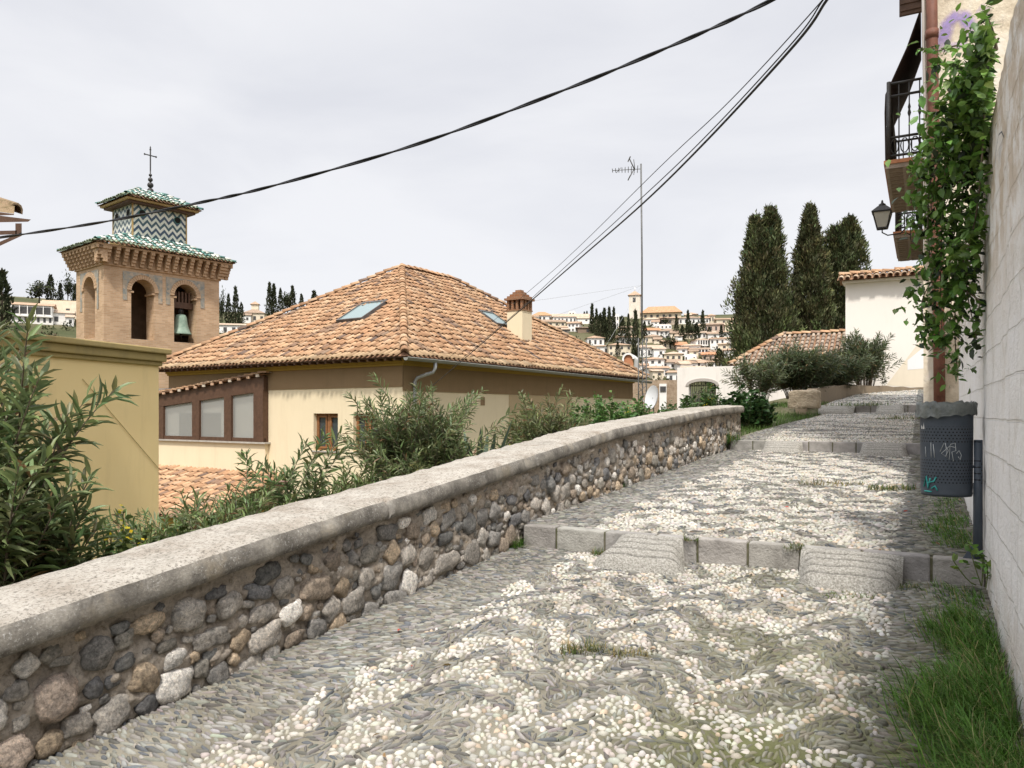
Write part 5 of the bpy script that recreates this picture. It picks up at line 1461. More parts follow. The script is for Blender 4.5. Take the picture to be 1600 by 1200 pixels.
MT['tileold'] = simple('lichened_tile', (.16, .13, .06), (.42, .30, .19), 12, .9, .5, 50, c3=(.36, .30, .18))
left_eave()

# ================================================================ cables, aerial and dish
def curve_pts(ctrl, n):
    """smooth curve through control points"""
    c = [Vector(p) for p in ctrl]; c = [c[0] * 2 - c[1]] + c + [c[-1] * 2 - c[-2]]; out = []
    for i in range(1, len(c) - 2):
        for k in range(n):
            t = k / n; a, b, d, e = c[i - 1], c[i], c[i + 1], c[i + 2]
            out.append(.5 * ((2 * b) + (d - a) * t + (2 * a - 5 * b + 4 * d - e) * t * t + (3 * b - a - 3 * d + e) * t ** 3))
    out.append(c[-2]); return out
def thick_cable():
    C_ = [(-140, 388, 9.0), (0, 371, 8.4), (160, 347, 7.8), (310, 317, 7.2), (420, 292, 6.9), (640, 229, 6.3), (860, 149, 5.7), (1060, 67, 5.2), (1210, -2, 4.9), (1450, -130, 4.4)]
    P = curve_pts([at(*c) for c in C_], 26); m = MB(); o = P[0].copy()
    for ph in (0, PI):
        Q = []
        for i, p in enumerate(P):
            a = i * .3 + ph; Q.append(p - o + Vector((.2, .0, 1)).normalized() * (.0075 * math.sin(a)) + Vector((.3, .9, 0)) * (.0075 * math.cos(a)))
        tube(m, Q, .0078, 6)
    tag(m.build('twisted_cable', MT['rubber'], None, o), 'thick black twisted cable slung across the sky above the roofs', 'cable')
thick_cable()
def thin_cable(C_, r, label):
    P = curve_pts([at(*c) for c in C_], 14); m = MB(); o = P[0].copy(); tube(m, [p - o for p in P], r, 6)
    tag(m.build('overhead_cable', MT['rubber'], None, o), label, 'cable', 'cables running down to the tiled house')
thin_cable([(1330, -50, 4.2), (1292, 0, 4.5), (1240, 72, 5.0), (1100, 224, 6.6), (1000, 322, 8.4), (900, 409, 11.2), (800, 496, 15.0), (705, 578, 19.5), (652, 622, 22.6)], .0095, 'thickest of the dark cables running down from the upper right to the house corner')
thin_cable([(1330, -64, 4.3), (1286, 0, 4.6), (1230, 76, 5.1), (1080, 236, 7.0), (960, 348, 9.8), (880, 420, 13), (800, 494, 17.0), (706, 574, 21)], .005, 'thin middle cable just above the thickest one, reaching the house wall')
thin_cable([(1320, -50, 4.3), (1280, 6, 4.6), (1140, 158, 6.2), (1030, 262, 8), (900, 390, 12), (830, 452, 15.2), (700, 560, 22)], .004, 'thin upper cable crossing the aerial mast and ending at the roof')

MT['darksteel'] = simple('weathered_steel', (.09, .09, .09), (.16, .16, .155), 10, .6, .1, 80, spec=.4)
def aerial():
    Y = 26.0; o = at(1003, 640, Y); t = thing('television_aerial', 'tall thin aerial mast on a lattice base beside the tiled roof', 'aerial', o)
    q = lambda px, py, y=0: at(px, py, Y + y) - o
    m = MB(); tube(m, [q(1003, 530), q(1003, 400), q(1001.5, 256)], .03, 7); m.build('mast', MT['darksteel'], t)
    m = MB()
    c3 = [(997.5, 0), (1010, 0), (1004, .3)]
    for px, y in c3: tube(m, [q(px, 660, y), q(px, 528, y)], .02, 6)
    for k in range(12):
        for a in range(3): b = (a + 1) % 3; tube(m, [q(c3[a][0], 655 - k * 10.5, c3[a][1]), q(c3[b][0], 655 - (k + 1) * 10.5, c3[b][1])], .01, 4)
    m.build('lattice_base', MT['darksteel'], t)
    m = MB(); a, b = q(957, 266.5, -.4), q(1001, 264, .1); tube(m, [a, b], .012, 5)
    for k in range(9): p = a.lerp(b, k / 9); h = .10 + .012 * k; tube(m, [p + Vector((-.02, -.9 * h, .35 * h)), p + Vector((.02, .9 * h, -.35 * h))], .011, 4)
    c = q(991, 264, 0); 
    for s in (-1, 1): tube(m, [c, c + Vector((-.18, -.1, s * .32))], .02, 5); tube(m, [c + Vector((-.18, -.3, s * .32)), c + Vector((-.18, .2, s * .32))], .02, 5); tube(m, [c + Vector((.02, 0, 0)), c + Vector((-.05, -.2, s * .26))], .012, 5)
    tube(m, [q(963, 270, -.3), q(970, 262, -.2)], .01, 4)
    m.build('antenna_array', MT['darksteel'], t)
    m = MB()
    for px, py, y in ((835, 470, 4), (860, 496, 6), (935, 560, -3)): tube(m, [q(1003, 446), q(px, py, y)], .004, 4)
    m.build('guy_wire', MT['steel'], t)
aerial()
def dish():
    Y = 21.0; o = at(1016, 642, Y); t = thing('satellite_dish', 'white satellite dish seen almost edge on behind the parapet wall', 'dish', o)
    m = MB(); r = .34; V = []; n = 28; D = Vector((-.92, -.36, .18)).normalized(); S = D.cross(Vector((0, 0, 1))).normalized(); U = S.cross(D); c = Vector((.08, 0, .36))
    rows = 7
    for back in (0, 1):
        for j in range(rows):
            q = r * j / (rows - 1)
            for k in range(n): a = 2 * PI * k / n; V.append(tuple(c + S * (q * math.cos(a)) * .92 + U * (q * math.sin(a)) + D * (q * q * .55 - .02 * back)))
    Fc = [(b * rows * n + j * n + k, b * rows * n + j * n + (k + 1) % n, b * rows * n + (j + 1) * n + (k + 1) % n, b * rows * n + (j + 1) * n + k) for b in (0, 1) for j in range(rows - 1) for k in range(n)]
    m.add(V, Fc, 0, (1, 1, 1), True); m.build('reflector', simple('dish_white', (.66, .67, .68), (.74, .74, .74), 5, .5, 0), t)
    m = MB(); tube(m, [(.1, .05, -.9), (.1, .05, .3), tuple(c)], .022, 8); tube(m, [tuple(c - U * r), tuple(c + D * .36 - U * .1)], .012, 6); lathe(m, [(0, -.05), (.035, -.05), (.035, .05), (0, .05)], tuple(c + D * .36 - U * .08), 10)
    m.build('mount_arm', MT['steel'], t)
dish()
# ================================================================ plants
def jitter_cols(base, n, var=.25, hue=.06):
    return np.array(base) * rng.uniform(1 - var, 1 + var, (n, 1)) * (1 + rng.normal(size=(n, 3)) * hue)

def bezier(a, b, c, n):
    t = np.linspace(0, 1, n)[:, None]; return (1 - t) ** 2 * a + 2 * t * (1 - t) * b + t * t * c

def add_leaves(mb, P, D, L, W, cols, T=LEAF_T, Fc=LEAF_F, up=None, droop=0):
    D = D / np.linalg.norm(D, axis=1, keepdims=True)
    if droop: D = D + np.array((0, 0, -droop))
    S, D, N = frames(D, (0, 0, 1), .5)
    mb.inst(T, Fc, mats3(S, D, N, W, L, L * .5), P, cols, 0, True)

def oleander(name, label, base, H, R, nst, leaf, wid, dens=.045, green=(.075, .095, .045), bare=.35, dead=0.0, group=None, tips=3, lean=(0, 0), clip=None, seed=None):
    H = H * HK; base = Vector(base); t = thing(name, label, 'shrub', base, 0, group)
    ml, ms = MB(), MB(); nleaf = 0
    for s in range(nst):
        a = rng.uniform(0, 2 * PI); q = math.sqrt(rng.uniform(.02, 1))
        p0 = np.array((math.cos(a) * q * R * .3, math.sin(a) * q * R * .3, 0)); h = H * rng.uniform(.62, 1.0)
        p2 = np.array((math.cos(a) * q * R + lean[0] * rng.uniform(.3, 1), math.sin(a) * q * R + lean[1] * rng.uniform(.3, 1), h * (1 - .25 * q)))
        p1 = p0 * .6 + p2 * .4 + np.array((0, 0, h * .28)) - (p2 - p0) * np.array((.22, .22, 0))
        main = bezier(p0, p1, p2, 12); br = [main]
        for k in range(tips - 1):
            i = rng.integers(4, 8); b0 = main[i]; d = main[i + 1] - main[i]; d /= np.linalg.norm(d)
            o = rng.normal(size=3); o[2] = abs(o[2]) * .4; e = b0 + (d * .8 + o * .5) * h * rng.uniform(.22, .42) + np.array((0, 0, h * .1))
            br.append(bezier(b0, (b0 + e) / 2 + np.array((0, 0, .06 * h)), e, 8))
        for bi, b in enumerate(br):
            r0 = .012 * H / 2 * (1 if bi == 0 else .55); tube(ms, b, list(np.linspace(r0, r0 * .35, len(b))), 5, caps=False)
            seg = np.linalg.norm(np.diff(b, axis=0), axis=1); Lb = seg.sum(); st = bare * Lb if bi == 0 else .12 * Lb
            for u in np.arange(st, Lb, dens):
                cum = np.concatenate([[0], np.cumsum(seg)]); i = min(np.searchsorted(cum, u) - 1, len(seg) - 1); i = max(i, 0)
                p = b[i] + (b[i + 1] - b[i]) * ((u - cum[i]) / seg[i]); d = (b[i + 1] - b[i]) / seg[i]
                fr = u / Lb; k = 3; ph = rng.uniform(0, 2 * PI)
                s1 = np.cross(d, (0, 0, 1.01)); s1 /= np.linalg.norm(s1) + 1e-6; s2 = np.cross(s1, d)
                ang = ph + np.arange(k) * 2 * PI / 3
                rad = np.cos(ang)[:, None] * s1 + np.sin(ang)[:, None] * s2
                D = d * (.25 + .75 * fr) + rad * (1.0 - .35 * fr) + rng.normal(size=(k, 3)) * .18
                L = leaf * rng.uniform(.65, 1.15, k) * (1 if fr < .93 else .7)
                c = jitter_cols(green, k, .35, .07); 
                yl = rng.uniform(size=k) < .12; c[yl] = jitter_cols((.17, .18, .07), yl.sum())
                dd = rng.uniform(size=k) < dead; c[dd] = jitter_cols((.24, .15, .08), dd.sum())
                add_leaves(ml, np.tile(p, (k, 1)), D, L, wid * rng.uniform(.8, 1.2, k), c, droop=.15)
    ml.build('foliage', MT['leaf'], t); ms.build('stem', MT['bark'], t)
    return t

def gpt(px, py, Y, dz=0): p = at(px, py, Y); p.z = float(terr(p.x, p.y)) + dz; return p
def H_(p, py): return (EYE + (HZ - py) / F * p.y - p.z)
HK = .86

p = gpt(-4, 640, 4.5); oleander('oleander', 'big dark oleander with long leaves filling the left edge before the yellow wall', p, H_(p, 402), .42, 20, .205, .03, .052, (.185, .235, .10), .2, .03, 'oleanders along the parapet', 3, (.0, -.05))
p = gpt(70, 640, 4.7); oleander('oleander', 'leaning oleander shoots reaching right across the yellow wall', p, H_(p, 585), .16, 5, .19, .028, .05, (.165, .225, .09), .5, .02, 'oleanders along the parapet', 2, (.42, -.12))
p = gpt(330, 760, 6.1); oleander('oleander', 'low straggling oleander before the small low tile roof', p, H_(p, 712), 1.0, 56, .12, .018, .05, (.17, .225, .085), .2, .03, 'oleanders along the parapet', 3)
p = gpt(468, 760, 6.9); oleander('oleander', 'slim upright oleander shoot left of the small wooden windows', p, H_(p, 640), .3, 10, .15, .024, .04, (.16, .21, .085), .3, .02, 'oleanders along the parapet', 2)
p = gpt(648, 700, 8.2); oleander('oleander', 'large rounded oleander covering the foot of the house corner', p, H_(p, 584), .62, 78, .125, .018, .045, (.185, .23, .10), .2, .04, 'oleanders along the parapet', 4)
p = gpt(562, 740, 7.8); oleander('oleander', 'lower oleander at the left foot of the large rounded one', p, H_(p, 694), .34, 30, .125, .018, .045, (.175, .235, .085), .2, .02, 'oleanders along the parapet', 3)
p = gpt(848, 660, 10.4); oleander('oleander', 'olive tinted oleander before the shaded right wall of the house', p, H_(p, 600), .52, 50, .13, .019, .048, (.175, .20, .085), .15, .05, 'oleanders along the parapet', 4)
p = gpt(905, 660, 11.4); oleander('oleander', 'small sparse oleander between the olive tinted one and the green weeds', p, H_(p, 630), .4, 20, .12, .018, .05, (.17, .20, .085), .2, .08, 'oleanders along the parapet', 3)

def bank(px, py, Y, zoff):
    p = at(px, py, Y); return Vector((p.x, p.y, p.z + zoff))
p = bank(1185, 625, 22.0, -.1); oleander('oleander', 'thin airy oleander at the left of the group by the white garden wall', p, H_(p, 545), 1.1, 30, .22, .03, .09, (.135, .165, .085), .3, .03, 'oleanders by the upper path', 4)
p = bank(1252, 618, 23.0, -.1); oleander('oleander', 'dense dark oleander behind the squat stone block', p, H_(p, 528), 1.4, 80, .24, .034, .08, (.115, .145, .075), .25, .02, 'oleanders by the upper path', 4)
p = bank(1305, 615, 24.5, -.1); oleander('oleander', 'middle oleander in front of the corner of the white building', p, H_(p, 540), 1.1, 50, .24, .034, .085, (.115, .145, .075), .25, .02, 'oleanders by the upper path', 4)
p = bank(1352, 610, 26.0, -.1); oleander('oleander', 'tallest oleander standing against the white building wall', p, H_(p, 503), .8, 40, .24, .032, .08, (.115, .145, .075), .35, .02, 'oleanders by the upper path', 4)

def herb(name, label, base, H, R, n, leaf, green, flowers=0, group=None, cat='plant', wid=.6, flcol=(.75, .6, .03)):
    base = Vector(base); t = thing(name, label, cat, base, 0, group); ml, ms = MB(), MB(); mf = MB()
    for s in range(n):
        a = rng.uniform(0, 2 * PI); q = math.sqrt(rng.uniform(0, 1)); h = H * rng.uniform(.45, 1) * (1 - .35 * q * q)
        p0 = np.array((math.cos(a) * q * R * .75, math.sin(a) * q * R * .75, 0)); p2 = p0 * 1.3 + np.array((rng.normal() * .05, rng.normal() * .05, h))
        b = bezier(p0, (p0 + p2) / 2 + rng.normal(size=3) * .03, p2, 5); tube(ms, b, .004, 4, caps=False)
        k = max(6, int(h / leaf * 4.0)); u = rng.uniform(.35, 1, k); P = p0 + (p2 - p0) * u[:, None] + rng.normal(size=(k, 3)) * leaf * .25
        D = rng.normal(size=(k, 3)); D[:, 2] = np.abs(D[:, 2]) * .6
        L = leaf * rng.uniform(.5, 1.2, k); add_leaves(ml, P, D, L, L * wid, jitter_cols(green, k, .4, .08), droop=.1)
        if flowers and rng.uniform() < flowers:
            kk = 8; P = p2 + rng.normal(size=(kk, 3)) * .03; add_leaves(ml, P, rng.normal(size=(kk, 3)), np.full(kk, .03), np.full(kk, .025), jitter_cols(flcol, kk, .1), DIA_T, DIA_F)
    ml.build('foliage', MT['grassleaf'], t); ms.build('stem', MT['stemgreen'], t)
    if mf.n: mf.build('flowers', MT['grassleaf'], t)
    return t
MT['grassleaf'] = foliage('herb_leaf', .3, .5, .3)
MT['stemgreen'] = simple('green_stem', (.09, .12, .04), (.14, .16, .06), 9, .7, 0)
p = gpt(120, 850, 4.75); herb('weed_clump', 'bright green leafy weeds under the big dark oleander', p, H_(p, 815), .42, 70, .07, (.10, .17, .035), .02)
p = gpt(205, 850, 5.1); herb('weed_clump', 'yellow green weeds with a small yellow flower before the yellow wall', p, H_(p, 792), .3, 44, .055, (.12, .17, .05), .1)
p = gpt(300, 830, 5.5); herb('weed_clump', 'weeds tucked behind the parapet below the low tile roof', p, H_(p, 790), .5, 70, .06, (.11, .15, .05), 0)
p = gpt(690, 730, 8.3); herb('weed_clump', 'low weeds between the big oleander and the agave', p, H_(p, 700), .5, 60, .06, (.10, .15, .045), 0)
p = gpt(800, 690, 9.5); herb('weed_clump', 'pale feathery weeds just right of the agave', p, H_(p, 662), .5, 80, .06, (.15, .18, .07), .05)
p = gpt(955, 650, 12.6); herb('weed_clump', 'lush bright green weeds with yellow flowers at the far end of the house wall', p, H_(p, 608), .85, 260, .085, (.10, .19, .05), .12)
p = gpt(905, 660, 11.7); herb('weed_clump', 'green weeds at the foot of the small sparse oleander', p, H_(p, 640), .5, 90, .07, (.10, .16, .045), .05)
p = gpt(1005, 640, 14.2); herb('weed_clump', 'green weeds under the satellite dish', p, H_(p, 628), .6, 110, .085, (.085, .15, .04), .03)
p = gpt(1062, 640, 16.0); herb('weed_clump', 'dark green weeds left of the arched opening', p, H_(p, 616), .6, 90, .085, (.07, .13, .035), .0)
p = gpt(1100, 632, 18.0); herb('weed_clump', 'leafy weeds in front of the arched opening with yellow blooms', p, H_(p, 600), .6, 100, .1, (.075, .135, .04), .1)
v0, d0 = -3.45, 17.4; p = PV(v0, d0, float(gz(d0)) - .12); herb('mallow_bush', 'round dark green mallow bush at the end of the parapet wall', p, .95, .62, 120, .12, (.05, .105, .032), 0, None, 'bush', .95)
p = at(1385, 604, 27.0); herb('weed_sprig', 'single grey green sprig at the foot of the white building', PV(-1.2, 29.4, float(gz(29.4)) + .1), .8, .06, 4, .10, (.12, .13, .08), 0)

def agave():
    p = gpt(748, 700, 8.7); p.z -= .1; H = H_(p, 640); t = thing('agave', 'grey green agave rosette with yellow edged sword leaves behind the parapet', 'plant', p); 
    for k in range(16):
        m = MB()
        a = k * 2.4; el = rng.uniform(.7, 1.35); L = H * rng.uniform(.85, 1.1); n = 9; V = []; C = []
        for i in range(n):
            u = i / (n - 1); w = .055 * (1 - u) ** .55 * (1 + .5 * math.sin(u * 2.6)); r = L * u * math.cos(el) * (1 + .15 * u); z = L * u * math.sin(el) - .06 * u * u * L
            c, s = math.cos(a), math.sin(a)
            for e, dz in ((-1, .02), (-.72, .008), (0, -.012), (.72, .008), (1, .02)):
                V.append((c * r - s * w * e, s * r + c * w * e, z + dz * (1 - u))); C.append((.34, .34, .13) if abs(e) == 1 else np.array((.10, .14, .10)) * (1 + .1 * (e == 0)))
        m.add(V, [(i * 5 + j, i * 5 + j + 1, (i + 1) * 5 + j + 1, (i + 1) * 5 + j) for i in range(n - 1) for j in range(4)], 0, np.array(C), True)
        m.build('leaf', MT['leaf'], t)
agave()

# ---------------------------------------------------------------- grass
def blades(mb, P, L, W, cols, spread=.5, bias=(0, 0)):
    n = len(P); a = rng.uniform(0, 2 * PI, n); tilt = np.abs(rng.normal(size=n)) * spread
    D = np.stack([np.cos(a) * np.sin(tilt) + bias[0], np.sin(a) * np.sin(tilt) + bias[1], np.cos(tilt)], 1); D /= np.linalg.norm(D, axis=1, keepdims=True)
    out = np.stack([np.cos(a) + bias[0], np.sin(a) + bias[1], np.zeros(n)], 1)
    S = np.cross(D, out); S /= np.linalg.norm(S, axis=1, keepdims=True) + 1e-9; N = np.cross(S, D); N = np.where((np.sum(N * out, 1) < 0)[:, None], -N, N)
    N[:, 2] -= .9
    mb.inst(BLADE_T, BLADE_F, mats3(S, D, N, W, L, L), P, cols, 0, True)

def grass_strip():
    m = MB()
    for (d0, d1, vc, vs_, n, L) in ((1.6, 3.0, .24, .10, 3000, .22), (2.9, 4.0, .22, .11, 5200, .24), (4.0, 5.05, .24, .09, 3200, .18), (4.9, 5.75, .20, .10, 900, .11), (6.2, 7.6, .20, .09, 1700, .10), (7.6, 10.3, .24, .09, 900, .08)):
        d = rng.uniform(d0, d1, n); v = vc + rng.normal(size=n) * vs_ - .06 * np.sin(d * 5.5); k = (v < .345) & (v > -.14); v, d = v[k], d[k]; n = len(v)
        k2 = np.sin(d * 4.1) * np.sin(d * 9.7 + v * 8) > -.75; v, d = v[k2], d[k2]; n = len(v)
        x, y = v * CA + d * SA, -v * SA + d * CA; z = gz(d)
        Lk = L * .88 * rng.uniform(.35, 1.25, n); cols = jitter_cols((.085, .18, .025), n, .45, .08); dry = rng.uniform(size=n) < .11; cols[dry] = jitter_cols((.3, .27, .12), dry.sum())
        blades(m, np.stack([x, y, z], 1), Lk, rng.uniform(.003, .006, n), cols, .55, (-.35 * CA, .35 * SA))
    tag(m.build('grass', MT['grass']), kind='stuff')
grass_strip()
def grass_bank():
    m = MB(); n = 9000; d = rng.uniform(15.0, 23.5, n); v = rng.uniform(-4.6, -2.3, n); k = v < (-3.02 + .72 * sstep(14.5, 21.5, d) + .08 * rng.normal(size=n)); v, d = v[k], d[k]; n = len(v)
    x, y = v * CA + d * SA, -v * SA + d * CA; z = np.where(v < -3.9, terr(x, y), gz(d) - .05)
    blades(m, np.stack([x, y, z], 1), rng.uniform(.06, .2, n), rng.uniform(.006, .012, n), jitter_cols((.085, .15, .03), n, .35), .6)
    tag(m.build('grass', MT['grass']), kind='stuff')
    q = MB(); dd = np.linspace(14.9, 24, 40)
    V = []
    for d in dd:
        for v in (-4.4, -3.7, -2.95 + .7 * float(sstep(14.5, 21.5, d))): V.append(tuple(PV(v, d, float(gz(d)) - (.05 if v > -4 else .3))))
    q.add(V, [(3 * i + j, 3 * i + j + 1, 3 * i + j + 4, 3 * i + j + 3) for i in range(39) for j in range(2)])
    tag(q.build('grass_bank', MT['mossjoint']), kind='structure')
grass_bank()
def tuft(px, py, r, n, L, label, col=(.085, .13, .03), lev=None, dry=.2):
    v, d = ghit(px, py); o = PV(v, d, float(gz(d))); m = MB()
    a = rng.uniform(0, 2 * PI, n); q = np.sqrt(rng.uniform(0, 1, n)) * r
    P = np.stack([np.cos(a) * q * 1.3, np.sin(a) * q * .7, np.zeros(n)], 1)
    c = jitter_cols(col, n, .4); k = rng.uniform(size=n) < dry; c[k] = jitter_cols((.30, .24, .10), k.sum())
    blades(m, P, L * rng.uniform(.4, 1.2, n), rng.uniform(.003, .006, n) * (1 if d < 8 else 1.8), c, .8)
    tag(m.build('grass_tuft', MT['grass'], None, o), label, 'grass tuft', 'grass tufts in the paving')
tuft(908, 1022, .10, 260, .11, 'spiky half dry grass tuft in the middle of the nearest paving', (.10, .13, .04), dry=.4)
tuft(985, 1026, .09, 160, .07, 'flatter yellowish grass tuft right beside the spiky one', (.13, .13, .05), dry=.5)
tuft(800, 856, .08, 240, .16, 'fresh grass tuft at the left end of the nearest kerb step', (.08, .16, .025), dry=.05)
tuft(1395, 922, .12, 260, .07, 'low weeds at the right corner of the squarer ramp')
tuft(1335, 932, .16, 220, .05, 'mossy grass along the front edge of the squarer ramp')
tuft(1240, 886, .06, 110, .07, 'little grass tuft at the left corner of the squarer ramp')
tuft(935, 866, .05, 90, .08, 'little grass tuft at the left corner of the rounded ramp')
tuft(1080, 876, .05, 80, .06, 'little grass tuft at the right corner of the rounded ramp')
tuft(1300, 757, .3, 240, .09, 'dry flat grass patch in the middle level paving', (.12, .13, .05), dry=.5)
tuft(1393, 765, .22, 260, .10, 'green grass patch beside the right gutter of the middle level', dry=.25)
tuft(955, 762, .14, 260, .16, 'bright weeds at the wall foot, halfway along the middle level', (.07, .15, .03), dry=.02)
tuft(1133, 702, .22, 320, .26, 'tall bright grass at the foot of the far end of the parapet wall', (.07, .15, .025), dry=.05)
tuft(1348, 640, .8, 300, .16, 'grass along the foot of the farthest step', (.09, .14, .03), dry=.15)
tuft(1408, 655, .45, 200, .16, 'grass patch below the farthest step near the building', (.09, .14, .03), dry=.2)
tuft(1350, 642, .35, 160, .2, 'grass between the two far ramps', (.08, .14, .03), dry=.15)

# ---------------------------------------------------------------- climbing plant on the wall end
def climber():
    o = PV(.28, 5.6, 1.6); t = thing('climbing_plant', 'glossy green climber cascading over the end of the white block wall', 'climber', o)
    ml, ms = MB(), MB()
    def Q(px, py, tt): return np.array(at(px, py, tt) - o)
    hang = [[(1560, 60, 4.3), (1525, 150, 4.7), (1500, 260, 5.0), (1490, 380, 5.1), (1485, 500, 5.1)], [(1555, 90, 4.4), (1505, 140, 4.8), (1465, 220, 5.1), (1450, 330, 5.2), (1455, 440, 5.2)],
            [(1545, 110, 4.5), (1520, 220, 4.9), (1520, 350, 5.0), (1510, 440, 5.0), (1526, 530, 5.0)], [(1550, 130, 4.5), (1490, 190, 4.9), (1475, 300, 5.1), (1470, 430, 5.2), (1472, 530, 5.2)],
            [(1540, 150, 4.6), (1510, 250, 4.9), (1500, 380, 5.1), (1492, 500, 5.15), (1496, 590, 5.15)], [(1530, 170, 4.8), (1470, 250, 5.2), (1445, 310, 5.3), (1440, 370, 5.3)], [(1535, 150, 4.8), (1490, 210, 5.1), (1462, 270, 5.2), (1455, 330, 5.2)],
            [(1535, 200, 4.8), (1500, 330, 5.2), (1465, 420, 5.3), (1440, 480, 5.3), (1470, 545, 5.3)], [(1540, 140, 4.5), (1530, 300, 4.7), (1515, 380, 4.8), (1500, 420, 4.9)]]
    shoots = [[(1535, 100, 4.6), (1500, 72, 4.8), (1462, 80, 4.9), (1435, 76, 4.9)], [(1515, 130, 4.7), (1485, 102, 4.9), (1450, 105, 5.0)], [(1558, 78, 4.3), (1552, 50, 4.3), (1545, 30, 4.3)],
              [(1470, 250, 5.2), (1440, 265, 5.3), (1420, 260, 5.3)], [(1500, 450, 5.0), (1530, 470, 4.9), (1525, 490, 4.9)]]
    for S, dens, sp in ((hang, 1, .095), (shoots, .14, .02)):
        for c in S:
            P = [Vector(x) for x in (Q(*q) for q in c)]; pts = curve_pts(P, 8); b = np.array(pts)
            tube(ms, b, list(np.linspace(.007, .003, len(b))), 5, caps=False)
            seg = np.linalg.norm(np.diff(b, axis=0), axis=1); L = seg.sum(); n = int(L * 330 * dens) + 4
            i = (rng.uniform(0, 1, n) ** (1.75 if dens == 1 else 1) * len(b)).astype(int); fr = i / len(b)
            wdt = sp * (1.2 - .7 * fr) * (1 if dens == 1 else 1)
            P = b[i] + rng.normal(size=(n, 3)) * wdt[:, None] * np.array((1, 1, .9))
            vv = (P[:, 0] + o.x) * CA - (P[:, 1] + o.y) * SA; ov = np.maximum(vv - .31, 0)
            P[:, 0] -= ov * CA; P[:, 1] += ov * SA
            D = rng.normal(size=(n, 3)) + np.array((-.25, -.6, -.15)); ll = rng.uniform(.035, .095, n)
            col = jitter_cols((.115, .22, .04), n, .45, .08); k = rng.uniform(size=n) < .22; col[k] = jitter_cols((.15, .25, .05), k.sum(), .25); k = rng.uniform(size=n) < .12; col[k] = jitter_cols((.03, .05, .02), k.sum())
            add_leaves(ml, P, D, ll, ll * .5, col, droop=.25)
    ml.build('foliage', MT['leaf'], t); ms.build('stem', MT['bark'], t)
climber()
def litter():
    n = 70; d = rng.uniform(1.8, 9, n); v = np.clip(rng.normal(size=n) * 1.0 - .9, -3.0, .3); m = MB()
    P = np.stack([v * CA + d * SA, -v * SA + d * CA, gz(d) + np.where(d > D1, .02, .02)], 1); D = np.stack([rng.normal(size=n), rng.normal(size=n), rng.normal(size=n) * .1], 1)
    c = jitter_cols((.24, .15, .07), n, .5); k = rng.uniform(size=n) < .12; c[k] = jitter_cols((.5, .06, .04), k.sum(), .2)
    L = rng.uniform(.018, .05, n); add_leaves(m, P, D, L, L * .4, c); tag(m.build('leaf_litter', MT['leaf']), kind='stuff')
litter()
def wall_sprig():
    p = PV(.33, 5.55, .42); t = herb('wall_sprig', 'small light green shoot beside the foot of the litter bin post', p, .36, .07, 5, .07, (.15, .25, .05), 0)
wall_sprig()

# ---------------------------------------------------------------- the tall cypresses
def big_cypress(label, px, pytop, Y, z0, wpx, seed, nclump, tops=1, col=(.05, .056, .026), prof=None):
    global rng
    keep = rng; rng = np.random.default_rng(seed)
    o = at(px, 560, Y); o.z = z0; H = EYE + (HZ - pytop) / F * Y - z0; R = wpx / F * Y / 2
    t = thing('cypress_tree', label, 'tree', o, 0, 'tall cypresses behind the low tiled house'); ml = MB()
    pf = prof or (lambda h: np.minimum(1, (1 - h) ** .62 * 1.28) * np.minimum(1, .75 + h * 1.2))
    lob = [(rng.uniform(0, 2 * PI), rng.uniform(.1, .8), rng.uniform(.75, 1.2)) for _ in range(9)]
    for k in range(nclump):
        h = rng.uniform(0, 1) ** .9 * .985; a = rng.uniform(0, 2 * PI)
        rr = float(pf(h)) * R * (.84 + .30 * math.sin(a * 3 + seed + h * 5) * math.sin(h * 19 + a) + .19 * rng.normal())
        q = rng.uniform(.45, 1) ** .5; c = np.array((math.cos(a) * rr * q, math.sin(a) * rr * q, h * H))
        if tops > 1 and h > .7: c[0] += (.16 if k % 2 else -.22) * R * min(1, (h - .7) * 6); c[2] *= (1 if k % 2 else .955)
        n = 34; s = (.22 + .16 * (1 - h)) * (R / 2) ** .4 * .8
        off = rng.normal(size=(n, 3)) * np.array((s * .5, s * .5, s * .8)); P = c + off
        D = np.array((math.cos(a) * .55, math.sin(a) * .55, .95)) + rng.normal(size=(n, 3)) * .38
        L = rng.uniform(.14, .34, n); base = np.array(col) * 2.3 * rng.uniform(.4, 1.6) * (1 + rng.normal(size=3) * .07)
        if rng.uniform() < .12: base = np.array((.10, .09, .045))
        add_leaves(ml, P, D, L, L * .30, jitter_cols(base, n, .3, .05), DIA_T, DIA_F)
    ml.build('crown', MT['needle'], t)
    m = MB(); tube(m, [(0, 0, -.5), (.05, .02, H * .4), (0, 0, H * .8)], [.28, .2, .05], 10)
    for k in range(14):
        h = .08 + k * .055; a = k * 2.4; tube(m, [(0, 0, h * H), (math.cos(a) * R * .3, math.sin(a) * R * .3, h * H + R * .4)], [.06, .02], 5)
    m.build('trunk', MT['bark'], t)
    rng = keep
big_cypress('broadest tall cypress with a forked top, left of the trio behind the low house', 1194, 325, 46, 1.0, 128, 3, 2000, 2, prof=lambda h: np.minimum(1, (1 - h) ** .85 * 1.32) * np.minimum(1, .9 + h))
big_cypress('slender pointed cypress in the middle of the trio behind the low house', 1266, 322, 47, 1.0, 102, 5, 1600, 1, (.052, .054, .026), prof=lambda h: np.minimum(1, (1 - h) ** .75 * 1.1))
big_cypress('full cypress at the right of the trio, nearest the white building', 1319, 342, 48, 1.0, 110, 7, 1900, 2, (.05, .056, .026), prof=lambda h: np.minimum(1, (1 - h) ** .62 * 1.25))
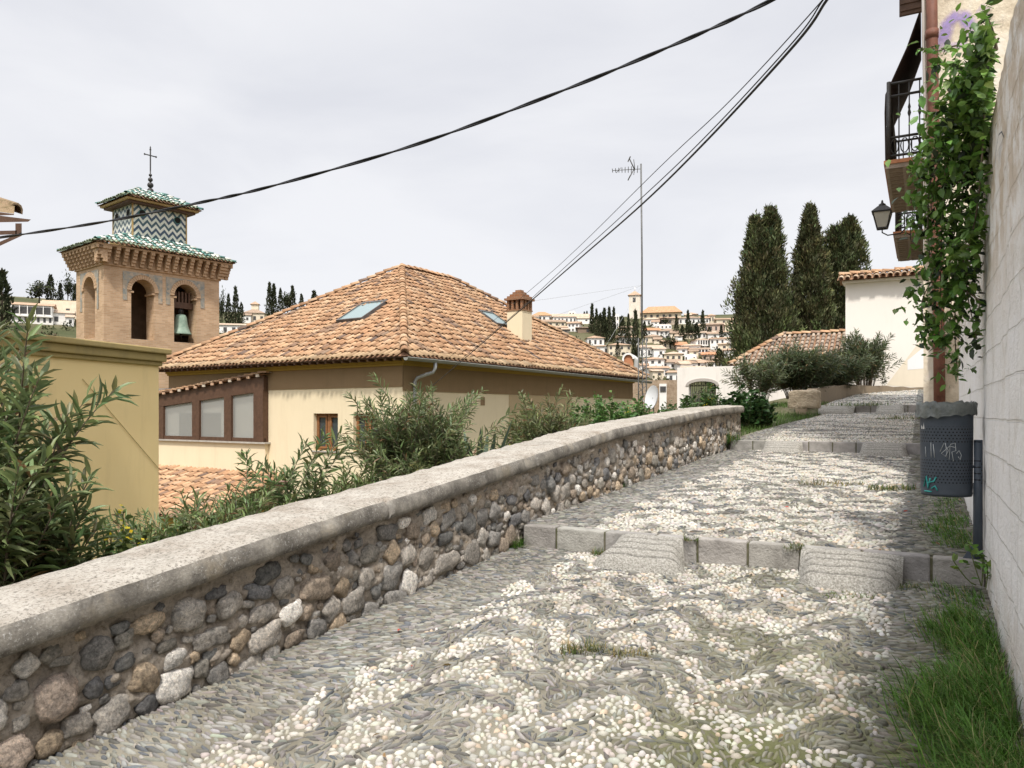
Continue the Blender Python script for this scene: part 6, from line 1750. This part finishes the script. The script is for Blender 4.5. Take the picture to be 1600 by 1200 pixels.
# ================================================================ the town on the hillside
def farmat(name, rough=.9, bump=0, noise=(.8, 1.08), sc=.6):
    t = NT(name); c = t.mix(1, t.ramp(t.noise(sc, 7, rough=.7), [(.3, (noise[0],) * 3), (.7, (noise[1],) * 3)]), t.col(), 'MULTIPLY'); return t.out(c, rough, .15)
MT['farwall'] = farmat('town_plaster')
tt = NT('town_roof'); x, y, z = tt.sep()[:3]
wv = tt.n('ShaderNodeTexWave'); wv.inputs['Scale'].default_value = 1.1; wv.inputs['Distortion'].default_value = 1.5; tt.l(tt.comb(tt.math('ADD', x, y), 0.0, 0.0), wv.inputs['Vector'])
c = tt.mix(1, tt.ramp(tt.noise(1.3, 7, rough=.75), [(.3, (.65, .62, .6)), (.7, (1.2, 1.15, 1.1))]), tt.col(), 'MULTIPLY')
c = tt.mix(.35, c, tt.ramp(wv.outputs['Fac'], [(.2, (.6, .6, .6)), (.8, (1.15, 1.15, 1.15))]), 'MULTIPLY'); tt.bump(wv.outputs['Fac'], .6, .1)
MT['farroof'] = tt.out(c, .9, .1)
MT['farwin'] = simple('town_window', (.05, .05, .052), (.1, .095, .09), 2, .35, 0)
WHITE, CREAM, PINK, STONE, GREY = (.82, .79, .75), (.74, .64, .49), (.56, .43, .35), (.46, .38, .30), (.55, .53, .51)
CLY, RED, BRN, PALE = (.50, .36, .26), (.58, .29, .17), (.38, .29, .22), (.56, .45, .35)

def roof_shape(m, kind, x0, x1, y0, y1, z, h, col, mat=0):
    if kind == 'hip':
        k = min((y1 - y0) / 2, (x1 - x0) / 2 * .98); a, b = (x0 + k, (y0 + y1) / 2, z + h), (x1 - k, (y0 + y1) / 2, z + h)
        m.add([(x0, y0, z), (x1, y0, z), (x1, y1, z), (x0, y1, z), a, b], [(0, 1, 5, 4), (1, 2, 5), (2, 3, 4, 5), (3, 0, 4), (3, 2, 1, 0)], mat, col)
    elif kind == 'gable':
        ym = (y0 + y1) / 2
        m.add([(x0, y0, z), (x1, y0, z), (x1, y1, z), (x0, y1, z), (x0, ym, z + h), (x1, ym, z + h)], [(0, 1, 5, 4), (2, 3, 4, 5), (1, 2, 5), (3, 0, 4), (3, 2, 1, 0)], mat, col)
    elif kind == 'shed':
        m.add([(x0, y0, z), (x1, y0, z), (x1, y1, z), (x0, y1, z), (x1, y1, z + h), (x0, y1, z + h)], [(0, 1, 4, 5), (1, 2, 4), (2, 3, 5, 4), (3, 0, 5), (3, 2, 1, 0)], mat, col)
    else:
        box(m, x0 + .3, x1 - .3, y0 + .3, y1 - .3, z, z + .35, mat, col)

def hill_house(label, px0, px1, yt, yb, rh, kind, wall, roof, yaw=0, cols=3, rows=1, name='hill_house', cat='house', gallery=False, chim=False, far0=80, Y=None):
    pc = (px0 + px1) / 2
    p = drop(pc, yb, far0) if Y is None else at(pc, yb, Y)
    w = (px1 - px0) / F * p.y; H = (yb - yt) / F * p.y; rhm = max(.3, rh / F * p.y); dep = max(5.5, min(10, w * .65))
    t = thing(name, label, cat, p, -math.atan2(p.x, p.y) * .6 + math.radians(yaw), None)
    m = MB(); box(m, -w / 2, w / 2, 0, dep, -5, H, 0, wall); m.build('wall', MT['farwall'], t)
    m = MB(); o = .45 if kind != 'flat' else 0
    roof_shape(m, kind, -w / 2 - o, w / 2 + o, -o, dep + o, H + .01, rhm, roof if kind != 'flat' else wall)
    m.build('roof', MT['farroof'], t)
    if gallery:
        m = MB(); box(m, -w / 2 + .4, w / 2 - .4, -.06, -.01, H * .55, H * .9); m.build('window', MT['farwin'], t)
        m = MB(); 
        for k in range(6): x = -w / 2 + .4 + (w - .8) * k / 5; box(m, x - .12, x + .12, -.5, -.3, H * .45, H * .95, 0, wall)
        box(m, -w / 2, w / 2, -.6, -.02, H * .40, H * .46, 0, wall); m.build('gallery', MT['farwall'], t); rows = min(rows, 1); hz = H * .12
    rr = random.Random(int(px0 * 7 + yb))
    for r in range(rows):
        for c_ in range(cols):
            if rr.random() < .12: continue
            ww = min(1.1, w / cols * .4); hh = min(1.5, H / max(1, rows + (1 if gallery else 0)) * .48)
            x = -w / 2 + w * (c_ + .5) / cols + rr.uniform(-.15, .15) * w / cols
            z = H * (r + .5) / (rows + (1 if gallery else 0)) - hh / 2
            m = MB(); box(m, x - ww / 2, x + ww / 2, -.05, -.01, z, z + hh); m.build('window', MT['farwin'], t)
    if w > 5 and rr.random() < .65 and kind != 'flat':
        aw = w * rr.uniform(.3, .55); ah = H * rr.uniform(.45, .8); ax = rr.choice((-1, 1)) * (w / 2 - aw * rr.uniform(.2, .6)); ad = rr.uniform(1.5, 3.5)
        m = MB(); box(m, ax - aw / 2, ax + aw / 2, -ad, -.02, -5, ah, 0, [WHITE, CREAM, wall][rr.randrange(3)]); an = m.build('annex', MT['farwall'], t)
        m = MB(); roof_shape(m, 'shed', ax - aw / 2 - .3, ax + aw / 2 + .3, -ad - .4, -.03, ah + .01, min(rhm, 1.1), [CLY, BRN, PALE, roof][rr.randrange(4)]); m.build('annex_roof', MT['farroof'], t)
        m = MB(); x = ax + aw * .1; box(m, x - .4, x + .4, -ad - .05, -ad - .01, ah * .3, ah * .7); m.build('window', MT['farwin'], t)
    if chim:
        m = MB(); x = w * .22; box(m, x - .35, x + .35, dep * .4, dep * .4 + .7, H, H + rhm + .9, 0, wall); m.build('chimney', MT['farwall'], t)
    return t

# church on the ridge: tower and nave
def church():
    p = drop(1020, 498); p.y *= 1; s = p.y / F
    t = thing('hill_church', 'pale hilltop church with a square bell tower and a long clay tiled nave', 'church', p, math.radians(-14))
    m = MB(); box(m, -37 * s, -20 * s, 0, 17 * s, -8, 38 * s, 0, (.72, .64, .54)); m.build('tower', MT['farwall'], t)
    m = MB(); x0, x1 = -39 * s, -18 * s; roof_shape(m, 'hip', x0, x1, -2 * s, 19 * s, 38 * s, 8 * s, CLY); tube(m, [(-28.5 * s, 8.5 * s, 45 * s), (-28.5 * s, 8.5 * s, 52 * s)], .12, 5); m.build('tower_roof', MT['farroof'], t)
    for k in (0,):
        m = MB(); box(m, -31 * s, -26.5 * s, -.08, -.01, 27 * s, 34 * s); m.build('window', MT['farwin'], t)
    m = MB(); box(m, -20 * s, 43 * s, 2, 26 * s, -8, 10 * s, 0, (.66, .55, .40)); m.build('nave', MT['farwall'], t)
    m = MB(); roof_shape(m, 'hip', -20 * s + .05, 45 * s, 1, 28 * s, 10 * s, 11 * s, (.52, .33, .2)); m.build('nave_roof', MT['farroof'], t)
    for k in range(6):
        m = MB(); x = (-12 + k * 9.5) * s; box(m, x - .5, x + .5, 1.93, 1.99, 3 * s, 7 * s); m.build('window', MT['farwin'], t)
church()

HH = hill_house
HH('white ridge house with an orange tiled roof just right of the chimney', 832, 863, 493, 502, 7, 'hip', WHITE, (.5, .31, .18), 4, 4)
HH('very long white ridge building with a row of small windows', 864, 921, 495, 505, 7, 'gable', WHITE, PALE, 2, 9)
HH('small flat topped white attic above the long white ridge building', 888, 899, 487, 494, 2, 'flat', WHITE, GREY, 0, 2, Y=345)
HH('stepped brown roofed house below the orange roofed ridge house', 846, 884, 503, 510, 5, 'gable', CREAM, BRN, 10, 4)
HH('white house with two rows of windows under the long ridge building', 886, 905, 505, 519, 4, 'gable', WHITE, CLY, -12, 3, 2)
HH('dark timber fronted house beside the cypress clump', 903, 924, 512, 521, 4, 'shed', (.26, .19, .14), BRN, 8, 2)
HH('dark walled low house at the tiled roof edge, left of the timber fronted one', 862, 886, 512, 522, 4, 'gable', (.2, .18, .16), CLY, 0, 2)
HH('tall narrow white house half hidden behind the cypress clump', 957, 967, 492, 513, 2, 'flat', WHITE, GREY, 0, 2, 2)
HH('low white house directly under the church nave', 1003, 1031, 499, 509, 4, 'hip', WHITE, PALE, -8, 4)
HH('rough stone walled house under the right end of the church', 1034, 1060, 497, 508, 3, 'gable', STONE, CLY, 6, 3)
HH('white house with a bright red roof right of the aerial mast', 1006, 1031, 516, 524, 5, 'gable', WHITE, RED, 4, 4)
HH('broad white house with a grey brown roof beside the red roofed one', 1029, 1056, 517, 529, 5, 'hip', WHITE, BRN, -10, 3, 2)
HH('flat roofed white house between the church and the red roofed house', 1026, 1049, 508, 514, 2, 'flat', WHITE, GREY, 5, 4)
HH('white house with a raised brown attic roof right of the church', 1061, 1094, 497, 507, 4, 'hip', WHITE, BRN, -4, 5)
HH('square brown attic standing above the white house right of the church', 1072, 1090, 491, 498, 4, 'hip', PINK, CLY, 0, 3, Y=335)
HH('small pale lookout tower with a pointed tile roof on the ridge', 1107, 1117, 493, 505, 4, 'hip', CREAM, CLY, 0, 2, 1, name='lookout_tower', cat='tower')
HH('long pinkish house below the pale lookout tower', 1101, 1143, 507, 519, 4, 'gable', PINK, BRN, -6, 6, 1)
HH('long roofed cream house on the ridge beside the broadest tall cypress', 1120, 1150, 499, 507, 3, 'gable', CREAM, CLY, 2, 4)
HH('large white house with a dark open gallery and shallow roof', 1087, 1111, 531, 547, 4, 'hip', WHITE, PALE, 14, 3, 1, gallery=True)
HH('clean white three storey block joined to the gallery house', 1110, 1139, 529, 548, 3, 'gable', WHITE, CLY, -12, 4, 2)
HH('orange roofed pink house left of the gallery house', 1057, 1073, 539, 548, 6, 'gable', PINK, (.55, .29, .17), 6, 2)
HH('grey white house with a wide roof under the orange roofed pink house', 1064, 1094, 540, 553, 4, 'hip', WHITE, PALE, -8, 4, 1)
HH('pale yellow house with shuttered windows left of the mast', 951, 986, 539, 557, 4, 'hip', CREAM, CLY, 8, 4, 2)
HH('low white house sloping roof in front of the pale yellow house', 928, 952, 541, 555, 4, 'shed', WHITE, CLY, -10, 2)
HH('white house with a rough roof right of the round topped dormer', 1000, 1035, 543, 559, 5, 'gable', WHITE, PALE, 5, 4, 1)
HH('white house with three tall windows behind the mast lattice', 1004, 1037, 561, 580, 4, 'hip', WHITE, CLY, -10, 3, 2)
HH('small white house stacked below the three tall windows', 1014, 1046, 575, 590, 4, 'gable', WHITE, CLY, 12, 3)
HH('broad cream house with a pale wide roof in the middle of the town', 1038, 1066, 553, 565, 5, 'hip', CREAM, PALE, -6, 3)
HH('white cottage with brown eaves above the garden wall', 1061, 1091, 567, 582, 6, 'hip', WHITE, (.42, .31, .22), 10, 3)
HH('wide low white house directly above the garden wall', 1066, 1103, 577, 592, 6, 'gable', WHITE, PALE, -4, 3)
HH('white house with a dark porch beside the small cypress', 1094, 1122, 567, 580, 5, 'gable', WHITE, CLY, 8, 3)
HH('flat roofed white house with small square openings mid slope', 1070, 1088, 555, 566, 2, 'flat', WHITE, GREY, -8, 3)
HH('brick coloured house with a red roof above the white porch house', 1098, 1124, 554, 564, 5, 'gable', PINK, RED, -4, 3)
HH('tiny white shed roofed house at the foot of the big cypress', 1121, 1144, 561, 573, 4, 'shed', WHITE, BRN, 12, 2)
HH('small white house with a tiled porch roof right of the stone ruin', 1042, 1064, 582, 600, 5, 'shed', WHITE, CLY, -12, 2)
HH('white house at the left of the mast above the round topped dormer', 968, 997, 527, 541, 4, 'gable', WHITE, CLY, 12, 3, 1)
HH('low tan house between cypresses below the church', 1058, 1084, 522, 530, 4, 'gable', CREAM, PALE, -8, 3)
HH('long white house with dark loggia on the lower slope left of the small cypress', 1078, 1108, 546, 556, 4, 'gable', WHITE, BRN, 2, 4, 1, gallery=True)
HH('white hip roofed house at the right of the town below the long pinkish house', 1118, 1146, 519, 527, 3, 'hip', WHITE, CLY, 0, 3)
HH('white tan roofed house just above the tiled roof edge', 918, 944, 528, 541, 5, 'hip', WHITE, CLY, 6, 3)
HH('grey walled house between the cypress clump and the mast', 968, 992, 512, 524, 4, 'gable', STONE, BRN, -6, 3)
HH('white terrace house with a brown roof under the broad cream house', 1036, 1064, 566, 576, 6, 'gable', WHITE, BRN, 6, 3)
HH('narrow white house with two stacked windows left of the conical cypress', 1104, 1117, 566, 584, 4, 'hip', WHITE, CLY, -6, 1, 2)
HH('white house with an orange hipped roof left of the narrow two window house', 1080, 1104, 583, 598, 6, 'hip', WHITE, (.55, .35, .22), 8, 3)
HH('pale tan house with a flat front over the broad cream house', 1036, 1058, 534, 546, 4, 'gable', CREAM, CLY, 4, 3)
HH('small white house peeping over the white porch house', 1076, 1100, 563, 572, 5, 'hip', WHITE, PALE, 12, 3)
HH('white house with a sloping tan roof right of the clean three storey block', 1132, 1150, 547, 560, 5, 'shed', WHITE, CLY, -8, 2)
HH('low brown roofed house under the clean three storey block', 1112, 1138, 550, 558, 4, 'gable', CREAM, BRN, 4, 3)
HH('square cream house between the long pinkish house and the lookout tower', 1088, 1104, 508, 518, 4, 'hip', CREAM, PALE, 0, 2)
HH('long low white house above the gallery house', 1084, 1118, 520, 529, 4, 'gable', WHITE, PALE, 4, 5)
HH('white cottage on the ridge at the far right of the church', 1094, 1108, 497, 506, 4, 'gable', WHITE, CLY, 0, 2)
HH('brown roofed cream house under the red roofed white house', 1008, 1032, 526, 536, 5, 'hip', CREAM, BRN, -6, 3)
# left of the tower and between tower and roof
HH('long white house with a dark glazed balcony left of the bell tower', 21, 78, 477, 507, 6, 'gable', WHITE, CLY, 6, 7, 1, gallery=True)
HH('plain cream blocky house beside the bell tower', 66, 122, 471, 500, 2, 'flat', CREAM, GREY, -6, 2, 1)
HH('small white gabled house in front of the cream blocky house', 80, 112, 489, 509, 6, 'gable', WHITE, PALE, 8, 2, 1)
t_ = HH('cream villa with a roof turret between the tower and the big roof', 381, 412, 489, 505, 7, 'hip', CREAM, BRN, 0, 3, 1)
m = MB(); box(m, -1.3, 1.3, 3, 5.6, 4.2, 7.6, 0, CREAM); m.build('turret', MT['farwall'], t_); m = MB(); roof_shape(m, 'hip', -1.8, 1.8, 2.5, 6.1, 7.6, 1.3, CLY); m.build('turret_roof', MT['farroof'], t_)
HH('low white house seen at the right edge of the bell tower', 344, 386, 508, 522, 4, 'gable', WHITE, PALE, 0, 3)

# nearer pieces beyond the house: stone ruin, round topped dormer
def ruin():
    Y = 52; o = at(1022, 640, Y); t = thing('stone_ruin', 'rough brown masonry building behind the satellite dish', 'building', o, math.radians(-10))
    m = MB(); s = Y / F; box(m, -34 * s, 36 * s, 0, 4, -4, 46 * s)
    tt = NT('ruin_masonry'); c = tt.ramp(tt.noise(3, 8, rough=.8), [(.3, (.2, .14, .09)), (.5, (.36, .27, .19)), (.7, (.46, .37, .28))]); tt.bump(tt.noise(4, 8, rough=.8), .9, .1); m.build('masonry', tt.out(c, .95, .1), t)
    m = MB(); box(m, 8 * s, 19 * s, -.3, -.02, -4, 40 * s, 0, WHITE); m.build('white_pier', MT['farwall'], t)
    m = MB(); box(m, 9 * s, 18 * s, -.36, -.31, 28 * s, 36 * s); m.build('window', MT['farwin'], t)
    m = MB(); box(m, -10 * s, -2 * s, -.1, -.02, 10 * s, 24 * s); m.build('window', MT['farwin'], t)
ruin()
def dormer():
    Y = 60; o = at(982, 575, Y); t = thing('round_dormer', 'round topped dormer with a brick red face and white rim beyond the roof edge', 'dormer', o, math.radians(-16)); s = Y / F
    m = MB(); n = 16; r = 9.5 * s
    def arc(rr, y): return [(rr * math.cos(PI * k / n), y, 14 * s + rr * math.sin(PI * k / n)) for k in range(n + 1)] + [(-rr, y, -3), (rr, y, -3)]
    m.add(arc(r - .1, 0), [tuple(range(n + 3))]); m.build('face', MT['terracotta'], t)
    m = MB(); A_, B_ = arc(r, -.15), arc(r, 3); C_ = arc(r - .14, -.15); k = n + 3
    m.add(A_ + B_ + C_, [(i, (i + 1) % k, k + (i + 1) % k, k + i) for i in range(k)] + [(i, (i + 1) % k, 2 * k + (i + 1) % k, 2 * k + i) for i in range(k - 1)], 0, WHITE); m.build('rim', MT['farwall'], t)
dormer()

# ---------------------------------------------------------------- far trees
def proto_cypress(seed, n=700, fat=.12):
    global rng; keep = rng; rng = np.random.default_rng(seed)
    h = rng.uniform(0, 1, n) ** .85; a = rng.uniform(0, 2 * PI, n)
    R = fat * np.minimum(1, (1 - h) ** .7 * 1.35) * np.minimum(1, .55 + h * 3) * (.85 + .2 * np.sin(a * 3 + h * 9) + .1 * np.sin(h * 31 + a * 2))
    q = rng.uniform(.3, 1, n) ** .5; P = np.stack([np.cos(a) * R * q, np.sin(a) * R * q, h * .95], 1)
    D = np.stack([np.cos(a) * .3, np.sin(a) * .3, np.ones(n)], 1) + rng.normal(size=(n, 3)) * .25
    m = MB(); L = rng.uniform(.04, .10, n); c = jitter_cols((.045, .052, .026), n, .45, .06)
    add_leaves(m, P, D, L, L * .38, c, DIA_T, DIA_F); tube(m, [(0, 0, -.1), (0, 0, .8)], [.02, .006], 5, 0, (.09, .07, .05)); rng = keep
    return m
def proto_broad(seed, n=700):
    global rng; keep = rng; rng = np.random.default_rng(seed)
    m = MB(); k = 16
    for _ in range(k):
        c = rng.normal(size=3) * np.array((.17, .17, .15)) + np.array((0, 0, .62)); nn = n // k
        tube(m, [(0, 0, .35), tuple(c)], [.014, .006], 4, 0, (.1, .08, .06))
        P = c + rng.normal(size=(nn, 3)) * .11; D = rng.normal(size=(nn, 3)) + np.array((0, 0, .3)); L = rng.uniform(.07, .15, nn)
        add_leaves(m, P, D, L, L * .5, jitter_cols(np.array((.05, .058, .03)) * rng.uniform(.6, 1.4), nn, .3), DIA_T, DIA_F)
    tube(m, [(0, 0, -.1), (.02, 0, .6)], [.035, .015], 5, 0, (.1, .08, .06)); rng = keep
    return m
PC = [proto_cypress(s, 750, f) for s, f in ((1, .10), (2, .13), (3, .16))]; PB = [proto_broad(s) for s in (5, 6)]
MESH = {}
def far_tree(label, px, yt, yb, wpx, kind='c', i=0, group=None, Y=None):
    p = drop(px, yb) if Y is None else at(px, yb, Y); H = (yb - yt) / F * p.y; Wd = wpx / F * p.y
    key = (kind, i)
    nm = 'cypress_tree' if kind == 'c' else 'broad_tree'
    if key not in MESH:
        o = (PC if kind == 'c' else PB)[i].build(nm, MT['needle']); MESH[key] = o; base = o
    else:
        base = MESH[key].copy(); COL.objects.link(base)
    base.location = p; w0 = {'c': (.20, .26, .32), 'b': (.75, .75)}[kind][i]
    base.scale = (Wd / w0, Wd / w0, H); base.rotation_euler = (0, 0, random.uniform(0, 6.28))
    for k_ in list(base.keys()): del base[k_]
    tag(base, label, 'tree', group); return base
T_ = far_tree
G1, G2, G3, G4 = 'cypress clump below the hilltop church', 'cypresses among the town houses', 'trees left of the bell tower', 'cypresses behind the big tiled roof'
for a in [
    ('pointed cypress at the left end of the clump below the church, its tip highest', 925, 474, 522, 9, 'c', 0, G1), ('cypress second from the left in the clump below the church', 932, 482, 530, 10, 'c', 1, G1),
    ('broad brownish cypress in the middle of the clump below the church', 938, 489, 537, 17, 'c', 2, G1), ('tall cypress just right of the broad brownish one in the clump', 944, 481, 536, 11, 'c', 0, G1),
    ('dense tall cypress right of centre in the clump below the church', 952, 479, 536, 12, 'c', 1, G1), ('slim cypress at the right end of the clump below the church', 959, 479, 530, 8, 'c', 0, G1),
    ('wide cypress standing alone between the clump and the church tower', 972, 493, 541, 18, 'c', 2, G1), ('narrow cypress left of the church tower foot', 982, 490, 541, 9, 'c', 1, G1),
    ('tallest cypress in front of the church tower', 993, 484, 558, 14, 'c', 1, G1), ('cypress close behind the aerial mast', 1007, 502, 528, 9, 'c', 1, G1),
    ('small dark cypress low beside the pale yellow house', 965, 534, 557, 10, 'c', 2, G2), ('cypress right of the broad white grey roofed house', 1057, 493, 530, 9, 'c', 1, G2),
    ('tall slim cypress under the raised brown attic', 1075, 484, 530, 8, 'c', 0, G2), ('bushy cypress among the lower right group of the town', 1088, 504, 534, 15, 'c', 2, G2),
    ('thick tall cypress left of the pale lookout tower', 1098, 484, 527, 11, 'c', 2, G2), ('short cypress under the long pinkish house', 1108, 510, 528, 10, 'c', 2, G2),
    ('thin cypress in front of the long pinkish house, right end', 1127, 508, 530, 7, 'c', 0, G2), ('squat conical cypress above the arched garden wall', 1124, 544, 578, 21, 'c', 2, G2),
    ('short cypress left of the tall slim one under the attic', 1066, 508, 532, 10, 'c', 1, G2), ('spindly cypress on the ridge left of the church tower', 917, 484, 494, 4, 'c', 0, G2),
    ('second spindly cypress on the ridge beside the first', 913, 486, 495, 4, 'c', 0, G2),
    ('rounded tree beside the conical cypress at the garden wall', 1108, 586, 600, 18, 'b', 1, G2), ('round olive green tree by the orange roofed pink house', 1048, 529, 545, 24, 'b', 0, G2),
    ('dark round tree in the middle of the cypresses right of the church', 1081, 508, 528, 18, 'b', 0, G2), ('small loose crowned tree under the middle of the church nave', 1040, 497, 510, 18, 'b', 1, G2),
    ('tall dark cypress cut by the left picture edge', 3, 421, 515, 34, 'c', 1, G3), ('broad crowned pine above the white house at the left', 61, 440, 476, 30, 'b', 0, G3),
    ('cypress beside the broad crowned pine', 79, 429, 476, 16, 'c', 1, G3), ('thin cypress over the cream blocky house', 94, 442, 475, 9, 'c', 0, G3), ('open branched conifer next to the bell tower', 106, 434, 475, 18, 'b', 1, G3),
    ('thin dark cypress touching the left edge of the bell tower', 118, 443, 478, 10, 'c', 0, G3),
    ('airy pale conifer right of the bell tower', 346, 462, 512, 14, 'b', 1, G4), ('cypress behind the airy pale conifer', 357, 459, 512, 11, 'c', 1, G4), ('tall pointed cypress left of the turret villa', 368, 447, 512, 13, 'c', 1, G4),
    ('shorter cypress against the turret villa', 377, 472, 508, 12, 'c', 2, G4), ('paired tall cypress left of the second cypress group', 421, 441, 498, 12, 'c', 1, G4), ('tall cypress leaning on the paired one', 428, 443, 498, 11, 'c', 0, G4),
    ('slim cypress in the middle of the group over the roof slope', 438, 450, 495, 10, 'c', 1, G4), ('rounded tree between the slim cypresses over the roof slope', 449, 456, 490, 22, 'b', 0, G4), ('pointed cypress next to the rounded tree over the roof', 457, 443, 488, 12, 'c', 1, G4),
    ('short cypress over the roof slope, second from the right', 471, 452, 485, 11, 'c', 2, G4), ('broad rounded cypress, last over the roof slope towards the ridge', 491, 441, 480, 17, 'c', 2, G4)]:
    T_(*a)

def scrub():
    m = MB(); n = 900
    for _ in range(n):
        px = rng.uniform(-40, 1180); yb = rng.uniform(500, 640); p = drop(px, yb); k = 26; r = rng.uniform(.8, 2.2)
        P = np.array(p) + np.array((0, 0, r * .3)) + rng.normal(size=(k, 3)) * np.array((r, r, r * .5)) * .6; D = rng.normal(size=(k, 3)) + np.array((0, 0, .6)); L = rng.uniform(.5, 1.1, k)
        base = [(.055, .065, .028), (.09, .09, .045), (.13, .11, .07), (.04, .05, .022)][rng.integers(0, 4)]
        add_leaves(m, P, D, L, L * .6, jitter_cols(base, k, .35), DIA_T, DIA_F)
    tag(m.build('hillside_scrub', MT['needle']), kind='stuff')
scrub()
